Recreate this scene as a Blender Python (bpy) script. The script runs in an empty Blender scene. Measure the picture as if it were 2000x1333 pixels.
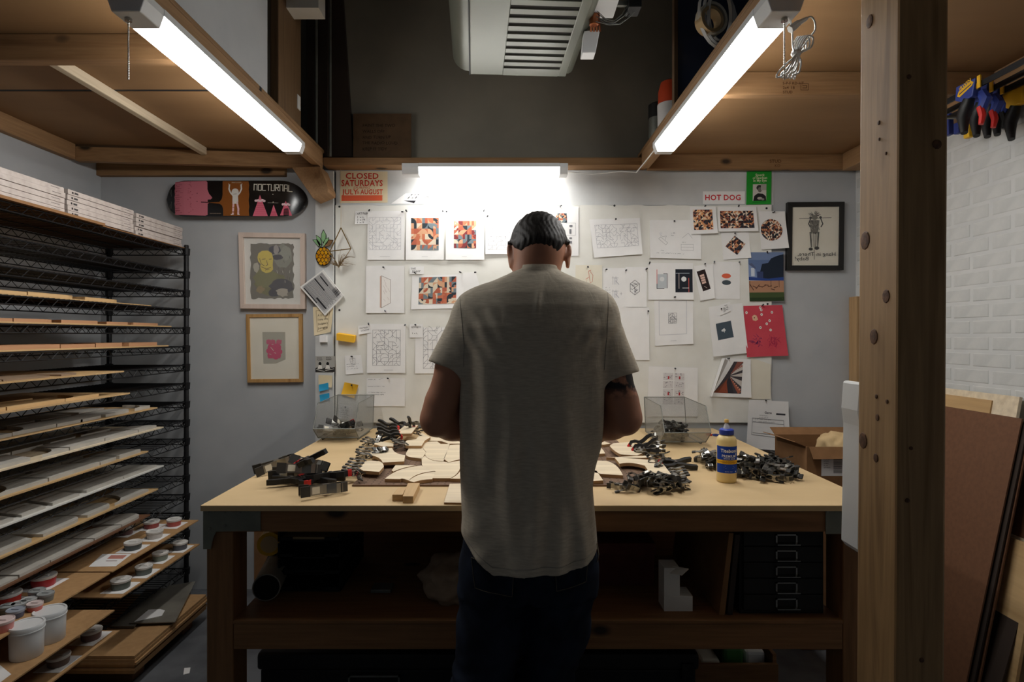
import bpy, bmesh, math, random
import numpy as np
from mathutils import Vector, Matrix, Euler
from mathutils.bvhtree import BVHTree
random.seed(7); np.random.seed(7)
SC = bpy.context.scene
COL = SC.collection
PI = math.pi
# ---------------------------------------------------------------- camera, world, exposure
F, VX, VY, CH = 1138.0, 992.0, 655.0, 1.44      # focal length (px), principal point (px), lens height (m)
cam_d = bpy.data.cameras.new('camera'); cam = bpy.data.objects.new('camera', cam_d); COL.objects.link(cam)
cam.location = (0, 0, CH); cam.rotation_euler = (PI/2, 0, 0)
cam_d.sensor_width = 36; cam_d.lens = 36*F/2000
cam_d.shift_x = (1000-VX)/2000; cam_d.shift_y = -(666.5-VY)/2000
cam_d.clip_start = 0.05
SC.camera = cam
wld = bpy.data.worlds.new('world'); SC.world = wld; wld.use_nodes = True
wld.node_tree.nodes['Background'].inputs[0].default_value = (0.75, 0.87, 1.0, 1)
wld.node_tree.nodes['Background'].inputs[1].default_value = 0.055
SC.view_settings.view_transform = 'Standard'; SC.view_settings.look = 'None'
SC.view_settings.gamma = 1; SC.view_settings.use_curve_mapping = False
SC.view_settings.exposure = 0.0
TUBE_POWER = 33.0
YB = 3.30           # back wall
# ---------------------------------------------------------------- helpers
def W(px, py, Y):   # photo pixel at a known depth -> place in the room
    return Vector(((px-VX)*Y/F, Y, CH-(py-VY)*Y/F))
def onz(px, py, z):  # photo pixel on a known horizontal level -> place in the room
    Y = (CH-z)*F/(py-VY)
    return Vector(((px-VX)*Y/F, Y, z))
def lin(c):
    return tuple(((v/255)/12.92 if v/255 <= 0.04045 else ((v/255+0.055)/1.055)**2.4) for v in c)
def col4(c): return (*lin(c), 1.0)

class MB:
    """collects simple solids into one mesh"""
    def __init__(s): s.v = []; s.f = []; s.m = []; s.c = []
    def add(s, verts, faces, m=0, c=None):
        o = len(s.v); s.v += [tuple(v) for v in verts]
        for f in faces:
            s.f.append(tuple(i+o for i in f)); s.m.append(m); s.c.append(c)
        return s
    def box(s, lo, hi, m=0, c=None, M=None):
        x0,y0,z0 = lo; x1,y1,z1 = hi
        v = [(x0,y0,z0),(x1,y0,z0),(x1,y1,z0),(x0,y1,z0),(x0,y0,z1),(x1,y0,z1),(x1,y1,z1),(x0,y1,z1)]
        if M is not None: v = [M @ Vector(p) for p in v]
        return s.add(v, [(0,3,2,1),(4,5,6,7),(0,1,5,4),(1,2,6,5),(2,3,7,6),(3,0,4,7)], m, c)
    def prism(s, poly, axis, a, b, m=0, c=None, M=None):
        """poly in the two other axes (order x,y,z without axis), extruded from a to b"""
        def put(p, t):
            q = {'x': (t, p[0], p[1]), 'y': (p[0], t, p[1]), 'z': (p[0], p[1], t)}[axis]
            return M @ Vector(q) if M is not None else q
        n = len(poly)
        v = [put(p, a) for p in poly]+[put(p, b) for p in poly]
        f = [tuple(range(n-1, -1, -1)), tuple(range(n, 2*n))]+[(i, (i+1) % n, n+(i+1) % n, n+i) for i in range(n)]
        return s.add(v, f, m, c)
    def tube(s, pts, r, n=6, m=0, c=None, caps=True):
        pts = [Vector(p) for p in pts]; k = len(pts)
        rs = r if isinstance(r, (list, tuple)) else [r]*k
        up = None; rings = []
        for i, p in enumerate(pts):
            d = (pts[min(i+1, k-1)]-pts[max(i-1, 0)])
            if d.length < 1e-9: d = Vector((0,0,1))
            d.normalize()
            if up is None:
                up = Vector((0,0,1)) if abs(d.z) < .9 else Vector((1,0,0))
            a = d.cross(up)
            if a.length < 1e-6: a = d.orthogonal()
            a.normalize(); b = a.cross(d); up = b
            rings.append([p+(a*math.cos(t)+b*math.sin(t))*rs[i] for t in (2*PI*j/n for j in range(n))])
        v = [q for rg in rings for q in rg]; f = []
        for i in range(k-1):
            for j in range(n):
                f.append((i*n+j, i*n+(j+1) % n, (i+1)*n+(j+1) % n, (i+1)*n+j))
        if caps: f += [tuple(range(n-1, -1, -1)), tuple((k-1)*n+j for j in range(n))]
        return s.add(v, f, m, c)
    def lathe(s, prof, n=20, ctr=(0,0,0), m=0, c=None, axis='z', M=None):
        cx, cy, cz = ctr; v = []; f = []; k = len(prof)
        for r, z in prof:
            for j in range(n):
                t = 2*PI*j/n; p = (r*math.cos(t), r*math.sin(t), z)
                if axis == 'y': p = (p[0], p[2], p[1])
                if M is not None: p = M @ Vector(p)
                v.append((p[0]+cx, p[1]+cy, p[2]+cz))
        for i in range(k-1):
            for j in range(n):
                q = (i*n+j, i*n+(j+1) % n, (i+1)*n+(j+1) % n, (i+1)*n+j)
                f.append(q if axis == 'z' else q[::-1])
        f += [tuple(range(n-1, -1, -1)), tuple((k-1)*n+j for j in range(n))]
        return s.add(v, f, m, c)
    def mesh(s, name, mats, org=(0,0,0), smooth=False):
        me = bpy.data.meshes.new(name)
        o = Vector(org)
        me.from_pydata([(p[0]-o[0], p[1]-o[1], p[2]-o[2]) for p in s.v], [], s.f)
        for m in (mats if isinstance(mats, (list, tuple)) else [mats]): me.materials.append(m)
        me.polygons.foreach_set('material_index', s.m)
        if any(c is not None for c in s.c):
            ca = me.color_attributes.new('Col', 'FLOAT_COLOR', 'CORNER')
            a = np.ones((len(me.loops), 4), dtype=np.float32); i = 0
            for f, c in zip(s.f, s.c):
                k = len(f); a[i:i+k, :3] = c if c is not None else (1,1,1); i += k
            ca.data.foreach_set('color', a.ravel())
        if smooth:
            me.polygons.foreach_set('use_smooth', [True]*len(s.f))
            try: me.set_sharp_from_angle(angle=math.radians(40))
            except Exception: pass
        me.update()
        return me
ORG = {}
def props(o, label=None, cat=None, group=None, kind=None):
    if label: o['label'] = label
    if cat: o['category'] = cat
    if group: o['group'] = group
    if kind: o['kind'] = kind
    return o
def thing(name, label, cat, loc, group=None):
    o = bpy.data.objects.new(name, None); COL.objects.link(o); o.location = loc
    o.empty_display_size = 0.05
    ORG[o.name] = Vector(loc)
    return props(o, label, cat, group)
def bevel(o, w, seg=2):
    b = o.modifiers.new('edge', 'BEVEL'); b.width = w; b.segments = seg; b.limit_method = 'ANGLE'; b.angle_limit = math.radians(40)
    return o
def mk(name, mb, mats, parent=None, label=None, cat=None, group=None, kind=None, smooth=False, bev=0):
    if parent is not None: org = ORG[parent.name]
    else:
        a = np.array(mb.v); lo = a.min(0); hi = a.max(0)
        org = Vector(((lo[0]+hi[0])/2, (lo[1]+hi[1])/2, lo[2]))
    me = mb.mesh(name, mats, org, smooth)
    o = bpy.data.objects.new(name, me); COL.objects.link(o)
    if parent is not None: o.parent = parent
    else: o.location = org
    ORG[o.name] = org
    if bev: bevel(o, bev)
    return props(o, label, cat, group, kind)
def place(proto_mesh, name, parent=None, M=None, label=None, cat=None, group=None):
    o = bpy.data.objects.new(name, proto_mesh); COL.objects.link(o)
    if parent is not None: o.parent = parent
    if M is not None: o.matrix_local = M
    return props(o, label, cat, group)
def dup(root, M, label=None, group=None):
    r = root.copy(); COL.objects.link(r); r.matrix_world = M
    if label: r['label'] = label
    if group: r['group'] = group
    for ch in list(root.children):
        c = ch.copy(); COL.objects.link(c); c.parent = r
    return r
# ---------------------------------------------------------------- materials
def mat(name, base=(200,200,200), rough=0.6, metal=0.0, spec=0.4):
    m = bpy.data.materials.new(name); m.use_nodes = True
    b = m.node_tree.nodes['Principled BSDF']
    b.inputs['Base Color'].default_value = col4(base); b.inputs['Roughness'].default_value = rough
    b.inputs['Metallic'].default_value = metal; b.inputs['Specular IOR Level'].default_value = spec
    return m
def N(m, t, **kw):
    n = m.node_tree.nodes.new(t)
    for k, v in kw.items():
        if k in n.inputs: n.inputs[k].default_value = v
        else: setattr(n, k, v)
    return n
def L(m, a, b): m.node_tree.links.new(a, b)
def bsdf(m): return m.node_tree.nodes['Principled BSDF']
def ramp(m, stops):
    r = m.node_tree.nodes.new('ShaderNodeValToRGB'); e = r.color_ramp.elements
    while len(e) < len(stops): e.new(0.5)
    for i, (p, c) in enumerate(stops): e[i].position = p; e[i].color = col4(c)
    return r
def coords(m, scale=(1,1,1), kind='Object', rot=(0,0,0)):
    t = N(m, 'ShaderNodeTexCoord'); mp = N(m, 'ShaderNodeMapping')
    mp.inputs['Scale'].default_value = scale; mp.inputs['Rotation'].default_value = rot
    L(m, t.outputs[kind], mp.inputs['Vector']); return mp.outputs['Vector']
def bump(m, sock, strength=0.2, dist=0.005):
    b = N(m, 'ShaderNodeBump', Strength=strength, Distance=dist)
    L(m, sock, b.inputs['Height']); L(m, b.outputs['Normal'], bsdf(m).inputs['Normal']); return b
def noisy(name, c1, c2, scale=8, rough=0.7, bmp=0.1, detail=6, stretch=(1,1,1), metal=0.0, dist=0.003, spec=0.4, lo=.35, hi=.65):
    m = mat(name, c1, rough, metal, spec)
    v = coords(m, stretch)
    n = N(m, 'ShaderNodeTexNoise', Scale=scale, Detail=detail); L(m, v, n.inputs['Vector'])
    r = ramp(m, [(lo, c1), (hi, c2)]); L(m, n.outputs['Fac'], r.inputs['Fac'])
    L(m, r.outputs['Color'], bsdf(m).inputs['Base Color'])
    if bmp: bump(m, n.outputs['Fac'], bmp, dist)
    return m
def wood(name, c1, c2, c3, axis='x', scale=1.0, knots=True, rough=0.65, rings=1.0):
    """sawn softwood: stretched grain, faint rings, a few dark knots"""
    m = mat(name, c1, rough)
    k = {'x': (.06,1,1), 'y': (1,.06,1), 'z': (1,1,.06)}[axis]
    v = coords(m, k)
    n1 = N(m, 'ShaderNodeTexNoise', Scale=14*scale, Detail=5, Distortion=1.2*rings); L(m, v, n1.inputs['Vector'])
    n2 = N(m, 'ShaderNodeTexNoise', Scale=110*scale, Detail=3); L(m, v, n2.inputs['Vector'])
    r = ramp(m, [(.3, c1), (.52, c2), (.72, c3)]); L(m, n1.outputs['Fac'], r.inputs['Fac'])
    mx = N(m, 'ShaderNodeMix', data_type='RGBA', blend_type='MULTIPLY'); mx.inputs[0].default_value = .35
    r2 = ramp(m, [(.3, (170,160,150)), (.7, (255,255,255))]); L(m, n2.outputs['Fac'], r2.inputs['Fac'])
    L(m, r.outputs['Color'], mx.inputs[6]); L(m, r2.outputs['Color'], mx.inputs[7]); out = mx.outputs[2]
    if knots:
        kk = {'x': (.55,1,1), 'y': (1,.55,1), 'z': (1,1,.55)}[axis]
        vk = coords(m, kk); vo = N(m, 'ShaderNodeTexVoronoi', Scale=5.5); L(m, vk, vo.inputs['Vector'])
        rk = ramp(m, [(.07, (255,255,255)), (.13, (0,0,0))]); L(m, vo.outputs['Distance'], rk.inputs['Fac'])
        mk_ = N(m, 'ShaderNodeMix', data_type='RGBA', blend_type='MIX')
        L(m, rk.outputs['Color'], mk_.inputs[0]); L(m, out, mk_.inputs[6]); mk_.inputs[7].default_value = col4(tuple(int(q*.42) for q in c3))
        out = mk_.outputs[2]
    L(m, out, bsdf(m).inputs['Base Color']); bump(m, n1.outputs['Fac'], .12, .002)
    return m
def emit(name, c, s):
    m = bpy.data.materials.new(name); m.use_nodes = True; nt = m.node_tree
    nt.nodes.remove(nt.nodes['Principled BSDF']); e = nt.nodes.new('ShaderNodeEmission')
    e.inputs[0].default_value = (*c, 1); e.inputs[1].default_value = s
    nt.links.new(e.outputs[0], nt.nodes['Material Output'].inputs[0]); return m
def glassy(name, tint=(255,255,255), alpha=.93, rough=.04):
    m = bpy.data.materials.new(name); m.use_nodes = True; nt = m.node_tree
    b = nt.nodes['Principled BSDF']; t = nt.nodes.new('ShaderNodeBsdfTransparent'); x = nt.nodes.new('ShaderNodeMixShader')
    t.inputs[0].default_value = col4(tint)
    b.inputs['Base Color'].default_value = (.8,.8,.8,1); b.inputs['Roughness'].default_value = rough
    x.inputs[0].default_value = alpha
    nt.links.new(b.outputs[0], x.inputs[1]); nt.links.new(t.outputs[0], x.inputs[2]); nt.links.new(x.outputs[0], nt.nodes['Material Output'].inputs[0])
    return m
M = {}
M['print'] = mat('printed_ink', rough=.75, spec=.15)
_a = N(M['print'], 'ShaderNodeAttribute', attribute_name='Col'); L(M['print'], _a.outputs['Color'], bsdf(M['print']).inputs['Base Color'])
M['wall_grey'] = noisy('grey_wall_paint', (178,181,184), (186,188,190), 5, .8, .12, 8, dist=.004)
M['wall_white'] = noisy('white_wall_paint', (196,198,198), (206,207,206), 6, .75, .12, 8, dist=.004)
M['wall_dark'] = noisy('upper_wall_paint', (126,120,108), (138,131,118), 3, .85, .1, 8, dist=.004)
M['brick'] = noisy('whitewashed_brick', (190,192,191), (202,203,201), 14, .75, .3, 8, dist=.005)
M['board'] = noisy('white_pinboard', (222,221,214), (229,228,222), 9, .8, .05, 6)
M['floor'] = noisy('grey_concrete', (82,84,88), (104,106,110), 7, .7, .1, 8)
M['wood_x'] = wood('pine_along_x', (142,106,70), (156,120,82), (128,94,60), 'x')
M['wood_y'] = wood('pine_along_y', (152,116,80), (166,130,92), (138,104,70), 'y')
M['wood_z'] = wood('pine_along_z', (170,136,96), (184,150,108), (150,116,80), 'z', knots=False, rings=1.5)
M['dark_x'] = wood('bench_pine_x', (130,92,56), (146,104,66), (114,78,46), 'x')
M['dark_z'] = wood('bench_pine_z', (130,92,56), (146,104,66), (114,78,46), 'z')
M['dark_y'] = wood('bench_pine_y', (130,92,56), (146,104,66), (114,78,46), 'y')
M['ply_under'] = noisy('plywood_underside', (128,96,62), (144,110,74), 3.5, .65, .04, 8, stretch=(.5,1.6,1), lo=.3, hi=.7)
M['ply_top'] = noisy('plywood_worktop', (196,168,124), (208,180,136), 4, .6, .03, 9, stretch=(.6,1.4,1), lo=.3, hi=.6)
M['ply_pale'] = wood('pale_plywood', (226,208,176), (232,216,188), (218,198,164), 'x', .4, False, .6)
M['ply_tray'] = wood('tray_plywood', (198,162,112), (208,174,126), (186,150,102), 'y', .4, False, .6)
M['ply_edge'] = wood('batten_wood', (196,180,154), (206,190,164), (184,166,138), 'y', .6, False)
M['white_ply'] = noisy('white_faced_board', (214,212,205), (222,220,214), 5, .55, .02)
M['hardboard'] = noisy('brown_hardboard', (104,70,48), (113,77,53), 60, .7, .05)
M['pegboard'] = noisy('brown_pegboard', (108,84,66), (118,92,73), 60, .75, .05)
M['hole'] = mat('dark_hole', (22,18,15), .9)
M['black_metal'] = mat('black_wire', (26,26,28), .45, .3)
M['black'] = mat('black_plastic', (28,28,29), .45)
M['black_matte'] = mat('black_paint', (24,24,25), .7)
M['rubber'] = mat('dark_grip', (52,50,47), .5)
M['chrome'] = mat('bright_steel', (178,176,172), .25, 1.0)
M['steel'] = noisy('dull_steel', (120,122,116), (134,136,130), 20, .5, .03, metal=.7)
M['galv'] = noisy('galvanised_plate', (112,114,104), (126,128,116), 14, .6, .04, metal=.15)
M['white_plastic'] = mat('white_plastic', (226,227,226), .4)
M['white_metal'] = mat('white_enamel', (215,217,218), .35)
M['heater'] = noisy('heater_enamel', (96,98,88), (103,105,94), 3, .38, .02, metal=.25)
M['paper'] = noisy('white_paper', (232,231,230), (238,237,236), 10, .85, .02)
M['paper2'] = noisy('ivory_paper', (224,218,200), (230,224,208), 10, .85, .02)
M['kraft'] = noisy('kraft_paper', (196,168,124), (206,178,134), 12, .85, .05)
M['card'] = noisy('brown_cardboard', (128,92,58), (138,100,65), 20, .85, .04)
M['card_dark'] = noisy('old_cardboard', (84,64,44), (94,72,50), 16, .85, .05)
M['red'] = mat('red_plastic', (196,40,36), .45)
M['orange'] = mat('orange_plastic', (222,84,48), .45)
M['blue'] = mat('blue_plastic', (44,62,138), .45)
M['yellow'] = mat('yellow_plastic', (226,176,34), .45)
M['ink'] = mat('dark_ink', (30,30,32), .7)
M['glass'] = glassy('picture_glass')
M['tube'] = emit('led_diffuser', (1.0, .985, .95), TUBE_POWER)
# ---------------------------------------------------------------- flat print: polygons and lettering with a colour each
GLYPH = {}
def _glyphs():
    dg = bpy.context.evaluated_depsgraph_get()
    chars = "ABCDEFGHIJKLMNOPQRSTUVWXYZabcdefghijklmnopqrstuvwxyz0123456789&.,!'/-"
    obs = []
    for bold in (0, .022):
        for ch in chars:
            for s in (ch, '|'+ch+'|', '||'):
                c = bpy.data.curves.new('glyph', 'FONT'); c.body = s; c.offset = bold if s == ch else 0; c.resolution_u = 2
                o = bpy.data.objects.new('glyph', c); COL.objects.link(o); obs.append((bold, ch, s, o))
    dg.update()
    tmp = {}
    for bold, ch, s, o in obs:
        me = o.evaluated_get(dg).to_mesh()
        v = [(p.co.x, p.co.y) for p in me.vertices]
        if s == ch: tmp[(bool(bold), ch)] = [v, [tuple(q.vertices) for q in me.polygons], 0.6]
        else:
            w = max(p[0] for p in v)-min(p[0] for p in v)
            if s == '||': tmp[(bool(bold), ch)][2] -= w
            else: tmp[(bool(bold), ch)][2] = w
        o.evaluated_get(dg).to_mesh_clear()
    for *_, o in obs:
        c = o.data; bpy.data.objects.remove(o); bpy.data.curves.remove(c)
    GLYPH.update(tmp)
_glyphs()
def clip_poly(poly, edge):
    """Sutherland-Hodgman against one convex, counter-clockwise outline"""
    out = poly
    n = len(edge)
    for i in range(n):
        a = edge[i]; b = edge[(i+1) % n]; inp = out; out = []
        def side(p): return (b[0]-a[0])*(p[1]-a[1])-(b[1]-a[1])*(p[0]-a[0])
        for j in range(len(inp)):
            p = inp[j]; q = inp[(j+1) % len(inp)]; sp = side(p); sq = side(q)
            if sp >= 0: out.append(p)
            if sp*sq < 0:
                t = sp/(sp-sq); out.append((p[0]+(q[0]-p[0])*t, p[1]+(q[1]-p[1])*t))
        if not out: return []
    return out
class Draw:
    """2D drawing in photo-like units (x right, y down) with a box (x0,y0,x1,y1)"""
    def __init__(s): s.items = []; s.clip = None
    def poly(s, pts, c):
        if s.clip:
            pts = clip_poly(pts[::-1] if area2(pts) < 0 else pts, s.clip)
            if len(pts) < 3: return s
        s.items.append((pts, [tuple(range(len(pts)))], lin(c))); return s
    def rect(s, x0, y0, x1, y1, c): return s.poly([(x0,y0),(x1,y0),(x1,y1),(x0,y1)], c)
    def circ(s, x, y, rx, c, ry=None, n=18):
        ry = ry or rx; return s.poly([(x+rx*math.cos(2*PI*i/n), y+ry*math.sin(2*PI*i/n)) for i in range(n)], c)
    def pie(s, x, y, r, a0, a1, c, r0=0, n=7):
        o = [(x+r*math.cos(a0+(a1-a0)*i/n), y+r*math.sin(a0+(a1-a0)*i/n)) for i in range(n+1)]
        if r0:
            i_ = [(x+r0*math.cos(a0+(a1-a0)*i/n), y+r0*math.sin(a0+(a1-a0)*i/n)) for i in range(n+1)]
            for k in range(n): s.poly([o[k], o[k+1], i_[k+1], i_[k]], c)
            return s
        return s.poly(o+[(x,y)], c)
    def line(s, pts, w, c):
        for a, b in zip(pts[:-1], pts[1:]):
            dx, dy = b[0]-a[0], b[1]-a[1]; d = math.hypot(dx, dy) or 1; nx, ny = -dy/d*w/2, dx/d*w/2
            ex, ey = dx/d*w/3, dy/d*w/3
            s.poly([(a[0]+nx-ex,a[1]+ny-ey),(b[0]+nx+ex,b[1]+ny+ey),(b[0]-nx+ex,b[1]-ny+ey),(a[0]-nx-ex,a[1]-ny-ey)], c)
        return s
    def text(s, t, x, y, size, c, bold=False, sx=1.0, shear=0.0, centre=False, fit=None, rot=0.0, mirror=False, jit=0):
        """x,y = left end of the baseline; size = cap height"""
        k = size/0.72
        adv = sum((GLYPH[(bold, ch)][2]+(.03 if bold else 0) if ch != ' ' else .28) for ch in t)
        if fit: sx = fit/(adv*k)
        if centre: x -= adv*k*sx/2
        cr, sr = math.cos(rot), math.sin(rot); pen = 0
        for ch in t:
            if ch == ' ': pen += .28; continue
            v, f, a = GLYPH[(bold, ch)]
            dy = random.uniform(-jit, jit)
            pts = []
            for p in v:
                lx = (p[0]+pen+p[1]*shear)*k*sx; ly = -p[1]*k+dy
                if mirror: lx = -lx
                pts.append((x+lx*cr-ly*sr, y+lx*sr+ly*cr))
            s.items.append((pts, f, lin(c))); pen += a+(.03 if bold else 0)
        return s
def area2(p): return sum(p[i][0]*p[(i+1) % len(p)][1]-p[(i+1) % len(p)][0]*p[i][1] for i in range(len(p)))
def print_mesh(draw, fn, name, parent, out=Vector((0,-1,0)), gap=.0006, step=.00006, label=None, grid=None):
    step = min(step, .0015/max(1,len(draw.items)))
    """fn maps drawing units to world; later shapes lie a hair further out"""
    mb = MB()
    items = []
    for i, (pts, faces, c) in enumerate(draw.items):
        if grid and len(faces) == 1:      # cut large fills along the sheet's own facets so they follow its curl
            (x0,y0,x1,y1), n = grid; dx, dy = (x1-x0)/n, (y1-y0)/n
            xs = [p[0] for p in pts]; ys = [p[1] for p in pts]
            if max(xs)-min(xs) > dx*.6 or max(ys)-min(ys) > dy*.6:
                q0 = pts if area2(pts) > 0 else pts[::-1]
                for a in range(max(0,int((min(xs)-x0)/dx)), min(n,int((max(xs)-x0)/dx)+1)):
                    for b in range(max(0,int((min(ys)-y0)/dy)), min(n,int((max(ys)-y0)/dy)+1)):
                        X, Y = x0+a*dx, y0+b*dy
                        q = clip_poly(q0, [(X,Y),(X+dx,Y),(X+dx,Y+dy),(X,Y+dy)])
                        if len(q) > 2 and abs(area2(q)) > 1e-4: items.append((i, q, [tuple(range(len(q)))], c))
                continue
        items.append((i, pts, faces, c))
    for i, pts, faces, c in items:
        w = [fn(*p)+out*(gap+step*i) for p in pts]
        # keep the printed side outwards
        fs = []
        for f in faces:
            nrm = Vector((0,0,0))
            for k in range(len(f)): nrm += (w[f[k]]).cross(w[f[(k+1) % len(f)]])
            fs.append(f if nrm.dot(out) >= 0 else f[::-1])
        mb.add(w, fs, 0, c)
    o = mk(name, mb, M['print'], parent, label=label, kind='stuff' if len(draw.items) > 2 else None)
    return o
PAL = [(192,112,84), (208,160,126), (116,128,134), (52,60,66), (216,202,180), (178,98,76)]
PAL2 = [(70,46,44), (36,40,48), (206,146,106), (232,214,192), (150,92,74), (60,60,68)]
def truchet(d, x0, y0, x1, y1, nx, ny, pal, seed):
    r = random.Random(seed); w = (x1-x0)/nx; h = (y1-y0)/ny
    for i in range(nx):
        for j in range(ny):
            a, b, e = r.sample(pal, 3); X = x0+i*w; Y = y0+j*h
            d.rect(X, Y, X+w, Y+h, a); k = r.randrange(5); q = r.randrange(4)
            cx = X+(q in (1,2))*w; cy = Y+(q in (2,3))*h; a0 = [0, PI/2, PI, 1.5*PI][q]
            R = min(w, h)
            if k < 3:
                d.pie(cx, cy, R, a0, a0+PI/2, b)
                if k == 1: d.pie(cx, cy, R*.5, a0, a0+PI/2, e)
            elif k == 3: d.poly([(X,Y),(X+w,Y),(X,Y+h)] if q % 2 else [(X+w,Y),(X+w,Y+h),(X,Y+h)], b)
            else: d.rect(X+w*.5, Y, X+w, Y+h, b)
def tri(d, x0, y0, x1, y1, nx, ny, pal, seed):
    r = random.Random(seed); w = (x1-x0)/nx; h = (y1-y0)/ny
    for i in range(nx):
        for j in range(ny):
            X = x0+i*w; Y = y0+j*h; a, b = r.sample(pal, 2)
            if r.random() < .5: d.poly([(X,Y),(X+w,Y),(X+w,Y+h)], a).poly([(X,Y),(X+w,Y+h),(X,Y+h)], b)
            else: d.poly([(X,Y),(X+w,Y),(X,Y+h)], a).poly([(X+w,Y),(X+w,Y+h),(X,Y+h)], b)
def lines(d, x0, y0, x1, y1, nx, ny, seed, c=(176,176,180), w=.45):
    r = random.Random(seed); a = (x1-x0)/nx; b = (y1-y0)/ny
    d.line([(x0,y0),(x1,y0),(x1,y1),(x0,y1),(x0,y0)], w, c)
    for i in range(nx):
        for j in range(ny):
            X = x0+i*a; Y = y0+j*b; k = r.randrange(5); q = r.randrange(4)
            cx = X+(q in (1,2))*a; cy = Y+(q in (2,3))*b; a0 = [0, PI/2, PI, 1.5*PI][q]
            if k < 3:
                R = [1, .5, 1][k]
                d.line([(cx+a*R*math.cos(a0+PI/2*t/4), cy+b*R*math.sin(a0+PI/2*t/4)) for t in range(5)], w, c)
            elif k == 3: d.line([(X,Y),(X+a,Y+b)] if q % 2 else [(X+a,Y),(X,Y+b)], w, c)
            if r.random() < .55: d.line([(X,Y),(X,Y+b)], w, c)
            if r.random() < .55: d.line([(X,Y),(X+a,Y)], w, c)
def scribble(d, x0, y0, x1, rows, dy, c=(70,70,74), w=.5, seed=1, amp=.8):
    r = random.Random(seed)
    for k in range(rows):
        y = y0+k*dy; x = x0; pts = []
        e = x0+(x1-x0)*r.uniform(.55, 1)
        while x < e:
            pts.append((x, y+r.uniform(-amp, amp))); x += r.uniform(.5, 1.3)
            if r.random() < .14:
                if len(pts) > 1: d.line(pts, w, c)
                pts = []; x += 1.2
        if len(pts) > 1: d.line(pts, w, c)
# ---------------------------------------------------------------- the room
XL, XR, CEIL = -2.305, 1.97, 4.3
LB, LP, LT = CH+.915, CH+1.004, CH+1.023        # loft: beam underside, plywood underside, plywood top
def slab(name, lo, hi, m): return mk(name, MB().box(lo, hi), m, kind='structure')
slab('floor', (XL-.1, -2.5, -.1), (XR+.1, YB+.1, 0), M['floor'])
slab('wall_left', (XL-.1, -2.5, 0), (XL, YB, CEIL), M['wall_grey'])
wr = slab('wall_right', (XR, -2.5, 0), (XR+.1, YB, CEIL), M['wall_white'])
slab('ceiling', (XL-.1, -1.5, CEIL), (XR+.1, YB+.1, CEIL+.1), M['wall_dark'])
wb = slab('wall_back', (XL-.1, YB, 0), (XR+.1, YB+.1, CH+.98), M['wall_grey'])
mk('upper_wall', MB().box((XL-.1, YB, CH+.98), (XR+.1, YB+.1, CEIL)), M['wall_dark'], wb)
# whitewashed bricks of the right wall, laid in running bond and slightly uneven
bm_ = []
for k in range(4):
    rr = random.Random(k); mb = MB()
    a = [(0, .0975), (0, .0285)]
    x = [-.0975+rr.uniform(0,.004), .0975-rr.uniform(0,.004)]; z = [-.029+rr.uniform(0,.003), .029-rr.uniform(0,.003)]
    t = [-.0012-rr.uniform(0,.0016) for _ in range(4)]
    mb.add([(0,x[0],z[0]),(0,x[1],z[0]),(0,x[1],z[1]),(0,x[0],z[1]),(t[0],x[0]+.004,z[0]+.004),(t[1],x[1]-.004,z[0]+.004),(t[2],x[1]-.004,z[1]-.004),(t[3],x[0]+.004,z[1]-.004)],
           [(4,7,6,5),(0,4,5,1),(1,5,6,2),(2,6,7,3),(3,7,4,0)])
    bm_.append(mb.mesh('brick', M['brick']))
o0 = ORG[wr.name]; n = 0
for r in range(24):
    z = .72+r*.0685
    for c in range(11):
        y = 1.25+c*.205+(.1 if r % 2 else 0)
        if y > YB-.1: continue
        place(bm_[(r*7+c*3) % 4], 'brick', wr, Matrix.Translation(Vector((XR+.0005, y, z))-o0) @ Matrix.Rotation(random.uniform(-.006,.006), 4, 'X'))
# homasote pinboard, painted white, screwed to the back wall
PB = YB-.018
pb = thing('pinboard', 'long white pinboard screwed to the back wall behind the man', 'pinboard', (0, YB-.009, 1))
a, b = W(655, 401, PB), W(1507, 826, PB)
nx = 60; top = [(a.x+(b.x-a.x)*i/nx) for i in range(nx+1)]
rr = random.Random(3)
pts = [(x, a.z+(rr.uniform(-.004,.002) if 5 < i < nx else 0)) for i, x in enumerate(top)]
rgt = [(b.x+rr.uniform(-.006,.003), a.z+(b.z-a.z)*i/22) for i in range(1, 22)]
rgt = [(x if z < 1.25 else b.x, z) for x, z in rgt]
pts += rgt+[(b.x-.13, b.z), (b.x-.13, b.z), (a.x, b.z)]
pts = [p for i, p in enumerate(pts) if i == 0 or p != pts[i-1]]
mk('panel', MB().prism(pts[::-1], 'y', PB, YB), M['board'], pb)
mb = MB()
mb.box((a.x-.012, PB-.002, b.z-.02), (a.x-.002, YB, CH+.92)); mk('edge_strip', mb, M['ink'], pb)
for px, py in ((663,404),(663,606),(1497,407),(1499,594),(1200,402)):
    p = W(px, py, PB); mk('screw', MB().lathe([(.006,0),(.006,-.002),(.003,-.004)], 8, p, axis='y'), M['black_metal'], pb)
# white corner stud between the pinboard and the grey wall
slab('trim_1', (W(617,0,3.27).x, 3.262, .3), (W(652,0,3.27).x, YB, CH+.92), M['wall_white'])
slab('trim_2', (a.x, YB-.006, W(0,401,PB).z+.003), (W(1510,0,YB).x, YB, CH+.93), M['wall_white'])
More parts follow.
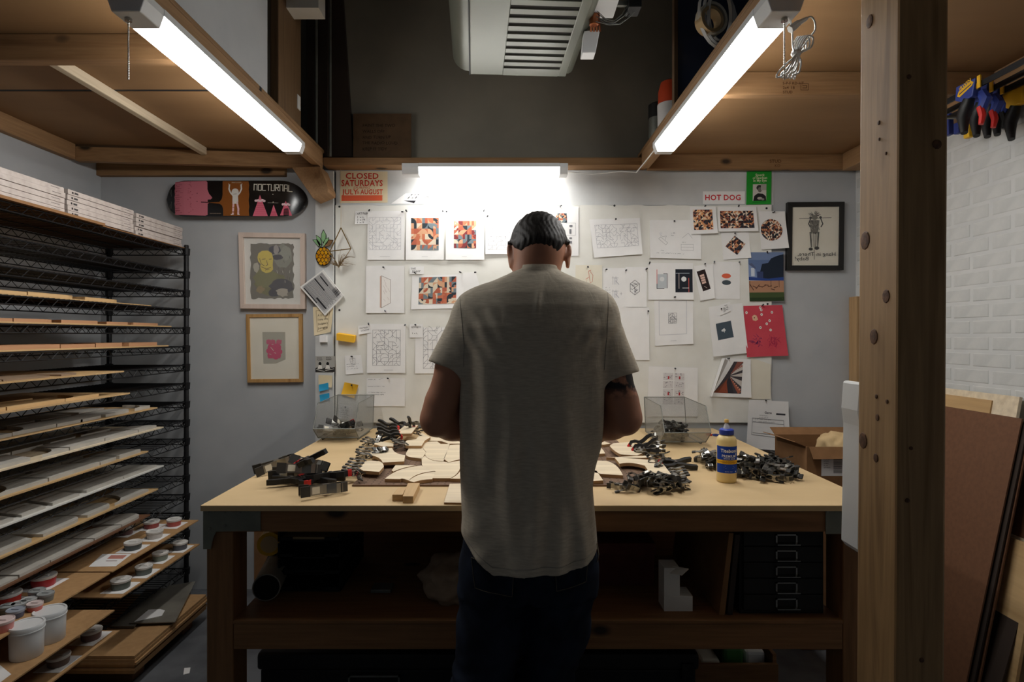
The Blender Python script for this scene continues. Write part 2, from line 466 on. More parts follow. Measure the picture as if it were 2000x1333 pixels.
# ---------------------------------------------------------------- storage lofts left and right
def beam(name, lo, hi, m, par, M_=None):
    return mk(name, MB().box(lo, hi, M=M_), m, par, bev=.004)
lf = thing('storage_loft', 'left timber and plywood loft over the wire rack', 'loft', (-1.6, 2.2, LB))
BXL, BXR = -1.015, .734
beam('edge_beam', (BXL-.04, .2, LB), (BXL, 3.2, LP), M['wood_y'], lf)
beam('joist', (XL+.03, 1.935, LB), (BXL-.04, 1.98, LP), M['wood_x'], lf)
beam('joist', (XL+.03, .9, LB), (BXL-.04, .94, LP), M['wood_x'], lf)
beam('ledger', (XL, .2, LB+.005), (XL+.036, 3.06, LP), M['wood_y'], lf)
ang = math.atan2(.13, 1.25)
Mr = Matrix.Translation((-2.27, 3.055, 0)) @ Matrix.Rotation(ang, 4, 'Z')
beam('back_joist', (0, 0, LB), (1.255, .036, LP-.012), M['wood_x'], lf, Mr)
beam('wall_plate', (XL, YB-.04, LB-.02), (-1.25, YB, LB+.05), M['wood_x'], lf)
for y0, y1 in ((.2, 2.385), (2.402, YB)):
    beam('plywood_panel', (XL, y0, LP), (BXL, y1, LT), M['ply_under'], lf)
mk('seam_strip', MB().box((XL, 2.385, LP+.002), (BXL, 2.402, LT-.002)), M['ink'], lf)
beam('batten', (-1.642, 1.98, CH+.964), (-1.609, 3.115, LP), M['ply_edge'], lf)
p = [W(*q, 3.16) for q in ((575,331),(630,329),(646,372),(645,379),(616,391))]
mk('knee_brace', MB().prism([(q.x, q.z) for q in p][::-1], 'y', 3.12, 3.255), M['wood_y'], lf, bev=.003)
lr = thing('storage_loft', 'right timber and plywood loft held up by the square post', 'loft', (1.3, 2.2, LB))
beam('edge_beam', (BXR, .2, LB), (BXR+.04, 3.2, LP), M['wood_y'], lr)
beam('joist', (BXR+.04, 2.215, LB), (1.85, 2.255, LP), M['wood_x'], lr)
beam('joist', (BXR+.04, 1.1, LB), (1.85, 1.14, LP), M['wood_x'], lr)
beam('ledger', (1.85, .2, LB-.005), (XR, 3.222, LP), M['wood_y'], lr)
beam('back_joist', (BXR+.04, 3.225, LB+.005), (XR-.02, 3.262, LP), M['wood_x'], lr)
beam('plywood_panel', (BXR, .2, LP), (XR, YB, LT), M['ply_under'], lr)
d = Draw()
for i, t in enumerate(('S-P-F KD-HT', '2x4  18', 'STUD')):
    d.text(t, 0, i*11, 6.5, (78,50,26), bold=True)
d.line([(44,-2),(62,-2),(62,14),(44,14),(44,-2)], 1.2, (78,50,26)); d.line([(48,3),(58,3),(58,9),(48,9)], 1.4, (78,50,26))
q0 = W(1529, 165, 2.214)
print_mesh(d, lambda x, y: Vector((q0.x+x*.00155, 2.215, q0.z-y*.00155)), 'grade_stamp', lr)
d = Draw(); d.text('STUD', 0, 0, 9, (96,64,34), bold=True).text('KD', 14, 12, 8, (96,64,34))
q1 = W(1503, 318, 3.225)
print_mesh(d, lambda x, y: Vector((q1.x+x*.002, 3.225, q1.z-y*.002)), 'grade_stamp', lr)
# flat rail that joins the lofts along the back wall
rail = mk('wall_rail', MB().box((BXL, 3.20, CH+.934), (BXR+.04, YB, CH+.977)), M['wood_x'], None,
          'flat pine rail along the back wall joining both lofts', 'rail', bev=.003)
# ---------------------------------------------------------------- square post
ps = thing('support_post', 'tall square fir post with dark knots right of the workbench', 'post', (.845, 1.255, 0))
mb = MB(); lean = .010
x0, x1, y0, y1 = .788, .889, 1.19, 1.325
mb.add([(x0,y0,0),(x1,y0,0),(x1,y1,0),(x0,y1,0),(x0+lean*2,y0,LP+1.0),(x1+lean*2,y0,LP+1.0),(x1+lean*2,y1,LP+1.0),(x0+lean*2,y1,LP+1.0)],
       [(0,3,2,1),(4,5,6,7),(0,1,5,4),(1,2,6,5),(2,3,7,6),(3,0,4,7)])
wp = wood('fir_post', (160,124,82), (176,140,96), (138,104,66), 'z', .8, False, .6, 2.2)
mk('timber', mb, wp, ps, bev=.006)
def knot(px, py, r, dr=1.0, left=True):
    mb = MB()
    if left:
        xk = .788; t = (px-VX)/F; Y = xk/t; z = CH-(py-VY)*Y/F; xk = .788+lean*2*z/(LP+1.0); Y = xk/t; z = CH-(py-VY)*Y/F
        mb.lathe([(r*.55,-.0004),(r,-.0003),(r*.9,-.0016),(r*.45,-.0022)], 10, (0,0,0))
        Mx = Matrix.Translation((xk, Y, z)) @ Matrix.Rotation(PI/2, 4, 'Y') @ Matrix.Diagonal((dr, 1, 1, 1))
    else:
        p_ = W(px, py, 1.19); z = p_.z
        mb.lathe([(r*.55,-.0004),(r,-.0003),(r*.9,-.0016),(r*.45,-.0022)], 10, (0,0,0))
        Mx = Matrix.Translation((p_.x, 1.19, z)) @ Matrix.Rotation(-PI/2, 4, 'X')
    mb.v = [tuple(Mx @ Vector(v)) for v in mb.v]
    mk('knot', mb, M['knot'], ps)
M['knot'] = noisy('knot_wood', (112,76,50), (74,48,32), 90, .7, .1)
for px, py, r in ((1699,42,.012),(1690,470,.017),(1731,579,.012),(1707,658,.014),(1686,861,.015),(1711,895,.008),(1717,240,.004),(1718,272,.003),(1731,300,.003),(1712,775,.004),(1733,785,.004),(1714,816,.006)):
    knot(px, py, r, 1.25)
for px, py, r in ((1775,150,.005),(1830,282,.010),(1779,876,.004),(1772,978,.005),(1800,1290,.005)): knot(px, py, r, left=False)
sd = mk('wall_stud', MB().box((1.93, 3.23, .0), (1.966, YB-.001, 1.655)), M['wood_z'], None, 'narrow pine stud against the back wall just left of the post', 'stud', bev=.003)
# white plastic housing on the far side of the post
p = [(W(1660.5+dx, py, 1.36).x, W(0, py, 1.36).z) for dx, py in ((4,746),(0,800),(4,830),(2,960),(0,1065),(9,1077))]
xr_ = .82
mb = MB().prism([(xr_, p[0][1])]+p+[(xr_, p[-1][1])], 'y', 1.327, 1.40)
up = thing('power_housing', 'slim white plastic housing fixed behind the square post', 'housing', (.8, 1.36, p[-1][1]))
mk('case', mb, M['white_plastic'], up, bev=.006)
# ---------------------------------------------------------------- LED shop lights
def shop_light(label, Mx, L_, near_chain):
    """built along +Y from 0 to L_, underside at z=0, then moved by Mx"""
    o = Mx.to_translation(); t = thing('shop_light', label, 'light fixture', o, 'tube lights under the beams')
    def put(mb): mb.v = [tuple(Mx @ Vector(v)) for v in mb.v]; return mb
    prof = [(-.038,0),(.038,0),(.05,.034),(.05,.056),(-.05,.056),(-.05,.034)]
    mk('housing', put(MB().prism([(-.05,.036),(.05,.036),(.05,.056),(-.05,.056)], 'y', .09, L_-.045)), M['white_metal'], t)
    mk('diffuser', put(MB().prism([(-.037,.001),(.037,.001),(.0485,.036),(-.0485,.036)], 'y', .09, L_-.045)), M['tube'], t)
    mk('end_cap', put(MB().prism(prof, 'y', 0, .09)), M['white_metal'], t, bev=.003)
    mk('end_cap', put(MB().prism(prof, 'y', L_-.045, L_)), M['white_metal'], t, bev=.003)
    if near_chain:
        mk('switch_bush', put(MB().lathe([(.009,-.008),(.009,0),(.012,.002)], 12, (near_chain,.035,0))), M['chrome'], t)
        c = MB()
        for k in range(34): c.lathe([(.001,-.0022),(.0029,0),(.001,.0022)], 6, (near_chain,.035,-.012-k*.0046))
        mk('pull_chain', put(c), M['chrome'], t, kind='stuff')
    return t
T = Matrix.Translation
HL = CH+.855
l1 = shop_light('left glowing tube light mounted under the beam of the left loft', T((-1.009, 1.537, HL)), 1.22, -.015)
l2 = shop_light('right glowing tube light with a coiled cord under the right loft', T((.734, 1.537, HL)), 1.22, .012)
l3 = shop_light('shorter glowing tube light over the middle of the pinboard', T((-.565, 3.148, 2.30)) @ Matrix.Rotation(-PI/2, 4, 'Z'), .885, 0)
# coiled white cord and plug hanging from the right light
cd = thing('power_cable', 'coiled white power cable with plug hanging off the right tube light', 'cable', W(1550, 80, 1.57))
Yc = 1.575
def pc(l, r=.0025, y=Yc, name='cord_loop', n=7):
    # smooth curve through photo points
    P = [Vector((W(px, py, y).x, y+dy, W(px, py, y).z)) for px, py, dy in l]; out = []
    for i in range(len(P)-1):
        a, b, c, d_ = P[max(i-1,0)], P[i], P[i+1], P[min(i+2,len(P)-1)]
        for s in range(n):
            u = s/n; out.append(.5*((2*b)+(c-a)*u+(2*a-5*b+4*c-d_)*u*u+(3*b-a-3*c+d_)*u**3))
    out.append(P[-1])
    return mk(name, MB().tube(out, r, 7), M['white_plastic'], cd, smooth=True)
pc([(1533,18,0),(1541,18,.005),(1547,35,.01),(1551,60,.01),(1552,85,.01),(1551,100,.0)])
pc([(1576,36,0),(1584,33,0),(1591,42,0),(1592,58,0),(1586,68,.005),(1576,82,.008),(1563,98,0)])
for k in range(5):
    e = k*3.4
    pc([(1560,100,.004*k),(1568-e,84,.004*k),(1578-e,70-k,.004*k),(1588-e*1.4,74+k*2,.006*k),(1584-e,92,.004*k),(1566,102,-.002*k)], name='cord_loop')
    pc([(1560,100,.003*k),(1548+e*1.6,114,.004*k),(1532+e*2.5,128+e*.6,.004*k),(1519+e*2.6,143-e*.1,.004*k),(1518+e*3,151-e*.6,.006*k),(1528+e*2.6,147-e*.3,.008*k),(1545+e*1.4,124,.006*k),(1558,101,.004*k)], name='cord_loop')
c0 = W(1558, 101, Yc); mk('cord_tie', MB().lathe([(.012,-.006),(.014,0),(.012,.006)], 10, (c0.x, Yc+.008, c0.z)), M['white_plastic'], cd)
mb = MB(); p1, p2, p3 = W(1543,58,Yc), W(1560,45,Yc), W(1576,36,Yc)
mk('plug', MB().tube([p1, p1.lerp(p2,.5), p2], [.011,.011,.009], 6), M['white_plastic'], cd)
mk('plug_boot', MB().tube([p2, p3], [.0075,.005], 6), M['white_plastic'], cd)
# thin lead running from the right light to the back light
lead = MB(); P = [Vector((.70, 2.76, HL+.03)), Vector((.70, 2.95, HL+.03)), Vector((.69,3.13,HL+.02)), Vector((.62,3.18,2.335)), Vector((.46,3.19,2.322)), Vector((.33,3.17,2.33))]
mk('light_lead', lead.tube(P, .0035, 6), M['white_plastic'], None, 'thin white lead linking the right tube light to the middle one', 'cable')
# ---------------------------------------------------------------- hanging heater
hz = CH+1.2
hc = Vector((.05, 2.25, hz)); yaw = math.radians(3.4)
HM = Matrix.Translation(hc) @ Matrix.Rotation(yaw, 4, 'Z')
ht = thing('hanging_heater', 'grey enamelled heater with slotted underside hanging over the workbench', 'heater', hc)
def hp(mb): mb.v = [tuple(HM @ Vector(v)) for v in mb.v]; return mb
xl, xr2, yn, yf = -.262, .268, -.55, .45
def arc(cx, cz, r, a0, a1, n=6): return [(cx+r*math.cos(a0+(a1-a0)*i/n), cz+r*math.sin(a0+(a1-a0)*i/n)) for i in range(n+1)]
prof = arc(xl+.06, .085, .075, PI, 1.5*PI)+arc(xr2-.02, .04, .03, 1.5*PI, 2*PI)+[(xr2+.01,.36),(xl-.015,.36)]
mk('case', hp(MB().prism([(x, z+.0) for x, z in prof], 'y', yn, yf)), M['heater'], ht, bev=.02, smooth=True)
zb = -.004
mk('side_panel', hp(MB().box((xl+.065, yn+.02, zb), (-.048, yf-.018, .012))), M['heater'], ht, bev=.003)
mk('side_panel', hp(MB().box((.205, yn+.02, zb), (xr2-.025, yf-.018, .012))), M['heater'], ht, bev=.003)
mk('recess', hp(MB().box((-.05, yn+.03, .0002), (.207, yf-.03, .0105))), M['hole'], ht)
y = yf-.018; ys = [yf-.1-.0595*k for k in range(15)]
edges = [yf-.018]
for s in ys: edges += [s+.013, s-.013]
edges.append(yn+.02)
lm = None
for k in range(0, len(edges)-1, 2):
    mk('louvre', hp(MB().box((-.048, edges[k+1], zb), (.205, edges[k], 0))), M['heater'], ht)
mk('seam', hp(MB().box((xl+.060, yn, -.0012), (xl+.064, yf-.005, .01))), M['ink'], ht)
for sx in (-.18, .18):
    mk('hanger_rod', hp(MB().tube([(sx, .2, .36), (sx, .2, CEIL-hz)], .006, 8)), M['steel'], ht)
# valve, wires and junction box on the heater's right side
gv = ht
p = [W(1141,60,2.3), W(1172,58,2.3), W(1163,103,2.3), W(1137,103,2.3)]
mk('junction_box', MB().prism([(q.x, q.z) for q in p][::-1], 'y', 2.3, 2.36), M['white_metal'], gv, bev=.003)
a, b = W(1158,0,2.2), W(1205,14,2.2)
mk('control_box', MB().box((a.x, 2.15, b.z), (b.x, 2.28, a.z+.08)), M['white_metal'], gv, bev=.004)
a, b = W(1225,-5,2.2), W(1250,22,2.2); mk('relay', MB().box((a.x, 2.17, b.z), (b.x, 2.24, a.z)), M['black'], gv, bev=.003)
mk('mounting_bar', MB().box((W(1150,0,2.2).x-.04, 2.2, W(0,10,2.2).z), (W(1250,0,2.2).x, 2.215, W(0,2,2.2).z)), M['steel'], gv)
M['copper'] = mat('copper', (160,98,66), .35, .9)
for i, x in enumerate((1157,1161,1165,1169)):
    q = [W(x, 12, 2.24), W(x-1+i*.6, 40, 2.24), W(x-3+i*2, 62, 2.26)]
    mk('copper_pipe', MB().tube(q, .0045, 6), M['copper'], gv, smooth=True)
rr = random.Random(5)
for i in range(5):
    P = [W(1166+rr.uniform(-4,4), 22+i*5, 2.22)]
    for t in (.25,.5,.75,1): P.append(W(1166+t*(62+6*i)+rr.uniform(-3,3), 22+i*5+(28-i*2)*math.sin(PI*t)*(1.0)-t*(18+i*3), 2.2+.02*rr.random()))
    mk('wire', MB().tube(P, .0016, 5), M['black'] if i % 2 else M['steel'], gv, smooth=True)
q = W(1160, 40, 2.24); mk('copper_fitting', MB().lathe([(.012,-.02),(.018,-.018),(.018,.018),(.012,.02)], 10, q), M['copper'], gv)
# ---------------------------------------------------------------- things up on the lofts
mk('partition_board', MB().box((BXL-.03, .9, LT+.0005), (BXL-.012, 2.49, 3.6)), M['wall_grey'], None, 'large pale board standing upright along the left loft edge', 'board', bev=.002)
M['stud_z'] = wood('brown_stud', (104,80,54), (116,90,62), (92,68,44), 'z', knots=False)  # mid-brown pine, the loft upright's own even tone
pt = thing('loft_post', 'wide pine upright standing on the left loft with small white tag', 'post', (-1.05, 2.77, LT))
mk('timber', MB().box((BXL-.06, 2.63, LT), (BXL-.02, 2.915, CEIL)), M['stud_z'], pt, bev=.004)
mk('tag', MB().box((BXL-.02, 2.86, W(0,214,2.88).z), (BXL-.017, 2.90, W(0,187,2.88).z)), M['white_plastic'], pt, 'small white tag')
mk('cross_piece', MB().box((BXL-.02, 2.72, W(0,15,2.72).z), (W(622,0,2.72).x, 2.82, W(0,-40,2.72).z)), M['white_ply'], pt, 'white painted cross piece')
for k, (xa, xb, xc, xd, y_) in enumerate(((596,640,600,640,3.22),(634,656,640,690,3.26))):
    P = [W(xa,-200,y_), W(xb,-200,y_), W(xd,306,y_), W(xc,306,y_)]
    mk('dark_plank', MB().prism([(q.x, q.z) for q in P][::-1], 'y', y_, y_+.03), M['dark_plank'] if 'dark_plank' in M else M.setdefault('dark_plank', noisy('stained_plank', (46,36,30), (58,46,38), 6, .7, .1, stretch=(1,1,.1))), None,
       ('wide dark stained plank upright behind the pine post','narrow slanting dark plank left of the cardboard sign')[k], 'plank', bev=.002)
for k, x in enumerate((618, 645)):
    mk('wall_pipe', MB().tube([W(x,306,3.19), W(x,-200,3.19)], .008, 8), M['steel'], None,
       ('thin steel pipe rising in front of the wide dark plank','thin steel pipe rising close left of the cardboard sign')[k], 'pipe', smooth=True)
sg = thing('cardboard_sign', 'dark cardboard sign with handwriting leaning above the CLOSED poster', 'sign', W(747,306,3.25))
a, b = W(690,222,3.25), W(803,307,3.25)
mk('sheet', MB().box((a.x,3.25,b.z),(b.x,3.258,a.z)), M['card_dark'], sg)
d = Draw()
for i, t in enumerate(('PAINT THE TWO','WALLS OFF','AND TURN UP','THE RADIO LOUD','KEEP IT TIDY')): d.text(t, 18, 26+i*11.5, 6, (46,34,24), jit=.6)
print_mesh(d, lambda x, y: Vector((a.x+(b.x-a.x)*x/113, 3.25, a.z+(b.z-a.z)*y/85)), 'lettering', sg)
navy = noisy('navy_panel', (36,46,70), (44,54,80), 3, .3, .02)
np_ = thing('navy_panel', 'glossy dark blue panel standing on the right loft', 'panel', (1.3,2.62,LT))
mk('sheet', MB().box((W(1324,0,2.62).x,2.62,LT),(XR-.02,2.64,3.9)), navy, np_)
mk('edge_strip', MB().box((W(1317,0,2.61).x,2.61,LT),(W(1324,0,2.61).x,2.645,3.9)), M['card_dark'], np_)
q = W(1300, 230, 3.05)
jg = thing('storage_tub', 'grey tub with black lid behind the right loft edge', 'tub', (W(1285,0,3.05).x, 3.05, LT))
mk('tub', MB().lathe([(.04,LT),(.045,LT+.02),(.045,W(0,232,3.05).z),(.03,W(0,230,3.05).z)], 18, (W(1284,0,3.05).x,3.05,0)), M['steel'], jg, smooth=True)
mk('lid', MB().lathe([(.047,W(0,232,3.05).z),(.047,W(0,206,3.05).z),(.03,W(0,202,3.05).z)], 18, (W(1284,0,3.05).x,3.05,0)), M['black'], jg, smooth=True)
ob = thing('paint_bucket', 'pale bucket with rounded orange top beside the grey tub', 'bucket', (W(1304,0,2.98).x, 2.98, LT))
mk('bucket', MB().lathe([(.05,LT),(.06,LT+.03),(.062,W(0,205,2.98).z),(.05,W(0,203,2.98).z)], 18, (W(1308,0,2.98).x,2.98,0)), M['paper'], ob, smooth=True)
mk('cover', MB().lathe([(.058,W(0,206,2.98).z),(.058,W(0,180,2.98).z),(.045,W(0,162,2.98).z),(.015,W(0,156,2.98).z)], 18, (W(1308,0,2.98).x,2.98,0)), M['orange'], ob, smooth=True)
tp = thing('strap_coil', 'coil of clear tape and white strap hung on the navy panel', 'tape', W(1395,40,2.50))
q = W(1385, 42, 2.50)
RX = Matrix.Translation(q) @ Matrix.Rotation(PI/2, 4, 'X') @ Matrix.Rotation(.3, 4, 'Y')
def ring(mb, ro, ri, h, Mx, n=22, sy=1.0):
    v = []; f = []
    for j in range(n):
        t = 2*PI*j/n
        for r, z in ((ro,-h),(ro,h),(ri,h),(ri,-h)): v.append(Mx @ Vector((r*math.cos(t), sy*r*math.sin(t), z)))
    for j in range(n):
        k = (j+1) % n
        for e in range(4): f.append((j*4+e, j*4+(e+1) % 4, k*4+(e+1) % 4, k*4+e))
    return mb.add(v, f)
mk('tape_roll', ring(MB(), .055, .042, .025, RX), M['kraft'], tp, 'tan tape roll', smooth=True)
mk('tape_roll', ring(MB(), .068, .056, .02, RX @ T((.012,.01,0))), M['paper2'], tp, 'pale outer tape', smooth=True)
for k in range(3):
    mk('strap_loop', ring(MB(), .115-.012*k, .112-.012*k, .008, Matrix.Translation(W(1402+k*2, 34-k*3, 2.53)) @ Matrix.Rotation(PI/2+.1*k,4,'X') @ Matrix.Rotation(.5+.1*k,4,'Y') , sy=1.15), M['white_plastic'], tp, smooth=True)
mk('nail', MB().tube([(q.x+.02, 2.622, q.z+.115), (q.x+.02, 2.47, q.z+.10)], .003, 6), M['steel'], tp)
# ---------------------------------------------------------------- workbench
TZ = .918
wbn = thing('workbench', 'large timber workbench with pale plywood top and dark front rails', 'workbench', (.1, 2.5, 0))
BX0, BX1, BY0, BY1 = -.942, 1.15, 1.784, 3.262
def bpart(name, lo, hi, m, bev=.003): return mk(name, MB().box(lo, hi), m, wbn, bev=bev)
bpart('worktop', (BX0, BY0, .900), (BX1, BY1, TZ), M['ply_top'], .0015)
bpart('front_rail', (BX0+.01, 1.795, .833), (BX1-.01, 1.833, .8995), M['dark_x'])
bpart('back_rail', (BX0+.01, 3.20, .833), (BX1-.01, 3.238, .8995), M['dark_x'])
for x in (BX0+.012, BX1-.05): bpart('side_rail', (x, 1.834, .833), (x+.038, 3.199, .8995), M['dark_y'])
for x0, x1 in ((-.932,-.850),(1.036,1.125)):
    bpart('leg', (x0, 1.802, 0), (x1, 1.9, .8325), M['dark_z']); bpart('leg', (x0, 3.12, 0), (x1, 3.198, .8325), M['dark_z'])
bpart('shelf_rail', (-.849, 1.802, .467), (1.035, 1.84, .546), M['dark_x'])
bpart('shelf_rail', (-.849, 3.16, .467), (1.035, 3.198, .546), M['dark_x'])
bpart('shelf_board', (-.85, 1.80, .547), (1.036, 3.2, .557), M['dark_x'], .001)
s = 3.574
p = [W(380+x/s, 960+y/s, 1.794) for x, y in ((62,108),(462,116),(462,275),(152,281),(130,330),(116,402),(62,404))]
mk('corner_plate', MB().prism([(q.x, q.z) for q in p][::-1], 'y', 1.7915, 1.7948), M['galv'], wbn)
a, b = W(1612,992,1.794), W(1690,1043,1.794)
mk('corner_plate', MB().box((a.x,1.7915,b.z),(b.x,1.7948,a.z)), M['galv'], wbn)
for x, y in ((95,140),(210,147),(316,147),(436,132),(210,240),(105,262)):
    q = W(380+x/s, 960+y/s, 1.79); mk('screw', MB().lathe([(.004,.002),(.004,-.001),(.002,-.0025)], 8, (q.x,1.7905,q.z), axis='y'), M['steel'], wbn)
for px, py in ((1616,1000),(1652,1004)):
    q = W(px, py, 1.79); mk('screw', MB().lathe([(.004,.002),(.004,-.001),(.002,-.0025)], 8, (q.x,1.7905,q.z), axis='y'), M['steel'], wbn)
# ---------------------------------------------------------------- on the bench's lower shelf and under it
SZ = .5575
cab = thing('card_file_cabinet', 'black five drawer card cabinet on the bench lower shelf', 'cabinet', (.86, 2, SZ))
mk('body', MB().box((.733,1.845,SZ),(1.0,2.3,.83)), M['black_matte'], cab, bev=.003)
for k in range(5):
    zc = CH-(1056+31.6*k-655)*1.815/F
    dr = mk('drawer', MB().box((.742,1.832,zc-.024),(.992,1.846,zc+.024)), M['black_matte'], cab, bev=.002)
    h = MB(); xc = (1536-VX)*1.83/F; w_, hh = .034, .014
    h.box((xc-w_,1.828,zc+hh-.004),(xc+w_,1.832,zc+hh)); h.box((xc-w_,1.828,zc-hh),(xc-w_+.005,1.832,zc+hh)); h.box((xc+w_-.005,1.828,zc-hh),(xc+w_,1.832,zc+hh))
    h.prism([(1.832,zc-hh+.003),(1.832,zc-hh-.001),(1.816,zc-hh-.003),(1.816,zc-hh)], 'x', xc-w_, xc+w_+.004)
    mk('label_pull', h, M['chrome'], dr, kind='stuff')
def leanbox(name, quad, y0, y1, m, label, cat, bev=.001):
    q = [W(px, py, y0) for px, py in quad]
    return mk(name, MB().prism([(a.x, a.z) for a in q][::-1], 'y', y0, y1), m, None, label, cat, bev=bev)
leanbox('leaning_board', ((1424,1042),(1433,1042),(1416,1202),(1404,1202)), 1.835, 2.35, M['card'], 'brown board edge leaning left of the black card cabinet', 'board')
leanbox('leaning_board', ((1436,1045),(1446,1045),(1431,1202),(1420,1202)), 1.835, 2.3, M['dark_plank'], 'dark board squeezed between brown board and black card cabinet', 'board')
wc = thing('white_carton', 'torn open white carton on the lower shelf left of the leaning boards', 'carton', (.55,1.95,SZ))
def bq(px0,py0,px1,py1,y0,y1,m,n,par,zb=None):
    a = W(px0,py0,y0); b = W(px1,py1,y0); return mk(n, MB().box((a.x,y0,zb if zb is not None else b.z),(b.x,y1,a.z)), m, par, bev=.001)
bq(1297,1165,1353,1200,1.86,1.93,M['white_ply'],'tray',wc,SZ)
bq(1297,1110,1328,1165,1.86,1.93,M['white_ply'],'upright',wc)
P = [W(1315,1108,1.87), W(1345,1113,1.83), W(1332,1125,1.83), W(1300,1119,1.87)]
mk('flap', MB().add(P+[p+Vector((0,.002,.002)) for p in P], [(0,1,2,3),(7,6,5,4),(0,4,5,1),(1,5,6,2),(2,6,7,3),(3,7,4,0)]), M['white_ply'], wc)
rbx = thing('maroon_box', 'dark maroon flat box at the back of the bench lower shelf', 'box', (.42,2.1,SZ))
bq(1162,1072,1278,1150,2.05,2.4,noisy('maroon_card',(84,38,34),(94,44,38),20,.8,.02),'base',rbx,SZ); bq(1160,1062,1280,1084,2.045,2.405,noisy('maroon_lid',(92,44,38),(102,50,44),20,.8,.02),'lid',rbx)
tr = thing('letter_trays', 'stack of black letter trays on the lower shelf near left leg', 'trays', (-.68,2.1,SZ))
for k in range(5):
    z = SZ+.002+k*.057; mb = MB()
    mb.box((-.79,2.0,z),(-.575,2.32,z+.004)); mb.box((-.79,2.0,z),(-.786,2.32,z+.05)); mb.box((-.579,2.0,z),(-.575,2.32,z+.05)); mb.box((-.79,2.316,z),(-.575,2.32,z+.05))
    mb.box((-.79,2.0,z),(-.74,2.004,z+.014)); mb.box((-.63,2.0,z),(-.575,2.004,z+.014))
    t_ = mk('tray', mb, M['black_matte'], tr, kind='stuff')
    if k in (1,3): mk('sheet', MB().box((-.78,2.01,z+.0045),(-.59,2.3,z+.012)), M['black_matte'] if k == 1 else M['kraft'], t_)
tb = thing('cardboard_tube', 'grey paper tube with dark band lying by the left bench leg', 'tube', (-.86,2.1,SZ))
A, B = Vector((-.80,1.93,SZ+.046)), Vector((-.915,2.5,SZ+.046))
M['greycard'] = noisy('grey_tube_card',(150,144,132),(160,153,141),20,.85,.03)
def tubepart(n, t0, t1, r, m, par): mk(n, MB().tube([A.lerp(B,t0),A.lerp(B,t1)], r, 20), m, par, smooth=True)
tubepart('wall', 0,.32,.045,M['greycard'],tb); tubepart('band',.32,.40,.0455,M['black'],tb); tubepart('wall',.40,1,.045,M['kraft'],tb); tubepart('bore',-.004,.002,.041,M['hole'],tb)
A, B = Vector((-.852,2.08,SZ+.135)), Vector((-.935,2.5,SZ+.138))
yt = thing('yellow_roll', 'yellow paper roll resting on top of the grey paper tube', 'roll', (-.83,2.2,SZ+.09)); tubepart('roll',0,1,.042,M['yellow'],yt); tubepart('core',-.004,.003,.03,M['kraft'],yt)
mk('blue_pouch', MB().lathe([(.03,SZ+.19),(.045,SZ+.2),(.04,SZ+.24),(.015,SZ+.26)], 12, (-.905,2.42,-.01)), M['blue'], None, 'small blue pouch on top of the yellow paper roll', 'pouch', smooth=True)
mk('leaning_sheet', MB().box((-1.42,3.26,.0),(-1.05,3.272,.58)), M['card'], None, 'brown cardboard sheet against the grey wall left of the bench', 'sheet')
mk('backing_panel', MB().box((-.55,2.9,SZ),(.9,2.915,.80)), M['card'], None, 'wide brown cardboard panel at the back of the lower shelf', 'panel')
# crumpled drop cloth
def crumple(name, c, rx, ry, rz, m, label, cat, seed, amp=.35, n=22):
    bmm = bmesh.new(); bmesh.ops.create_icosphere(bmm, subdivisions=4, radius=1)
    rr = random.Random(seed); ds = [(Vector((rr.gauss(0,1),rr.gauss(0,1),rr.gauss(0,1))).normalized(), rr.uniform(3,8), rr.uniform(0,6)) for _ in range(n)]
    for v in bmm.verts:
        h = sum(abs(math.sin(d.dot(v.co)*f+o)) for d, f, o in ds)/n
        v.co *= 1+amp*(h-.62)*2.2
        v.co = Vector((v.co.x*rx, v.co.y*ry, max(v.co.z, -.55)*rz+.55*rz))
    me = bpy.data.meshes.new(name); bmm.to_mesh(me); bmm.free(); me.materials.append(m); me.polygons.foreach_set('use_smooth', [True]*len(me.polygons))
    o = bpy.data.objects.new(name, me); COL.objects.link(o); o.location = c; return props(o, label, cat)
crumple('drop_cloth', (-.17,2.02,SZ), .13, .13, .078, noisy('canvas',(150,128,108),(164,142,120),30,.9,.1), 'crumpled beige cloth on the lower shelf left of the man', 'cloth', 4, .55, 30)
mk('paint_chip', MB().box((-.47,1.99,SZ),(-.40,2.05,SZ+.012)), M['steel'], None, 'small grey block lying alone on the lower shelf', 'block', bev=.002)
M['trunk'] = noisy('black_trunk_shell', (18,18,20),(24,24,26),30,.6,.1)
for k, (x0, x1, lab) in enumerate(((-.86,.02,'black storage chest on the floor under the left of the bench'),(.03,.655,'black storage chest on the floor under the middle of bench'))):
    t = thing('storage_chest', lab, 'trunk', ((x0+x1)/2,2.25,0), 'trunks under the bench')
    mk('body', MB().box((x0+.01,2.0,0),(x1-.01,2.5,.29)), M['trunk'], t, bev=.006)
    mk('lid', MB().box((x0,1.99,.292),(x1,2.51,.35)), M['trunk'], t, bev=.012)
    if k == 0:
        mb = MB(); a, b = W(680,1320,1.985), W(781,1350,1.985)
        for lo, hi in (((a.x,1.983,a.z-.006),(b.x,1.99,a.z)),((a.x,1.983,b.z),(a.x+.006,1.99,a.z)),((b.x-.006,1.983,b.z),(b.x,1.99,a.z)),((a.x,1.983,b.z-.006),(b.x,1.99,b.z))): mb.box(lo, hi)
        mk('label_frame', mb, M['steel'], t, kind='stuff')
    mk('latch', MB().box(((x0+x1)/2+.25,1.982,.26),((x0+x1)/2+.29,1.99,.32)), M['black_metal'], t, bev=.002)
cr = thing('wooden_crate', 'low wooden crate of packages on the floor under the right of the bench', 'crate', (.83,2.25,0))
x0,x1,y0,y1,h = .68,.985,2.12,2.5,.27
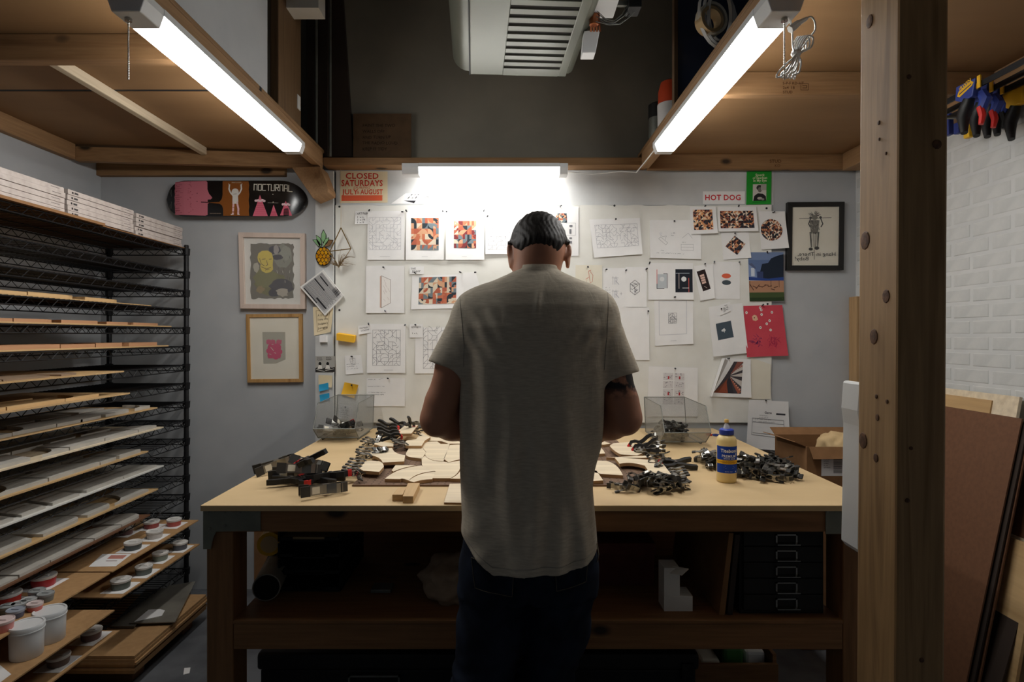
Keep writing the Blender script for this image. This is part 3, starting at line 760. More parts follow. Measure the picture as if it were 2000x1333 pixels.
for lo, hi in (((x0,y0,.0),(x1,y0+.015,h-.03)),((x0,y1-.015,0),(x1,y1,h)),((x0,y0+.0155,0),(x0+.015,y1-.0155,h)),((x1-.015,y0+.0155,0),(x1,y1-.0155,h))): mk('side', MB().box(lo,hi), M['dark_x'], cr, bev=.002)
mk('bottom', MB().box((x0+.016,y0+.016,0),(x1-.016,y1-.016,.012)), M['dark_x'], cr)
grn = mat('green_wrap',(66,120,60),.4)
for k,(xa,ya,za,m,lab) in enumerate(((.71,2.15,.21,M['paper2'],'cream packet in the left of the wooden crate'),(.80,2.16,.25,grn,'green wrapped packet in the middle of the wooden crate'),(.885,2.17,.23,M['paper'],'white packet in the right of the wooden crate'))):
    mk('packet', MB().box((xa,ya,.0125),(xa+.075,ya+.2,za+.03)), m, None, lab, 'packet', bev=.012)
# ---------------------------------------------------------------- cartons right of the bench
M['label'] = M['paper']
lb = thing('moving_carton', 'closed brown carton on the floor carrying the open carton', 'carton', (1.56,2.86,0))
mk('body', MB().box((1.34,2.66,0),(1.84,3.06,.70)), M['card'], lb, bev=.004)
mk('tape', MB().box((1.56,2.655,.3),(1.61,3.05,.701)), M['kraft'], lb)
oc = thing('open_carton', 'open brown carton with crumpled paper and shipping label behind bench', 'carton', (1.56,2.86,.702))
x0,x1,y0,y1,z0,z1 = 1.375,1.80,2.68,3.0,.702,.925
mb = MB(); t=.004
for lo,hi in (((x0,y0,z0),(x1,y0+t,z1)),((x0,y1-t,z0),(x1,y1,z1)),((x0,y0+t,z0),(x0+t,y1-t,z1)),((x1-t,y0+t,z0),(x1,y1-t,z1)),((x0,y0,z0),(x1,y1,z0+t))): mk('wall', MB().box(lo,hi), M['card'], oc)
def flap(P, par, n='flap', m=None):
    P = [Vector(p) for p in P]; nn = (P[1]-P[0]).cross(P[2]-P[1]).normalized()*.003
    return mk(n, MB().add(P+[p+nn for p in P], [(3,2,1,0),(4,5,6,7),(0,1,5,4),(1,2,6,5),(2,3,7,6),(3,0,4,7)]), m or M['card'], par)
flap([(x0+.01,y0-.001,z1),(x1,y0-.001,z1),(x1,y0-.03,z1-.045),(x0+.015,y0-.03,z1-.05)], oc)
flap([(x0,y1,z1),(x1,y1,z1),(x1,y1+.06,z1+.03),(x0,y1+.06,z1+.03)], oc)
flap([(x0,y0+.01,z1),(x0,y1-.01,z1),(x0-.075,y1-.03,z1+.02),(x0-.055,y0,z1+.022)], oc)
a, b = W(1604,892,2.68), W(1662,930,2.68); b.x = 1.72
d = Draw(); d.rect(0,0,100,56,(232,231,230))
rr = random.Random(2)
for g, (gx, gy, gw, gh) in enumerate(((20,8,14,40),(46,8,22,30))):
    y = gy
    while y < gy+gh: q = rr.uniform(.6,1.8); d.rect(gx,y,gx+gw,y+q,(30,30,32)); y += q+rr.uniform(.6,1.6)
d.rect(44,42,54,50,(30,30,32)); scribble(d, 74, 10, 94, 8, 4.6, w=.8, seed=4); scribble(d, 4, 8, 16, 5, 6, w=.8, seed=5)
print_mesh(d, lambda x,y: Vector((a.x+(b.x-a.x)*x/100, 2.68, a.z+(b.z-a.z)*y/56)), 'shipping_label', oc)
crumple('crumpled_paper', (1.62,2.85,.85), .10, .09, .075, M['kraft'], 'crumpled kraft paper sticking out of the open carton', 'paper', 8, .5)
# ---------------------------------------------------------------- sheet goods leaning on the right wall
def sheet(xb, zb, xt, zt, y0, y1, th, m, label, name='sheet_panel'):
    k = 1.042; xb, xt, y0, y1 = xb*k, xt*k, y0*k, min(y1*k, 2.64); zt = CH+(zt-CH)*k
    mb = MB(); n_ = Vector((zt-zb, 0, -(xt-xb))).normalized()*th
    v = []
    for y in (y0, y1):
        for p in ((xb,zb),(xt,zt)):
            v += [Vector((p[0],y,p[1])), Vector((p[0],y,p[1]))+n_]
    # order per y: b, b+n, t, t+n
    mb.add(v, [(0,2,3,1),(5,7,6,4),(0,4,6,2),(1,3,7,5),(2,6,7,3),(0,1,5,4)])
    return mk(name, mb, m, None, label, 'panel')
sheet(1.597,.004,1.826,1.143,2.07,2.62,.006,M['hardboard'],'tall brown hardboard sheet leaning in front of the white brick wall')
sheet(1.612,.004,1.834,1.128,2.055,2.6,.006,M['dark_plank'],'dark hardboard sheet just behind the tall brown one')
sheet(1.627,.004,1.842,1.13,2.05,2.6,.006,M['hardboard'],'brown hardboard sheet third in the leaning stack')
sheet(1.642,.004,1.852,1.19,2.23,2.95,.009,M['ply_tray'],'tan plywood sheet with its top showing above the hardboard')
sheet(1.66,.004,1.862,1.215,2.12,3.0,.012,M['ply_pale'],'pale plywood sheet rearmost and tallest of the leaning stack')
sheet(1.632,.004,1.745,.46,1.99,2.6,.006,M['dark_plank'],'short dark offcut low in the leaning stack')
sheet(1.675,.004,1.79,.72,1.965,2.6,.012,M['ply_tray'],'short plywood offcut at the lower right of the leaning stack')
sheet(1.71,.004,1.82,.76,1.89,2.5,.012,M['ply_pale'],'pale plywood offcut nearest the camera by the right wall')
sheet(1.735,.004,1.845,.98,1.9,2.6,.006,M['hardboard'],'brown board close to the white wall at the right frame edge')
# ---------------------------------------------------------------- wire rack on the left wall
RX0, RX1, RY0, RY1 = -2.19, -1.766, 1.66, 3.20
SHZ = [1.909, 1.783]+[1.681-.1016*k for k in range(16)]      # shelf heights from the top down
rk = thing('wire_rack', 'tall black wire rack of drying trays along the left wall', 'rack', (-1.98, 2.43, 0))
for x in (RX0, RX1):
    for y in (RY0, RY1):
        p_ = mk('post', MB().lathe([(.008,0),(.02,.004),(.02,.03),(.0125,.034),(.0125,1.93),(.01,1.935)], 14, (x,y,0)), M['black_metal'], rk, smooth=True)
        cm = None
for k, z in enumerate(SHZ):
    o_ = ORG[rk.name]
    if k == 0:
        fr = MB(); wi = MB()
        def truss(a, b, n):
            a = Vector(a); b = Vector(b); dn = Vector((0,0,-.03))
            fr.tube([a,b], .0032, 5); fr.tube([a+dn,b+dn], .0028, 5)
            z_ = [a.lerp(b,i/n)+(dn if i % 2 else Vector((0,0,0))) for i in range(n+1)]
            fr.tube(z_, .0022, 4)
        truss((RX1,RY0,0),(RX1,RY1,0),44); truss((RX0,RY0,0),(RX0,RY1,0),44); truss((RX0,RY0,0),(RX1,RY0,0),12); truss((RX0,RY1,0),(RX1,RY1,0),12)
        for x in (RX0, RX1):
            for y in (RY0, RY1): fr.lathe([(.0135,-.032),(.0175,-.03),(.0195,.006),(.0135,.008)], 10, (x,y,0))
        nw = 58
        for i in range(1, nw):
            y = RY0+(RY1-RY0)*i/nw; wi.tube([(RX0,y,.003),(RX1,y,.003)], .0016, 4)
        for x in (RX0+.14, RX0+.28): wi.tube([(x,RY0,0),(x,RY1,0)], .0028, 4)
        me1 = fr.mesh('shelf_frame', M['black_metal'], (0,0,0)); me2 = wi.mesh('shelf_wires', M['black_metal'], (0,0,0))
    s_ = place(me1, 'wire_shelf', rk, T(Vector((0,0,z))-o_), None); s_['kind'] = 'stuff'
    w_ = place(me2, 'shelf_wires', s_); w_['kind'] = 'stuff'
ORD = ['top','second','third','fourth','fifth','sixth','seventh','eighth','ninth','tenth','eleventh','twelfth','thirteenth','fourteenth','fifteenth','sixteenth','seventeenth','eighteenth']
# flat white boxes on the top shelf, three stacks of five on a cardboard sheet
mk('cardboard_sheet', MB().box((RX0+.01, RY0+.05, SHZ[0]+.0055), (RX1+.018, 2.53, SHZ[0]+.0165)), M['card'], None, 'corrugated cardboard sheet under the near white boxes on the rack', 'sheet')
mk('cardboard_sheet', MB().box((RX0+.01, 2.54, SHZ[0]+.0055), (RX1+.0, 3.19, SHZ[0]+.0095)), M['card'], None, 'thin cardboard sheet under the far white boxes on the rack', 'sheet')
shrink = noisy('shrink_wrap_card', (178,167,161),(196,186,180),30,.25,.25,3,spec=.6,dist=.002)
for s_, (ya, yb, stn) in enumerate(((1.92,2.345,'nearest'),(2.36,2.775,'middle'),(2.79,3.185,'farthest'))):
    for k in range(5):
        z = SHZ[0]+(.0175 if s_ == 0 else .0105 if s_ == 2 else .0175 if False else .0105)+(.0 if s_ != 1 else .007)+k*.0215
        dx = random.uniform(-.004,.004)
        t = thing('flat_box', f'flat wrapped white box, {["bottom","second from bottom","middle","second from top","top"][k]} of the {stn} stack on the rack', 'box', (-1.98,(ya+yb)/2,z), 'white boxes on top of the rack')
        mk('carton', MB().box((RX0+.03,ya,z),(-1.782+dx,yb,z+.0205)), shrink, t, bev=.0015)
        d = Draw()
        ym = yb-.07; d.rect(ym, z+.011, ym+.045, z+.0125, (60,58,58))
        d.rect(ya+.02, z+.006, ya+.028, z+.014, (50,48,48)).rect(ya+.034, z+.006, ya+.055, z+.0135, (70,68,68))
        print_mesh(d, lambda y, zz: Vector((-1.782+dx, y, zz)), 'stamp', t, out=Vector((1,0,0)))
# trays with plywood pieces drying on them
def arcpts(cx, cy, r, a0, a1, n=8): return [(cx+r*math.cos(a0+(a1-a0)*i/n), cy+r*math.sin(a0+(a1-a0)*i/n)) for i in range(n+1)]
def pieceshape(r, w, l):
    k = r.randrange(5)
    if k == 0: return [(0,0),(w,0),(w,l),(0,l)]
    if k == 1: return [(0,0),(w,0)]+arcpts(0,l-w if l > w else 0, w, 0, PI/2)
    if k == 2: return [(0,0),(w,0),(w,l*.7)]+arcpts(w/2,l*.7,w/2,0,PI)
    if k == 3: return [(0,0),(w,l*.25),(w,l),(0,l*.8)]
    return arcpts(w,0,w*.98,PI/2,PI,7)+[(0,l),(w,l)]
TR = [  # shelf, far end Y, near end Y, front edge X, tray material, piece material
 (3, 2.94, 1.7, -1.80, 'ply_tray', 'ply_tray', .014), (4, 3.10, 1.7, -1.79, 'ply_tray', 'rosy', .012), (5, 3.03, 1.7, -1.765, 'ply_tray', 'rosy', .016), (6, 2.52, 1.7, -1.66, 'ply_tray', 'grey_ply', .006),
 (7, 2.59, 1.7, -1.68, 'ply_tray', 'ply_tray', .012), (8, 2.885, 1.7, -1.735, 'ply_tray', 'grey_wash', .012), (9, 2.92, 1.7, -1.725, 'ply_pale', 'grey_wash', .013), (10, 2.82, 1.7, -1.74, 'ply_tray', 'grey_wash', .014),
 (11, 2.963, 1.7, -1.75, 'white_ply', 'grey_wash', .010), (12, 2.90, 1.7, -1.74, 'ply_tray', 'grey_wash', .013), (13, 2.81, 1.7, -1.725, 'hardboard', 'grey_wash', .009)]
M['rosy'] = wood('rosy_ply', (176,128,94),(196,150,112),(160,108,76),'y',.5,False)
M['grey_ply'] = noisy('stained_ply', (128,108,88),(142,120,98),9,.7,.02)
M['grey_wash'] = noisy('grey_washed_ply', (172,168,160),(186,182,174),9,.6,.02)
for si, yf, yn, xe, tm, pm, th in TR:
    z = SHZ[si]+.0052; nm = ORD[si]
    mk('drying_tray', MB().box((RX0+.03, yn, z), (xe, yf, z+.006)), M[tm], None, f'thin wooden tray board on the {nm} shelf of the rack', 'tray', 'tray boards on the rack')
    r = random.Random(si*11); y = yn+.02; row = []
    for (xa, xb) in ((xe-.015, xe-.155), (xe-.17, xe-.31)):
        y = yn+.03+r.uniform(0,.08); lim = yf-(.03 if si != 6 else .25)-(.1 if xa < xe-.1 else 0)
        if si in (3,7): lim -= .14
        mine = []
        while y < lim-.06:
            l = min(r.uniform(.12,.30), lim-y); sh = pieceshape(r, .135, l-.006)
            pts = [(xa-(px if r.random() < 2 else 0), y+py) for px, py in sh]
            if area2(pts) < 0: pts = pts[::-1]
            mine.append((pts, r.uniform(-.002,.002))); y += l
        row += [(a_, b_, 'front' if xa > xe-.1 else 'rear', len(mine)-1-i_) for i_, (a_, b_) in enumerate(mine)]
    for pts, dz, rw, k_ in row:
        mk('plywood_piece', MB().prism(pts, 'z', z+.0062, z+.0062+th+dz*(th>.008)), M[pm], None, f'cut plywood piece on {nm} rack shelf tray, {rw} row, {ORD[k_] if k_ else "nearest"} from the far end'.replace('nearest from', 'first from'), 'plywood piece', f'plywood pieces on the {nm} shelf')
# lower trays pulled out into the room, with pots
def pulltray(si, y0, y1, xe, lab, m='hardtray'):
    z = SHZ[si]+.0052
    mk('drying_tray', MB().box((RX0+.2, y0, z), (xe, y1, z+.005)), M[m], None, lab, 'tray', 'tray boards on the rack'); return z+.0052
M['hardtray'] = noisy('tan_hardboard', (170,132,90),(180,142,98),50,.7,.03)
z12 = pulltray(14, 2.385, 3.05, -1.62, 'tan tray of paint pots pulled out at the far lower end of the rack')
z13 = pulltray(15, 2.374, 2.984, -1.578, 'tan tray of grey paint pots just under the red pot tray')
z14 = pulltray(14, 1.55, 2.372, -1.62, 'tan tray with red and small pots at the lower left edge')
z15 = pulltray(15, 1.5, 2.267, -1.53, 'tan tray with two white tubs at the lower left corner')
z16 = pulltray(16, 1.6, 2.31, -1.539, 'lowest pulled out tan tray below the white tubs')
potmat = {}
def pot(px, py, z, r, h, c, lab, swatch=True, lid=(214,212,208)):
    p = onz(px, py, z)
    if c not in potmat: potmat[c] = mat('pot_paint', c, .4)
    if lid not in potmat: potmat[lid] = mat('pot_lid', lid, .4)
    if swatch:
        mk('swatch_card', MB().box((p.x-r*1.3,p.y-r*1.5,z),(p.x+r*1.25,p.y+r*1.5,z+.0008)), M['paper'], None, 'swatch card under the '+' '.join(lab.replace('with white lid ','').split()[:11]), 'card'); z += .001
    t = thing('paint_pot', lab, 'pot', (p.x,p.y,z), 'paint pots on the rack trays')
    mk('jar', MB().lathe([(r*.86,z),(r*.9,z+.002),(r*.97,z+h-.012),(r*.97,z+h-.01)], 20, (p.x,p.y,0)), potmat[c], t, smooth=True)
    mk('lid', MB().lathe([(r,z+h-.0099),(r*1.03,z+h-.008),(r*1.03,z+h-.001),(r*.97,z+h),(r*.9,z+h-.002),(r*.1,z+h-.002)], 20, (p.x,p.y,0)), potmat[lid], t, smooth=True)
    mk('lid_tab', MB().box((p.x-r*.5,p.y-r*.1,z+h-.0018),(p.x+r*.5,p.y+r*.1,z+h+.001)), potmat[lid], t, bev=.001)
G1,G2,RD,PK = (92,98,98),(120,126,126),(170,52,50),(196,120,112)
pot(296,1031,z12,.036,.034,(150,70,66),'white lidded rosy pot at the back of the upper far tray')
pot(340,1027,z12,.034,.034,(176,84,74),'white lidded rosy pot at the far end of the upper tray')
pot(302,1051,z12,.036,.034,(196,192,188),'white pot in front of the rosy pots on the upper tray')
pot(260,1073,z12,.036,.034,(78,84,84),'grey pot with white lid nearest on the upper far tray')
pot(246,1044,z12,.032,.034,(120,92,92),'dull mauve pot at the back of the upper far tray')
pot(352,1073,z13,.034,.036,(86,88,96),'dark pot farthest along the second pulled out tray')
pot(313,1094,z13,.034,.036,(128,136,124),'green grey pot on the second pulled out tray')
pot(281,1121,z13,.035,.036,(98,106,102),'grey pot in the middle of the second pulled out tray')
pot(236,1149,z13,.038,.038,(92,100,94),'grey pot nearest on the second pulled out tray')
pot(85,1144,z14,.042,.040,(176,44,52),'red pot with white lid on the lower left tray')
pot(14,1181,z14,.042,.042,(190,58,48),'orange red pot at the left frame edge')
pot(89,1174,z14,.026,.030,G2,'small grey pot at the back of the lower left tray',False,(150,154,154))
pot(72,1168,z14,.026,.030,G1,'small grey pot farthest back beside the red pot',False,(150,154,154))
pot(36,1192,z14,.024,.026,(150,152,150),'small pale pot second in the cluster left of the pink pot',False,(170,172,172))
pot(56,1184,z14,.024,.026,(160,160,158),'small pale pot behind the small pink pot',False,(170,172,172))
pot(68,1192,z14,.024,.026,(206,110,98),'small pink pot in the cluster on the lower left tray',False,(206,190,188))
pot(30,1206,z14,.026,.028,(92,98,120),'small blue grey pot in front of the cluster',False,(150,156,168))
pot(14,1197,z14,.024,.026,(110,116,118),'small grey pot at the left of the cluster',False,(150,154,154))
pot(3,1232,z14,.034,.036,(206,130,124),'pink pot at the lower left frame edge',False,(216,196,194))
pot(178,1248,z16,.036,.036,(120,92,86),'brownish lidded pot on the lowest pulled out tray')
pot(114,1298,z16,.036,.034,(116,96,86),'brown lidded pot nearest on the lowest pulled out tray')
def tub(px, py, z, r, h, lab):
    p = onz(px, py, z); t = thing('white_tub', lab, 'tub', (p.x,p.y,z), 'white tubs on the rack')
    mk('bucket', MB().lathe([(r*.9,z),(r*.93,z+.003),(r*.97,z+h*.8),(r*1.03,z+h*.81),(r*1.03,z+h*.84),(r*.98,z+h*.85)], 26, (p.x,p.y,0)), M['white_metal'], t, smooth=True)
    mk('lid', MB().lathe([(r*1.01,z+h*.851),(r*1.03,z+h*.97),(r*.99,z+h),(r*.9,z+h*.99),(r*.9,z+h*.965),(r*.1,z+h*.965)], 26, (p.x,p.y,0)), M['white_metal'], t, smooth=True)
tub(52,1281,z15,.049,.108,'white lidded tub nearest to the camera on the lower tray'); tub(97,1250,z15,.049,.106,'white lidded tub behind the nearest white tub')
for lab, q in (('white printed swatch sheet lying at the near end of the upper far tray', ((173,1108),(200,1083),(257,1083),(226,1107))),('white paper under the tubs at the lower left corner',((-15,1310),(0,1300),(22,1318),(-5,1338)))):
    z_ = z12+.0003 if 'upper' in lab else z15+.0003
    P = [onz(px,py,z_) for px,py in q]
    t = thing('swatch_sheet', lab, 'sheet', P[0])
    mk('paper', MB().prism([(v.x,v.y) for v in P] if area2([(v.x,v.y) for v in P])>0 else [(v.x,v.y) for v in P][::-1], 'z', z_, z_+.0006), M['paper'], t)
    if 'upper' in lab:
        d = Draw(); d.poly([(.35,.1),(.9,.1),(.9,.4),(.35,.4)], (190,130,118)); d.rect(.4,.55,.8,.6,(120,90,84))
        print_mesh(d, lambda u,v: (P[1].lerp(P[2],u)).lerp(P[0].lerp(P[3],u), v)+Vector((0,0,.0006)), 'print', t, out=Vector((0,0,1)), gap=.0002)
# curved white-faced pieces and half moons on the trays at shelf 13/14
def flatpiece(quad, z, th, m, lab, grp='white pieces on the lower rack'):
    P = [onz(px,py,z) for px,py in quad]; pts = [(p.x,p.y) for p in P]
    if area2(pts) < 0: pts = pts[::-1]
    return mk('plywood_piece', MB().prism(pts,'z',z,z+th), M[m], None, lab, 'plywood piece', grp)
zz = SHZ[12]+.012
# stack of sheets on the floor in front of the rack
base = mk('floor_sheet', MB().box((-2.1,1.9,.03),(-1.53,2.34,.042)), M['ply_tray'], None, 'lone plywood sheet on the floor at the bottom left', 'sheet')
for y in (2.05, 2.25): pass
mk('floor_runner', MB().box((-2.15,1.75,0),(-1.60,1.95,.029)), M['dark_x'], None, 'dark wooden runner on the floor under the lone sheet', 'runner')
mk('floor_runner', MB().box((-2.15,2.42,0),(-1.56,2.5,.062)), M['dark_x'], None, 'dark wooden runner under the near end of the sheet stack', 'runner')
mk('floor_runner', MB().box((-2.15,2.80,0),(-1.56,2.88,.062)), M['dark_x'], None, 'dark wooden runner under the far end of the sheet stack', 'runner')
for k in range(6):
    dx = random.uniform(-.008,.006)
    mk('floor_sheet', MB().box((-2.15,2.36+abs(dx),.063+k*.0125),(-1.51+dx,2.935+dx,.063+k*.0125+.0105)), M['hardtray'], None, f'tan sheet in the floor stack by the rack, number {["one","two","three","four","five","six"][k]} from below', 'sheet', 'tan sheets stacked on the floor')
z6 = .063+6*.0125
def slabq(quad_, z0, th, m, lab, tilt, nm='wrapped_panel'):
    P = [onz(px,py,z0) for px,py in quad_]
    P = [p+Vector((0,0,tilt[i])) for i,p in enumerate(P)]
    mb = MB(); mb.add(P+[p+Vector((0,0,th)) for p in P], [(3,2,1,0),(4,5,6,7),(0,1,5,4),(1,2,6,5),(2,3,7,6),(3,0,4,7)])
    return mk(nm, mb, m, None, lab, 'panel')
wrapm = noisy('plastic_wrapped_grey',(104,100,92),(128,124,114),6,.25,.2,4,spec=.6)
slabq(((216,1228),(262,1228),(335,1152),(284,1156)), z6, .009, wrapm, 'grey plastic wrapped panel on the floor stack, left one', (.001,.001,.001,.001))
slabq(((252,1220),(342,1217),(382,1141),(330,1150)), z6+.011, .004, wrapm, 'grey plastic wrapped panel leaning on the floor stack, right one', (.0,.0,.01,.01))
slabq(((262,1216),(316,1204),(322,1194),(298,1186)), z6+.016, .002, M['paper'], 'white sheet of paper between the two wrapped panels', (0,0,0,0), 'paper_sheet')
mk('paper_scrap', MB().prism([(p.x,p.y) for p in (onz(358,1319,0),onz(370,1316,0),onz(372,1305,0),onz(360,1306,0))], 'z', .0002, .0012), M['paper'], None, 'small white paper scrap on the concrete floor', 'scrap')
# ---------------------------------------------------------------- papers and pictures on the back wall
PINM = None
LAYER = [0]
def sheet_paper(name, label, cat, quad, draw=None, m='paper', Y=None, curl=(0,0,0,0), pins=(), short=None, group='papers pinned to the board', thick=.0005, box=None, gap=.0012):
    """quad: tl,tr,br,bl in photo px; draw uses photo px inside box (defaults to the quad's bounds); curl = lift of the tl,tr,br,bl corners"""
    LAYER[0] += 1
    Y = (PB if Y is None else Y)-gap-(LAYER[0] % 5)*.0007
    Q = [W(x, y, Y) for x, y in quad]
    if box is None: box = (min(q[0] for q in quad), min(q[1] for q in quad), max(q[0] for q in quad), max(q[1] for q in quad))
    def fn(u, v):
        p = (Q[0].lerp(Q[1], u)).lerp(Q[3].lerp(Q[2], u), v)
        k = curl[0]*max(0,1-u-v)**2+curl[1]*max(0,u-v)**2+curl[2]*max(0,u+v-1)**2+curl[3]*max(0,v-u)**2
        p.y -= k; return p
    n = 10 if any(curl) else 4; mb = MB(); v = []
    for s in (0, 1):
        for j in range(n+1):
            for i in range(n+1):
                p = fn(i/n, j/n); p.y += s*thick; v.append(p)
    f = []; k = (n+1)*(n+1)
    for j in range(n):
        for i in range(n):
            a = j*(n+1)+i; f.append((a, a+n+1, a+n+2, a+1)); f.append((k+a, k+a+1, k+a+n+2, k+a+n+1))
    rim = [j for j in range(n)]+[j*(n+1)+n for j in range(n)]+[n*(n+1)+n-j for j in range(n)]+[(n-j)*(n+1) for j in range(n)]
    for a, b in zip(rim, rim[1:]+rim[:1]): f.append((a, b, k+b, k+a))
    mb.add(v, f)
    C_ = (Q[0]+Q[1]+Q[2]+Q[3])/4; C_.y += .001
    t = thing(name, label, cat, C_, group)
    mk('sheet', mb, M[m] if isinstance(m, str) else m, t, smooth=True)
    if draw is not None:
        print_mesh(draw, lambda x, y: fn((x-box[0])/(box[2]-box[0]), (y-box[1])/(box[3]-box[1])), 'print', t, gap=.0003, grid=(box, 10) if any(curl) else None)
    for i, (px, py) in enumerate(pins):
        push_pin(px, py, (short or label)+('' if len(pins) == 1 else (', left corner', ', right corner', ', bottom', '')[i]))
    return t, fn
def R4(x0,y0,x1,y1,sk=0): return ((x0,y0),(x1,y0+sk),(x1,y1),(x0,y1))
def push_pin(px, py, short):
    global PINM
    if PINM is None:
        PINM = MB().lathe([(.0008,.004),(.0008,-.006),(.0042,-.0065),(.0045,-.008),(.0026,-.0095),(.0026,-.016),(.0046,-.0175),(.0042,-.019)], 10, (0,0,0), axis='y').mesh('push_pin', M['pin'], smooth=True)
    p = W(px, py, PB-.004); r = random.Random(px*31+py)
    o = place(PINM, 'push_pin', None, Matrix.Translation(p) @ Matrix.Rotation(r.uniform(-.5,.2),4,'X') @ Matrix.Rotation(r.uniform(-.5,.5),4,'Z'), 'dark push pin in the '+short, 'pin', 'push pins on the board')
M['pin'] = mat('pin_steel', (70,70,72), .3, .8)
K = (40,40,44); GR = (150,150,154)
# -- posters above and beside the board
d = Draw()
d.text('CLOSED', 707, 349, 11.5, (196,52,40), bold=True, centre=True, fit=66); d.text('SATURDAYS', 707, 363.5, 12, (200,58,42), bold=True, centre=True, fit=82)
d.text('DURING', 706, 369, 4.4, (200,62,44), centre=True, fit=33, shear=.2); d.text('JULY', 684, 380, 10, (214,78,52), bold=True, centre=True, fit=30); d.text('&', 697, 379, 6, (214,78,52)); d.text('AUGUST', 726, 380, 10, (214,78,52), bold=True, centre=True, fit=44)
d.text("''", 677, 370, 3, (200,62,44)).text("''", 731, 370, 3, (200,62,44))
d.rect(667,382,746,393,(222,98,66))
for i in range(5): d.poly([(746,382+i*2.2),(747.8,383.1+i*2.2),(746,384.2+i*2.2)], (222,98,66))
sheet_paper('closed_poster', 'cream poster reading CLOSED SATURDAYS in red letters', 'poster', ((665,334),(757,335),(757,396),(664,397)), d, 'kraft_pale' if 'kraft_pale' in M else M.setdefault('kraft_pale', noisy('cream_poster',(222,206,170),(228,212,178),8,.85,.02)), Y=YB-.006, group=None)
d = Draw(); d.poly([(769,386),(792,379.5),(792,386)], K)
d.text('Les Ballet Train', 797, 393, 4.6, K, shear=.35, jit=.5, fit=50)
for x0, x1 in ((808,829),(836,853)):
    d.line([(x0,384),(x0+2,380.5),(x1-2,380.5),(x1,382.5),(x1-2,384.8),(x0+2,384.8),(x0,383)], .6, K); scribble(d, x0+3, 382.7, x1-2, 1, 1, K, .8, 3, .6)
sheet_paper('train_drawing', 'white drawing of a train nose above the left of pinboard', 'drawing', ((764,398),(792,378),(860,375),(860,399)), d, 'paper', Y=YB-.006, box=(764,375,860,399), group=None)
d = Draw(); d.text('HOT DOG', 1412, 391, 10.5, (206,52,56), bold=True, centre=True, fit=71)
for x0, x1, y in ((1377,1394,391),(1430,1446,391)): pass
sheet_paper('hot_dog_sign', 'white strip reading HOT DOG in red letters', 'sign', R4(1373,374,1455,399), d, 'paper', Y=YB-.006, group=None)
d = Draw()
d.text('Speck', 1484, 344, 5.2, (222,226,190), bold=True, centre=True); d.text('of Sawdust', 1484, 349.6, 5, (222,226,190), bold=True, centre=True, fit=29); d.text('In My Eye', 1484, 355.2, 5, (222,226,190), bold=True, centre=True, fit=27)
d.rect(1470,360,1497,393,(206,204,196)); d.circ(1483,367,6,(60,58,56),5.5); d.circ(1484,371,4.2,(120,116,110),5); d.poly([(1471,393),(1473,383),(1480,378),(1490,379),(1496,384),(1497,393)],(40,40,42))
d.circ(1484,388,5,(180,176,168),2.6); d.circ(1490,390,3,(150,146,140),2); d.rect(1486,360,1497,372,(170,168,160)); d.rect(1470,395,1497,396,(18,96,30))
green = mat('green_cover', (30,150,44), .5)
sheet_paper('green_booklet', 'bright green booklet with a small portrait photo under the right loft', 'booklet', ((1459,335),(1507,334),(1506,399),(1458,400)), d, green, Y=YB-.006, group=None, thick=.004, gap=.006)
# -- skateboard deck
def sk_x(cx): return W(300+cx/4.76, 0, 3.235).x
def sk_z(cy): return W(0, 320+cy/4.76, 3.235).z
x0, x1, z0, z1 = sk_x(88), sk_x(1405), sk_z(488), sk_z(155)
cx0, cx1, hz_ = x0+.125, x1-.135, (z0+z1)/2; hh = (z1-z0)/2
out = [(cx0+.125*math.cos(t)*1.0, hz_+hh*math.sin(t)) for t in (PI/2+PI*i/14 for i in range(15))]+[(cx1+.135*math.cos(t), hz_+hh*math.sin(t)) for t in (-PI/2+PI*i/14 for i in range(15))]
def kick(x):
    a = max(0, (cx0-x)/.125); b = max(0, (x-cx1)/.135); return .035*(a*a+b*b)
sb = thing('skateboard_deck', 'black skateboard deck with pink face artwork hung on the grey wall', 'skateboard', ((x0+x1)/2, 3.25, z0))
nv = 12; mb = MB(); v = []; f = []
def half(x):
    if x < cx0: return hh*math.sqrt(max(0,1-((cx0-x)/.125)**2))
    if x > cx1: return hh*math.sqrt(max(0,1-((x-cx1)/.135)**2))
    return hh
xs = sorted(set([x0+(x1-x0)*.5*(1-math.cos(PI*i/40)) for i in range(41)]))
for s in (0, 1):
    for x in xs:
        h_ = max(half(x), .004)
        for j in range(nv+1):
            w_ = -1+2*j/nv; v.append((x, 3.235+kick(x)+.004*w_*w_+s*.011, hz_+h_*w_))
k = len(xs)*(nv+1)
for i in range(len(xs)-1):
    for j in range(nv):
        a = i*(nv+1)+j; f.append((a,a+nv+1,a+nv+2,a+1)); f.append((k+a,k+a+1,k+a+nv+2,k+a+nv+1))
    for j in (0, nv):
        a = i*(nv+1)+j; f.append((a,k+a,k+a+nv+1,a+nv+1) if j == 0 else (a,a+nv+1,k+a+nv+1,k+a))
for i in (0, len(xs)-1):
    for j in range(nv):
        a = i*(nv+1)+j; f.append((a,a+1,k+a+1,k+a) if i == 0 else (a,k+a,k+a+1,a+1))
mk('deck', mb.add(v, f), mat('deck_black', (22,21,22), .22, spec=.5), sb, smooth=True)
d = Draw(); PKC = (206,120,134); BR = (142,84,36)
rr = random.Random(9)
edge = [(188+rr.uniform(-3,3), 168+i*20) for i in range(16)]
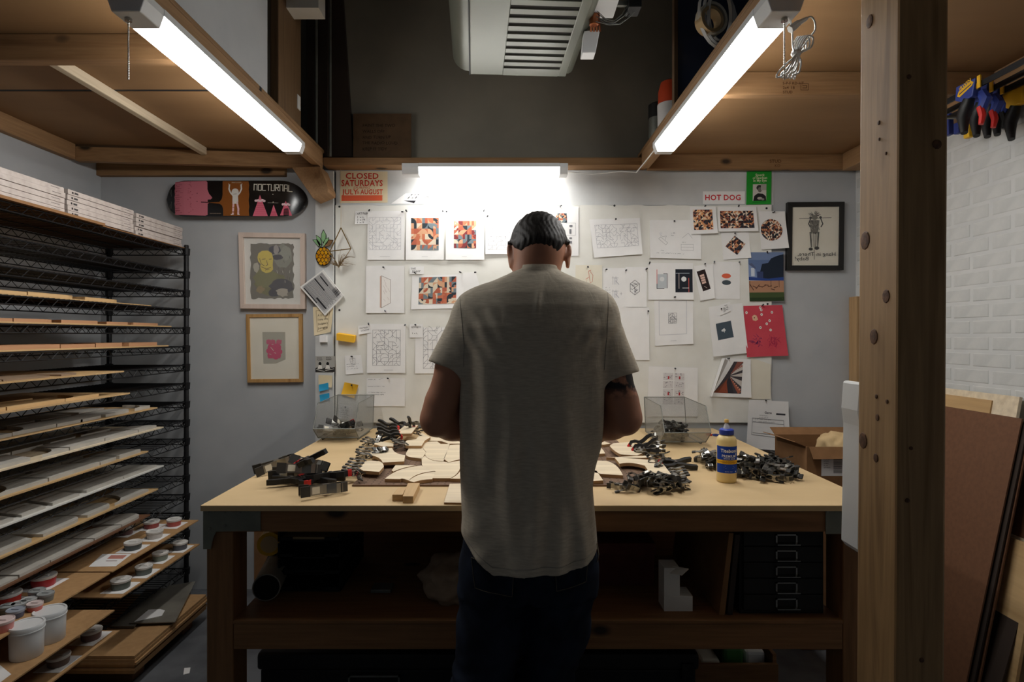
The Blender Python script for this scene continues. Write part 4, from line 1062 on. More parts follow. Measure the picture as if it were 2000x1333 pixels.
# tall fills are cut in bands so they follow the concave deck
def bands(poly, c, ya=157, yb=487, n=8):
    for i in range(n):
        for X in range(0, 1440, 40):
            p = clip_poly(poly if area2(poly) > 0 else poly[::-1], [(X,ya+(yb-ya)*i/n),(X+40,ya+(yb-ya)*i/n),(X+40,ya+(yb-ya)*(i+1)/n),(X,ya+(yb-ya)*(i+1)/n)])
            if len(p) > 2 and abs(area2(p)) > 1: d.poly(p, c)
bands([(190,166)]+edge+[(190,472),(480,483),(500,474),(503,372),(514,366),(503,356),(503,334),(532,332),(546,318),(536,302),(516,280),(500,236),(498,172),(486,158)], PKC)
for i in range(15):
    y = 172+i*20; d.line([(192,y),(240+rr.uniform(-10,20),y+rr.uniform(-3,3)),(330+rr.uniform(-10,40),y+rr.uniform(-4,4))], 3.2, (146,62,78))
    if i % 3 == 1: d.line([(205,y+6),(345,y+8)], 7, (150,60,76))
d.circ(405,276,4,(40,24,28)).circ(405,350,4,(40,24,28)); d.line([(444,357),(505,360)],9,(46,22,24))
bands([(640,160),(880,162),(888,200),(884,240),(890,290),(884,340),(890,400),(884,440),(888,484),(645,484),(646,420),(636,388),(612,372),(505,362),(612,356),(634,330),(642,290)], BR)
WH = (226,222,216)
d.circ(759,262,33,WH,32); bands([(735,285),(785,285),(788,350),(785,372),(734,372)], WH)
for s_ in (-1,1):
    d.line([(759+s_*22,295),(759+s_*44,268),(759+s_*58,235),(759+s_*54,196)], 13, WH); d.line([(759+s_*54,200),(759+s_*62,186)],6,WH)
    d.line([(760+s_*16,360),(764+s_*24,420),(760+s_*25,468)], 17, (232,190,194)); d.line([(760+s_*25,469),(757+s_*38,472)], 8, WH)
d.line([(742,283),(772,281)],3,(90,70,60)); d.text('WHAT IS GOOD', 724, 179, 11, (226,214,190), fit=90)
for bx, by, w_, tp_ in ((990,486,70,290),(1116,486,36,382),(1228,480,54,344)):
    d.poly([(bx,tp_),(bx+w_,by),(bx-w_,by)], (222,112,134))
    for i in range(7): y = tp_+60+i*(by-tp_-60)/7; q = w_*(y-tp_)/(by-tp_); d.line([(bx-q*.9,y),(bx+q*.9,y)],2.5,(190,70,96))
for bx, by, w_ in ((988,344,50),(1228,378,38)):
    for q in (-.7,-.3,.1,.5,.8): d.circ(bx+w_*q,by+4*math.sin(q*9),w_*.28,(240,206,214),11)
NC = (230,226,214)
def st(*p): d.line([(x,y) for x,y in p], 7, NC)
X = 932
for ch in 'NOCTURNAL':
    w_ = 36; a, b, t, bt = X+2, X+w_-6, 190+(X-930)*.02, 246+(X-930)*.035
    if ch == 'N': st((a,bt),(a,t),(b,t+3)); st((b,t-2),(b,bt))
    if ch == 'O': st((a,bt),(a,t),(b,t),(b,bt),(a,bt))
    if ch == 'C': st((b,t),(a,t),(a,bt),(b,bt))
    if ch == 'T': st((a-2,t),(b+3,t)); st(((a+b)/2,t),((a+b)/2,bt))
    if ch == 'U': st((a,t),(a,bt),(b,bt),(b,t))
    if ch == 'R': st((a,bt),(a,t),(b,t),(b,(t+bt)/2),(a,(t+bt)/2)); st((a+10,(t+bt)/2),(b,bt))
    if ch == 'A': st((a,bt),(a+3,t),(b-2,t),(b,bt)); st((a,(t+bt)/2+5),(b,(t+bt)/2+5))
    if ch == 'L': st((a,t),(a,bt),(b+2,bt))
    X += 40
d.circ(1110,285,5,NC,4).circ(1113,357,5,NC,4).line([(1062,364),(1160,366)],1.5,NC)
d.text('MARYLAND DESIGN', 522, 466, 9, (190,170,150), fit=104)
for i in range(3): d.line([(120+i*14,236),(124+i*12,410)], 3, (150,146,140))
inv = lambda x, y: Vector((sk_x(x), 3.235+kick(sk_x(x))+.004*((sk_z(y)-hz_)/max(half(sk_x(x)),.01))**2, sk_z(y)))
print_mesh(d, inv, 'artwork', sb, gap=.0005)
for x in (1020,1112): pass
# -- frames
def frame(name, label, quad, bw, dep, fm, mat_m, Yw, draw=None, hollow=.012):
    """quad tl,tr,br,bl of the outer edge in photo px on the frame's front plane"""
    Yf = Yw-dep; Q = [W(x,y,Yf) for x,y in quad]; c = (Q[0]+Q[1]+Q[2]+Q[3])/4
    t = thing(name, label, 'picture', (c.x, Yw-dep/2, Q[3].z))
    def ins(k):
        o_ = []
        for i in range(4):
            a = Q[i]; e1 = (Q[(i+1)%4]-a).normalized(); e2 = (Q[(i-1)%4]-a).normalized(); o_.append(a+(e1+e2)*k)
        return o_
    I = ins(bw)
    for i in range(4):
        a, b, e, g = Q[i], Q[(i+1)%4], I[(i+1)%4], I[i]
        mb = MB(); dv = Vector((0,dep-.001,0)); P = [a,b,e,g]
        mb.add(P+[p+dv for p in P], [(0,3,2,1),(4,5,6,7),(0,1,5,4),(1,2,6,5),(2,3,7,6),(3,0,4,7)][::1])
        mk('moulding', mb, fm, t, bev=.001)
    J = ins(bw-.001); mb = MB(); o1 = Vector((0,hollow,0)); o2 = Vector((0,hollow+.003,0))
    mb.add([p+o1 for p in J]+[p+o2 for p in J], [(0,3,2,1),(4,5,6,7),(0,1,5,4),(1,2,6,5),(2,3,7,6),(3,0,4,7)]); mk('mount', mb, mat_m, t)
    G = [p+Vector((0,.005,0)) for p in J]; g2 = [p+Vector((0,.007,0)) for p in J]
    mk('glass', MB().add(G+g2, [(0,3,2,1),(4,5,6,7),(0,1,5,4),(1,2,6,5),(2,3,7,6),(3,0,4,7)]), M['glass'], t)
    if draw:
        Yp = Yf+hollow
        print_mesh(draw, lambda x,y: W(x,y,Yp), 'artwork', t)
    return t
s4 = 4.76
def c1(x, y): return (300+x/s4, 320+y/s4)
rr = random.Random(12); d = Draw()
def rag(x0,y0,x1,y1,n=14,a=5):
    p = [(x0+(x1-x0)*i/n, y0+rr.uniform(-a,a)) for i in range(n)]+[(x1+rr.uniform(-a,a), y0+(y1-y0)*i/n) for i in range(n)]
    p += [(x1-(x1-x0)*i/n, y1+rr.uniform(-a,a)) for i in range(n)]+[(x0+rr.uniform(-a,a), y1-(y1-y0)*i/n) for i in range(n)]
    return [c1(*q) for q in p]
d.poly(rag(902,745,1302,1255,16,8), (104,100,88))
def blob(cx,cy,rx,ry,c,a=.15,n=16): d.poly([c1(cx+rx*math.cos(2*PI*i/n)*(1+rr.uniform(-a,a)), cy+ry*math.sin(2*PI*i/n)*(1+rr.uniform(-a,a))) for i in range(n)], c)
blob(1200,860,95,110,(128,128,116)); blob(1100,1120,150,110,(106,104,62)); blob(1040,1060,110,90,(116,114,70)); blob(1230,830,50,70,(140,142,130)); blob(1130,800,55,40,(46,46,62)); blob(1150,870,50,24,(44,42,56))
blob(1190,1140,110,70,(52,50,58)); blob(1120,1200,60,36,(40,38,48)); blob(1140,800,26,44,(150,144,140)); blob(1200,1195,55,40,(166,158,144),.3); blob(955,965,28,45,(168,164,148),.25); blob(990,1170,40,30,(140,120,80),.3)
d.poly([c1(*q) for q in ((975,835),(1010,810),(1060,808),(1098,830),(1113,880),(1108,940),(1112,985),(1085,1010),(1045,1018),(1008,1000),(992,965),(996,935),(972,905),(966,870))], (206,184,70))
for q in (((985,880),(1000,925)),((1010,890),(1040,885)),((1075,890),(1098,886)),((1050,900),(1062,940),(1045,950)),((1005,960),(1050,980),(1090,965)),((1040,990),(1075,985)),((1000,930),(1030,950))): d.line([c1(*p) for p in q], 1, (70,60,30))
for _ in range(12): x, y = rr.uniform(1100,1280), rr.uniform(850,1120); d.line([c1(x,y), c1(x+rr.uniform(-8,8),y+24)], .7, (196,190,172) if rr.random() < .4 else (52,46,40))
frame('framed_picture', 'pale wood frame with yellow head painting under the skateboard', ((465,454),(595,456),(595.5,604),(469,603)), .026, .03, noisy('limed_wood',(202,184,172),(212,194,182),30,.6,.03,stretch=(1,1,.1)), M['white_ply'], YB-.001, d, .016)
d = Draw(); s_ = 4.4425
def c2(x,y): return (440+x/s_, 580+y/s_)
d.poly([c2(*p) for p in ((322,307),(520,307),(523,545),(440,580),(332,582))], (172,168,152))
PK2 = (196,78,112)
for x,y,w_,h_ in ((357,374,40,38),(398,376,34,40),(446,376,44,36)): d.poly([c2(x,y),c2(x+w_,y),c2(x+w_-4,y+h_),c2(x+3,y+h_)], PK2)
for x,y,r_ in ((378,392,22),(412,396,24),(462,392,20),(402,440,34),(450,440,36),(380,470,24),(430,480,40),(474,478,22),(392,510,26),(440,515,30),(462,512,22)): d.circ(*c2(x,y), r_/s_, PK2)
d.poly([c2(374,425),c2(484,430),c2(476,531),c2(376,531)], PK2); d.line([c2(372,532),c2(478,532)], 1.2, PK2)
for q in (((396,440),(420,468)),((404,414),(418,414)),((385,496),(398,502)),((426,486),(440,490))): d.line([c2(*p) for p in q], .9, (206,196,184))
oak = wood('oak_frame', (182,140,84),(194,152,96),(166,122,70),'z',1.2,False)
frame('framed_print', 'oak frame with small pink print below the pale wood frame', ((480,614),(589.5,613),(590.5,747),(483,748)), .019, .022, oak, M['paper2'], YB-.001, d, .008)
d = Draw(); s_ = 4.762
def c3(x,y): return (1340+x/s_, 320+y/s_)
d.line([c3(1052,510),c3(1350,503)], .9, K)
for s0 in (-1,1): d.line([c3(1205+s0*46,508),c3(1205+s0*66,560),c3(1205+s0*50,588)], 2.2, (60,58,54))
d.circ(*c3(1158,503),2.6,K).circ(*c3(1250,500),2.6,K)
for i in range(26):
    a = rr.uniform(0,2*PI); d.line([c3(1195+14*math.cos(a),478+8*math.sin(a)), c3(1195+rr.uniform(35,60)*math.cos(a),470+rr.uniform(18,32)*math.sin(a))], .7, (58,56,52))
d.circ(*c3(1195,500),6,(120,116,106),5)
for x0_,y0_,x1_,y1_ in ((1150,530,1170,640),(1236,530,1222,640)): d.line([c3(x0_,y0_),c3(x1_,y1_)], 1.4, K)
d.poly([c3(*p) for p in ((1150,525),(1238,525),(1225,650),(1160,650))], (112,108,100))
for _ in range(40):
    x,y = rr.uniform(1150,1236), rr.uniform(525,650); d.line([c3(x,y),c3(x+rr.uniform(-16,16),y+rr.uniform(2,16))], rr.uniform(.5,1.1), rr.choice(((44,42,40),(170,166,154),(70,68,64))))
for x_ in (1152,1186,1206,1232): d.line([c3(x_,640),c3(x_+(1195-x_)*.3,775)], 2.2 if x_ in (1152,1232) else 1.2, (56,54,50))
for x_ in (1168,1218): d.line([c3(x_,650),c3(x_,770)], 1.6, (150,146,136))
d.circ(*c3(1158,795),4.2,(44,42,40),2.8).circ(*c3(1214,786),4.8,(44,42,40),3.4)
d.line([c3(1190,800),c3(1192,890)], 1.6, (150,146,134))
d.text('Hang in There,', *c3(1392,858), 7.6, (44,42,40), mirror=True, fit=75, shear=-.0); d.text('Baby!', *c3(1140,900), 7.4, (44,42,40), mirror=True, fit=28)
frame('framed_drawing', 'black frame with mirrored lettering and hanging figure beside the post', ((1539,395),(1650,394),(1648,528),(1537.5,528)), .027, .028, mat('black_frame',(28,27,26),.4), M['paper2'], YB-.001, d, .008)
# -- pineapple sun catcher
pa = thing('pineapple_suncatcher', 'stained glass pineapple sun catcher hung left of the pinboard', 'ornament', W(632,518,3.25))
def c4(x,y): return W(300+x/4.76, 320+y/4.76, 3.25)
amber = noisy('amber_glass', (232,176,24),(180,112,14),60,.15,.4,4,spec=.6); leafm = noisy('green_glass',(120,168,120),(150,190,140),20,.2,.1); brownm = noisy('brown_glass',(150,116,80),(130,98,66),20,.2,.1)
cx_,cy_,rx_,ry_ = 1580,862,68,84
def tessel(cx,cy,rx,ry):
    for j in range(5):
        for i in range(4):
            x = cx-rx+2*rx*(i+.5+(.25 if j%2 else -.25))/4; y = cy-ry+2*ry*(j+.5)/5
            P = [(x-rx/4.1,y),(x,y-ry/3.6),(x+rx/4.1,y),(x,y+ry/3.6)]
            P = clip_poly(P, [(cx+rx*math.cos(2*PI*k/20), cy+ry*math.sin(2*PI*k/20)) for k in range(20)])
            if len(P) > 2: yield P
for P in tessel(cx_,cy_,rx_,ry_):
    q = [c4(*p) for p in P]; q = [(p.x,p.z) for p in q]
    if area2(q) > 0: q = q[::-1]
    mk('glass_piece', MB().prism(q,'y',3.246-random.uniform(0,.002),3.251), amber, pa)
lead = mat('lead_came',(40,38,34),.4,.6)
mk('lead_back', MB().prism([(c4(cx_+(rx_+4)*math.cos(2*PI*k/24),0).x, c4(0,cy_+(ry_+4)*math.sin(2*PI*k/24)).z) for k in range(24)],'y',3.2515,3.255), lead, pa)
for lf_, m_ in ((((1580,615),(1605,660),(1600,700),(1575,740),(1560,700),(1562,660)),leafm),(((1512,665),(1550,690),(1565,740),(1545,770),(1520,720)),leafm),(((1632,688),(1600,700),(1585,730),(1575,775),(1615,740)),leafm),(((1480,710),(1520,705),(1545,735),(1565,772),(1530,765)),leafm),(((1672,712),(1630,710),(1600,745),(1590,775),(1640,765)),brownm)):
    q = [(c4(*p).x,c4(*p).z) for p in lf_]
    if area2(q) > 0: q = q[::-1]
    mk('leaf', MB().prism(q,'y',3.246,3.252), m_, pa)
    mb = MB(); mb.tube([c4(*p)+Vector((0,-.004,0)) for p in list(lf_)+[lf_[0]]], .0014, 5); mk('lead_line', mb, lead, pa)
mb = MB(); mb.tube([c4(cx_+(rx_+2)*math.cos(2*PI*k/24), cy_+(ry_+2)*math.sin(2*PI*k/24))+Vector((0,-.004,0)) for k in range(25)], .0018, 5); mk('lead_line', mb, lead, pa)
mk('hook', MB().tube([c4(1580,615), c4(1572,595)+Vector((0,.04,0))], .001, 5), M['steel'], pa)
# -- brass triangle with an air plant
hm = thing('air_plant_hanger', 'brass triangle hanger with dried air plant at the pinboard left edge', 'plant hanger', W(664,480,3.22))
def c5(x,y,Y=3.225): return W(300+x/4.76, 320+y/4.76, Y)
brass = mat('brass_tube',(150,124,70),.35,.9)
tri_ = [c5(1742,595), c5(1640,815), c5(1835,790)]
for a_,b_ in ((0,1),(0,2),(1,2)): mk('brass_rod', MB().tube([tri_[a_],tri_[b_]], .0028, 7), brass, hm)
q5 = c5(1722,965)
for a_ in tri_[1:]: mk('brass_rod', MB().tube([a_, q5], .0018, 6), brass, hm)
mk('cord', MB().tube([tri_[0], c5(1742,400,3.26), c5(1738,40,3.27)], .0009, 5), M['kraft'], hm)
dry = noisy('dried_leaf',(150,130,100),(120,98,72),60,.8,.05); mb = MB()
for i in range(44):
    a_ = rr.uniform(0,2*PI); up_ = rr.uniform(.15,1.1); l_ = rr.uniform(.07,.125); b0 = c5(1722,955); P = []
    for k in range(6):
        t_ = k/5; P.append(b0+Vector((math.cos(a_)*l_*t_*.62*(1+.4*t_), math.sin(a_)*l_*t_*.45, l_*up_*t_*(1.15-.45*t_*t_)+.01*math.sin(5*t_+a_)*t_)))
    mb.tube(P, [.0016*(1-.16*k) for k in range(6)], 4)
mk('air_plant', mb, dry, hm, kind='stuff')
# -- things on the corner stud
YS = 3.262
d = Draw()
def stripes(d, x0,y0,x1,y1):
    d.rect(x0,y0,x1,y1,(190,190,190)); r = random.Random(3); y = y0+1
    while y < y1-1: q = r.uniform(.5,1.2); d.rect(x0+1,y,x1-r.uniform(1,6),y+q,(120,120,122)); y += q+r.uniform(.5,1)
    d.rect(x0+4,y0+6,x0+24,y0+8,K).rect(x0+1,y0+16,x0+26,y0+18,K).rect(x1-26,y1-9,x1-4,y1-6.5,K).rect(x0+3,y1-3,x1-20,y1-1.2,K)
d.rect(0,0,56,50,(226,225,222)); stripes(d,2,4,54,48)
for i in range(9): d.rect(36+i*1.5,0.6,36+i*1.5+rr.choice((.5,1)),11,K)
sheet_paper('shipping_label_stack', 'tilted stack of printed labels with barcode right of the pale frame', 'label', ((631,527),(671,578),(635,617),(586.5,561)), d, 'paper', Y=YS, gap=.012, thick=.008, box=(0,0,56,50), curl=(0,0,.004,.006), group=None)
d = Draw(); d.line([(617,606),(645,605),(642,646),(619,650),(617,606)], .6, (110,84,54))
for i,t in enumerate(('A LITTLE',"I see the","Sculptor's",'Jungle')): d.text(t, 620, 618+i*9, 4.6, (70,54,38), jit=.4, fit=22)
sheet_paper('poem_note', 'beige handwritten note under the tilted label stack', 'note', ((611,600),(651,598),(647,649),(614,656)), d, 'kraft_pale', Y=YS, curl=(0,0,.012,.004), box=(611,598,651,656), group=None)
mk('switch_tag', MB().box((W(626,0,YS).x,YS-.02,W(0,669,YS).z),(W(640,0,YS).x,YS-.0005,W(0,656,YS).z)), M['paper'], None, 'small white tag below the beige note', 'tag', bev=.001)
d = Draw(); d.rect(616,696,654,727,(168,166,160))
d.poly([(616,727),(616,720),(624,716),(632,720),(640,715),(648,719),(654,717),(654,727)],(52,50,48))
for x_ in (625,640): d.circ(x_,711,2.8,(28,27,26),3.4); d.poly([(x_-5,721),(x_-2,713),(x_+3,714),(x_+5,721)],(225,222,214))
d.text('ROCK',619,701,2.6,K).text('PLANT',619,704.6,2.6,K).text('ROCK',637,700,2.6,K).text('PLANT',637,703.6,2.6,K); d.line([(618,722),(634,726)],1,(220,216,208)); d.line([(636,724),(652,721)],1,(220,216,208))
sheet_paper('black_white_photo', 'small black and white photo card on the white corner stud', 'photo', R4(616,696,654,727), d, 'paper', Y=YS, pins=(), group=None)
sheet_paper('cream_note', 'cream sticky paper above the blue sticky notes', 'note', ((622,733),(649,734),(649,757),(622,756)), None, 'kraft_pale', Y=YS, curl=(0,.0,.012,0), group=None)
cyan = mat('blue_note',(44,160,206),.7); ylw = noisy('yellow_note',(236,178,40),(240,186,52),12,.75,.03)
sheet_paper('blue_sticky_note', 'bright blue sticky note pinned over the cream paper', 'note', ((622.5,752),(641,748),(642.5,761),(624,765)), None, cyan, Y=YS, curl=(0,0,.006,.006), gap=.006, pins=((633,750),), short='upper blue sticky note', group=None)
sheet_paper('blue_sticky_note', 'lower blue sticky note just above the left wire bin', 'note', ((624,772),(643,768),(644,781),(626,785)), None, cyan, Y=YS, curl=(0,0,.006,.006), gap=.004, pins=((634,774),), short='lower blue sticky note', group=None)
# -- yellow sticky pad block, yellow note and scraps on the left of the board
yb_ = thing('yellow_block', 'yellow sticky note block fixed to the board edge', 'note block', W(676,662,PB-.02))
a = [W(657,652,PB-.035), W(693,657,PB-.035), W(691,670,PB-.035), W(657,665,PB-.035)]; b_ = [W(662,650,PB-.001), W(696,655,PB-.001), W(694,668,PB-.001), W(660,662,PB-.001)]
mk('pad', MB().add(a+b_, [(0,3,2,1),(4,5,6,7),(0,1,5,4),(1,2,6,5),(2,3,7,6),(3,0,4,7)]), ylw, yb_)
sheet_paper('yellow_note', 'yellow curled note pinned above the left wire bin', 'note', ((673,747),(701,752),(693,778),(667,771)), None, ylw, curl=(0,.012,.014,.01), pins=((686,752),), short='yellow curled note', gap=.004)
d = Draw(); scribble(d, 676, 712, 706, 3, 4.6, GR, .5, 6); d.line([(684,701),(696,700),(695,713),(686,714),(684,701)],.5,GR); scribble(d,686,704,695,3,3,GR,.5,7)
sheet_paper('scrap_note', 'torn white scrap with faint notes under the yellow block', 'note', ((673,695),(705,694),(710,729),(676,732)), d, 'paper', curl=(0,0,.006,.004), pins=((689,697),), short='torn scrap note', box=(673,694,710,732))
d = Draw(); scribble(d, 664,798,686,5,4.6,(90,90,94),.5,12)
sheet_paper('scrap_note', 'small handwritten note seen through the left wire bin', 'note', ((663,790),(690,793),(689,822),(661,818)), d, 'paper', pins=((675,796),), short='note behind the left wire bin')
# -- sheets on the board
def line_sheet(label, quad, art, n, seed, pins, short, cap=None, c=(168,168,174), curl=(0,0,.008,.006), name='line_drawing', w=.42):
    d = Draw(); lines(d, *art, *n, seed, c, w)
    if cap: d.rect(*cap, (176,176,180))
    return sheet_paper(name, label, 'drawing', quad, d, 'paper', pins=pins, short=short, curl=curl)
line_sheet('white sheet with fine line pattern at the upper left of the board', R4(718,412,790,508), (721,425,783,488), (9,9), 1, ((788,414),), 'upper left line pattern sheet', (742,501,762,501.6))
d = Draw(); d.text("'ART FAIR", 696, 419.5, 4.4, K, jit=.4, fit=23); [d.text(t, 697, 426+i*5.2, 3.4, K, sx=1.5, jit=.3) for i,t in enumerate(('1 x L','2 x M','1 x S'))]
sheet_paper('title_tag', 'small paper tag reading ART FAIR at the upper left', 'tag', R4(694,412.5,721,438.5), d, 'paper', curl=(0,0,.006,.008), pins=((720,413),), short='ART FAIR tag')
def colour_sheet(label, quad, art, n, pal, seed, pins, short, fn_='truchet', clip=None, curl=(0,0,.01,.008), name='colour_print', cap=None, gap=.0012):
    d = Draw(); d.clip = clip; (truchet if fn_ == 'truchet' else tri)(d, *art, *n, pal, seed); d.clip = None
    if cap: d.rect(*cap, (176,176,180))
    return sheet_paper(name, label, 'print', quad, d, 'paper', pins=pins, short=short, curl=curl, gap=gap)
colour_sheet('print of a full orange and slate curved pattern, left of pair', R4(793,412,867,508), (803,426,857,489), (5,6), PAL, 21, ((795,414),(865,414)), 'left orange pattern print', cap=(824,501.5,836,502))
colour_sheet('smaller orange and maroon pattern print, right of the pair', R4(871,412,946,508), (886.5,432,930,485), (5,6), PAL+[(128,58,60)], 33, ((873,414),(944,414)), 'smaller maroon pattern print', cap=(902,501.5,912,502))
line_sheet('landscape line pattern sheet left of the head', R4(948,422,1052,497), (953,429,1046,488), (11,7), 4, ((951,424),), 'landscape line sheet')
d = Draw(); d.poly([(742,540),(745,539),(745,602),(742,601)],(206,176,160)); d.poly([(745,539),(763,547),(763,592),(745,602)],(236,232,228)); d.line([(745,539),(763,547),(763,592),(745,602),(745,539)],.6,(110,90,84))
for i in range(9): x_,y_ = rr.uniform(746,758),rr.uniform(546,586); d.line([(x_,y_),(x_+4,y_+rr.uniform(3,9))],.35,(176,160,154))
sheet_paper('panel_sketch', 'sheet with a small perspective sketch of a carved panel', 'drawing', R4(715,520,790,612), d, 'paper', pins=((750,523),(753,609)), short='panel sketch sheet', curl=(0,.004,.006,.006))
colour_sheet('landscape orange and grey pattern print at the man shoulder', ((805,539),(905,536),(905,602),(803,605)), (817,540,891,595), (8,5), PAL, 47, (), 'landscape pattern print', curl=(0,0,.01,.004))
d = Draw(); d.text('THE', 802, 527, 4, K, jit=.4); d.text('JENNY', 805, 532.5, 4, K, jit=.5)
sheet_paper('title_tag', 'small tag reading THE JENNY on the landscape pattern print', 'tag', R4(800,521,828,536), d, 'paper', pins=((813,535),), short='THE JENNY tag', gap=.004)
sheet_paper('blank_sheet', 'blank sheet behind the left shoulder, two corner pins', 'paper', ((903,533),(929,532),(950,600),(901,600)), None, 'paper', pins=((901,533),(930,532)), short='blank sheet by left shoulder')
line_sheet('dense line pattern sheet right of the yellow block', R4(717,633,792,729), (728,645,782,714), (7,9), 8, ((790,636),), 'dense line pattern sheet', (750,722.8,768,723.4), c=(120,120,126), w=.5)
d = Draw(); d.text('PATTERN', 702, 642, 3.4, K, jit=.4, fit=18); d.text('COLLAB', 704, 647.5, 3.4, K, jit=.4)
sheet_paper('title_tag', 'small tag reading PATTERN COLLAB beside the dense line sheet', 'tag', ((699,637),(722,634),(724,650),(701,654)), d, 'paper', pins=((720,635),), short='PATTERN COLLAB tag', curl=(0,0,.004,.006), gap=.004, box=(699,634,724,654))
line_sheet('tall line pattern sheet partly behind the left sleeve', R4(811,640,885,730), (827,637.5,880,720), (6,9), 9, (), 'tall line sheet', c=(130,130,136), w=.5)
d = Draw(); d.text('NEW BOX', 803, 641, 3.6, K, jit=.4, fit=19); d.text('1 x L', 804, 653, 3.2, K, sx=1.3)
sheet_paper('title_tag', 'small tag reading NEW BOX over the tall line sheet', 'tag', R4(800,634,826,660), d, 'paper', pins=((812,635),), short='NEW BOX tag', gap=.004)
d = Draw(); scribble(d, 719, 742, 742, 1, 4, GR, .5, 21); scribble(d, 718, 755, 752, 1, 4, GR, .6, 22); scribble(d, 718, 767, 754, 2, 4.5, GR, .6, 23); d.line([(740,742),(757,736)],.4,GR)
sheet_paper('handwritten_sheet', 'white sheet with faint handwriting beside the left wire bin', 'paper', R4(716,739,791,794), d, 'paper', pins=((759,740),), short='faint handwriting sheet', curl=(.0,0,.004,.004))
d = Draw(); truchet(d, 1086,417,1107,435,4,4,PAL,5)
for x_,y_,w_,h_ in ((1112,440,6,4),(1112,448,4,9),(1112,464,5,3),(1112,471,5,5)): d.rect(x_,y_,x_+w_,y_+h_,(120,120,124))
d.line([(1106,436),(1124,436),(1124,460),(1106,460)],.5,GR)
sheet_paper('layout_sheet', 'sheet with small colour tiles behind the right of the head', 'print', R4(1074,404,1130,500), d, 'paper', pins=((1093,405),), short='layout sheet behind the head')
d = Draw()
lines(d, 1158,438,1249,485,12,6,15,(150,150,158),.45)
sheet_paper('maze_drawing', 'tilted landscape sheet of rounded maze lines right of the head', 'drawing', ((1151,429),(1250,426),(1254,497),(1160,504)), d, 'paper', pins=((1203,429),), short='tilted maze sheet', curl=(0,0,.012,.014), box=(1148,426,1256,504))
d = Draw(); d.line([(1286,468),(1300,480),(1304,476),(1290,464),(1286,468)],.5,GR); d.line([(1287,458),(1294,464),(1301,462),(1299,470)],.45,GR); d.circ(1290,457,3,(226,226,228)); d.line([(1332,466),(1344,456),(1352,466)],.45,GR)
d.line([(1330,478),(1354,478),(1354,490),(1330,490),(1330,478)],.4,GR); d.line([(1330,484),(1354,484)],.4,GR); scribble(d,1330,474,1340,1,3,GR,.5,2); scribble(d,1310,456,1320,2,5,GR,.7,5); scribble(d,1282,497,1365,1,3,GR,.5,8); scribble(d,1290,492,1300,1,2,GR,.5,9)
sheet_paper('technical_drawing', 'thick stack of technical drawings right of the maze sheet', 'drawing', ((1270,430),(1369,430),(1369,507),(1269,504)), d, 'paper', pins=((1318,432),), short='technical drawing stack', thick=.004, gap=.007, curl=(0,0,.006,.012))
d = Draw(); d.line([(1144,546),(1151,541),(1149,530),(1154,528)],.8,(206,110,84)); d.line([(1152,530),(1158,538),(1157,550),(1153,553),(1151,541)],.7,(200,106,80)); d.line([(1146,548),(1143,556)],.5,(180,140,110))
sheet_paper('ivory_sketch', 'ivory sheet with a red pencil sketch by the right shoulder', 'drawing', R4(1124,518,1176,600), d, 'paper2', pins=((1149,523),), short='ivory sketch sheet')
d = Draw()
for y_ in (540,566):
    d.text('R', 1198, y_+16, 14, (214,214,218), sx=.9); d.line([(1195,y_+3),(1208,y_+3)],.5,GR); d.line([(1197,y_),(1197,y_+16)],.5,GR); d.line([(1203,y_),(1203,y_+16)],.5,GR); d.line([(1203,y_+9),(1209,y_+16)],.5,GR)
scribble(d,1182,562,1195,3,5,GR,.5,11); d.line([(1211,574),(1215,574)],.5,GR); d.line([(1213,571),(1213,577)],.5,GR)
sheet_paper('letter_sketch', 'sheet with drafted letter R sketches right of the ivory sheet', 'drawing', R4(1178,524,1222,601), d, 'paper', pins=((1183,527),), short='letter sketch sheet')
d = Draw()
pts6 = [(1240+10.5*math.sin(PI/3*i), 562-14.5*math.cos(PI/3*i)) for i in range(6)]
d.line(pts6+[pts6[0]], .8, (84,84,90)); [d.line([(1240,562),pts6[i]],.7,(84,84,90)) for i in (1,3,5)]
for _ in range(16): x_,y_ = rr.uniform(1232,1246),rr.uniform(550,574); d.line([(x_,y_),(x_+rr.choice((0,5)),y_+rr.choice((-3,3)))],.6,(90,90,96))
sheet_paper('cube_sketch', 'sheet with an isometric cube line drawing', 'drawing', R4(1222,522,1263,600), d, 'paper', pins=((1222,529),(1261,527)), short='cube drawing sheet')
d = Draw(); d.rect(1284,536,1302,563,(190,196,200)); d.circ(1293,545.5,4.6,(220,222,222)); d.line([(1283,527),(1283,555)],1.2,(214,110,112)); d.line([(1283,555),(1283,564),(1297,564)],1.3,(52,58,66)); d.line([(1296,535),(1303,535),(1303,563)],1.2,(52,58,66))
d.rect(1319,526,1352.5,571.5,(38,42,50)); d.circ(1335.5,545.5,5,(226,228,228)); d.line([(1320,534),(1346,534)],1.2,(170,180,190)); d.line([(1326,534),(1326,564)],1.2,(190,176,170)); d.line([(1345,544),(1345,571)],1.2,(206,100,92)); d.line([(1333,563),(1345,563)],1.2,(214,214,216))
sheet_paper('graphic_sheet', 'sheet with two grey and navy circle layouts', 'print', R4(1266,514,1354,586), d, 'paper', pins=((1268,516),), short='circle layout sheet', curl=(0,0,.008,.006))
d = Draw(); d.poly([(1359,528),(1378,525),(1387,567),(1367,570)],(48,38,38))
for i in range(4): d.poly([(1364.5+i*.8,536+i*5),(1374.5+i*.8,534.5+i*5),(1375.3+i*.8,538.5+i*5),(1365.3+i*.8,540+i*5)],(222,186,172))
d.line([(1372,560),(1378,564)],1,(190,170,160))
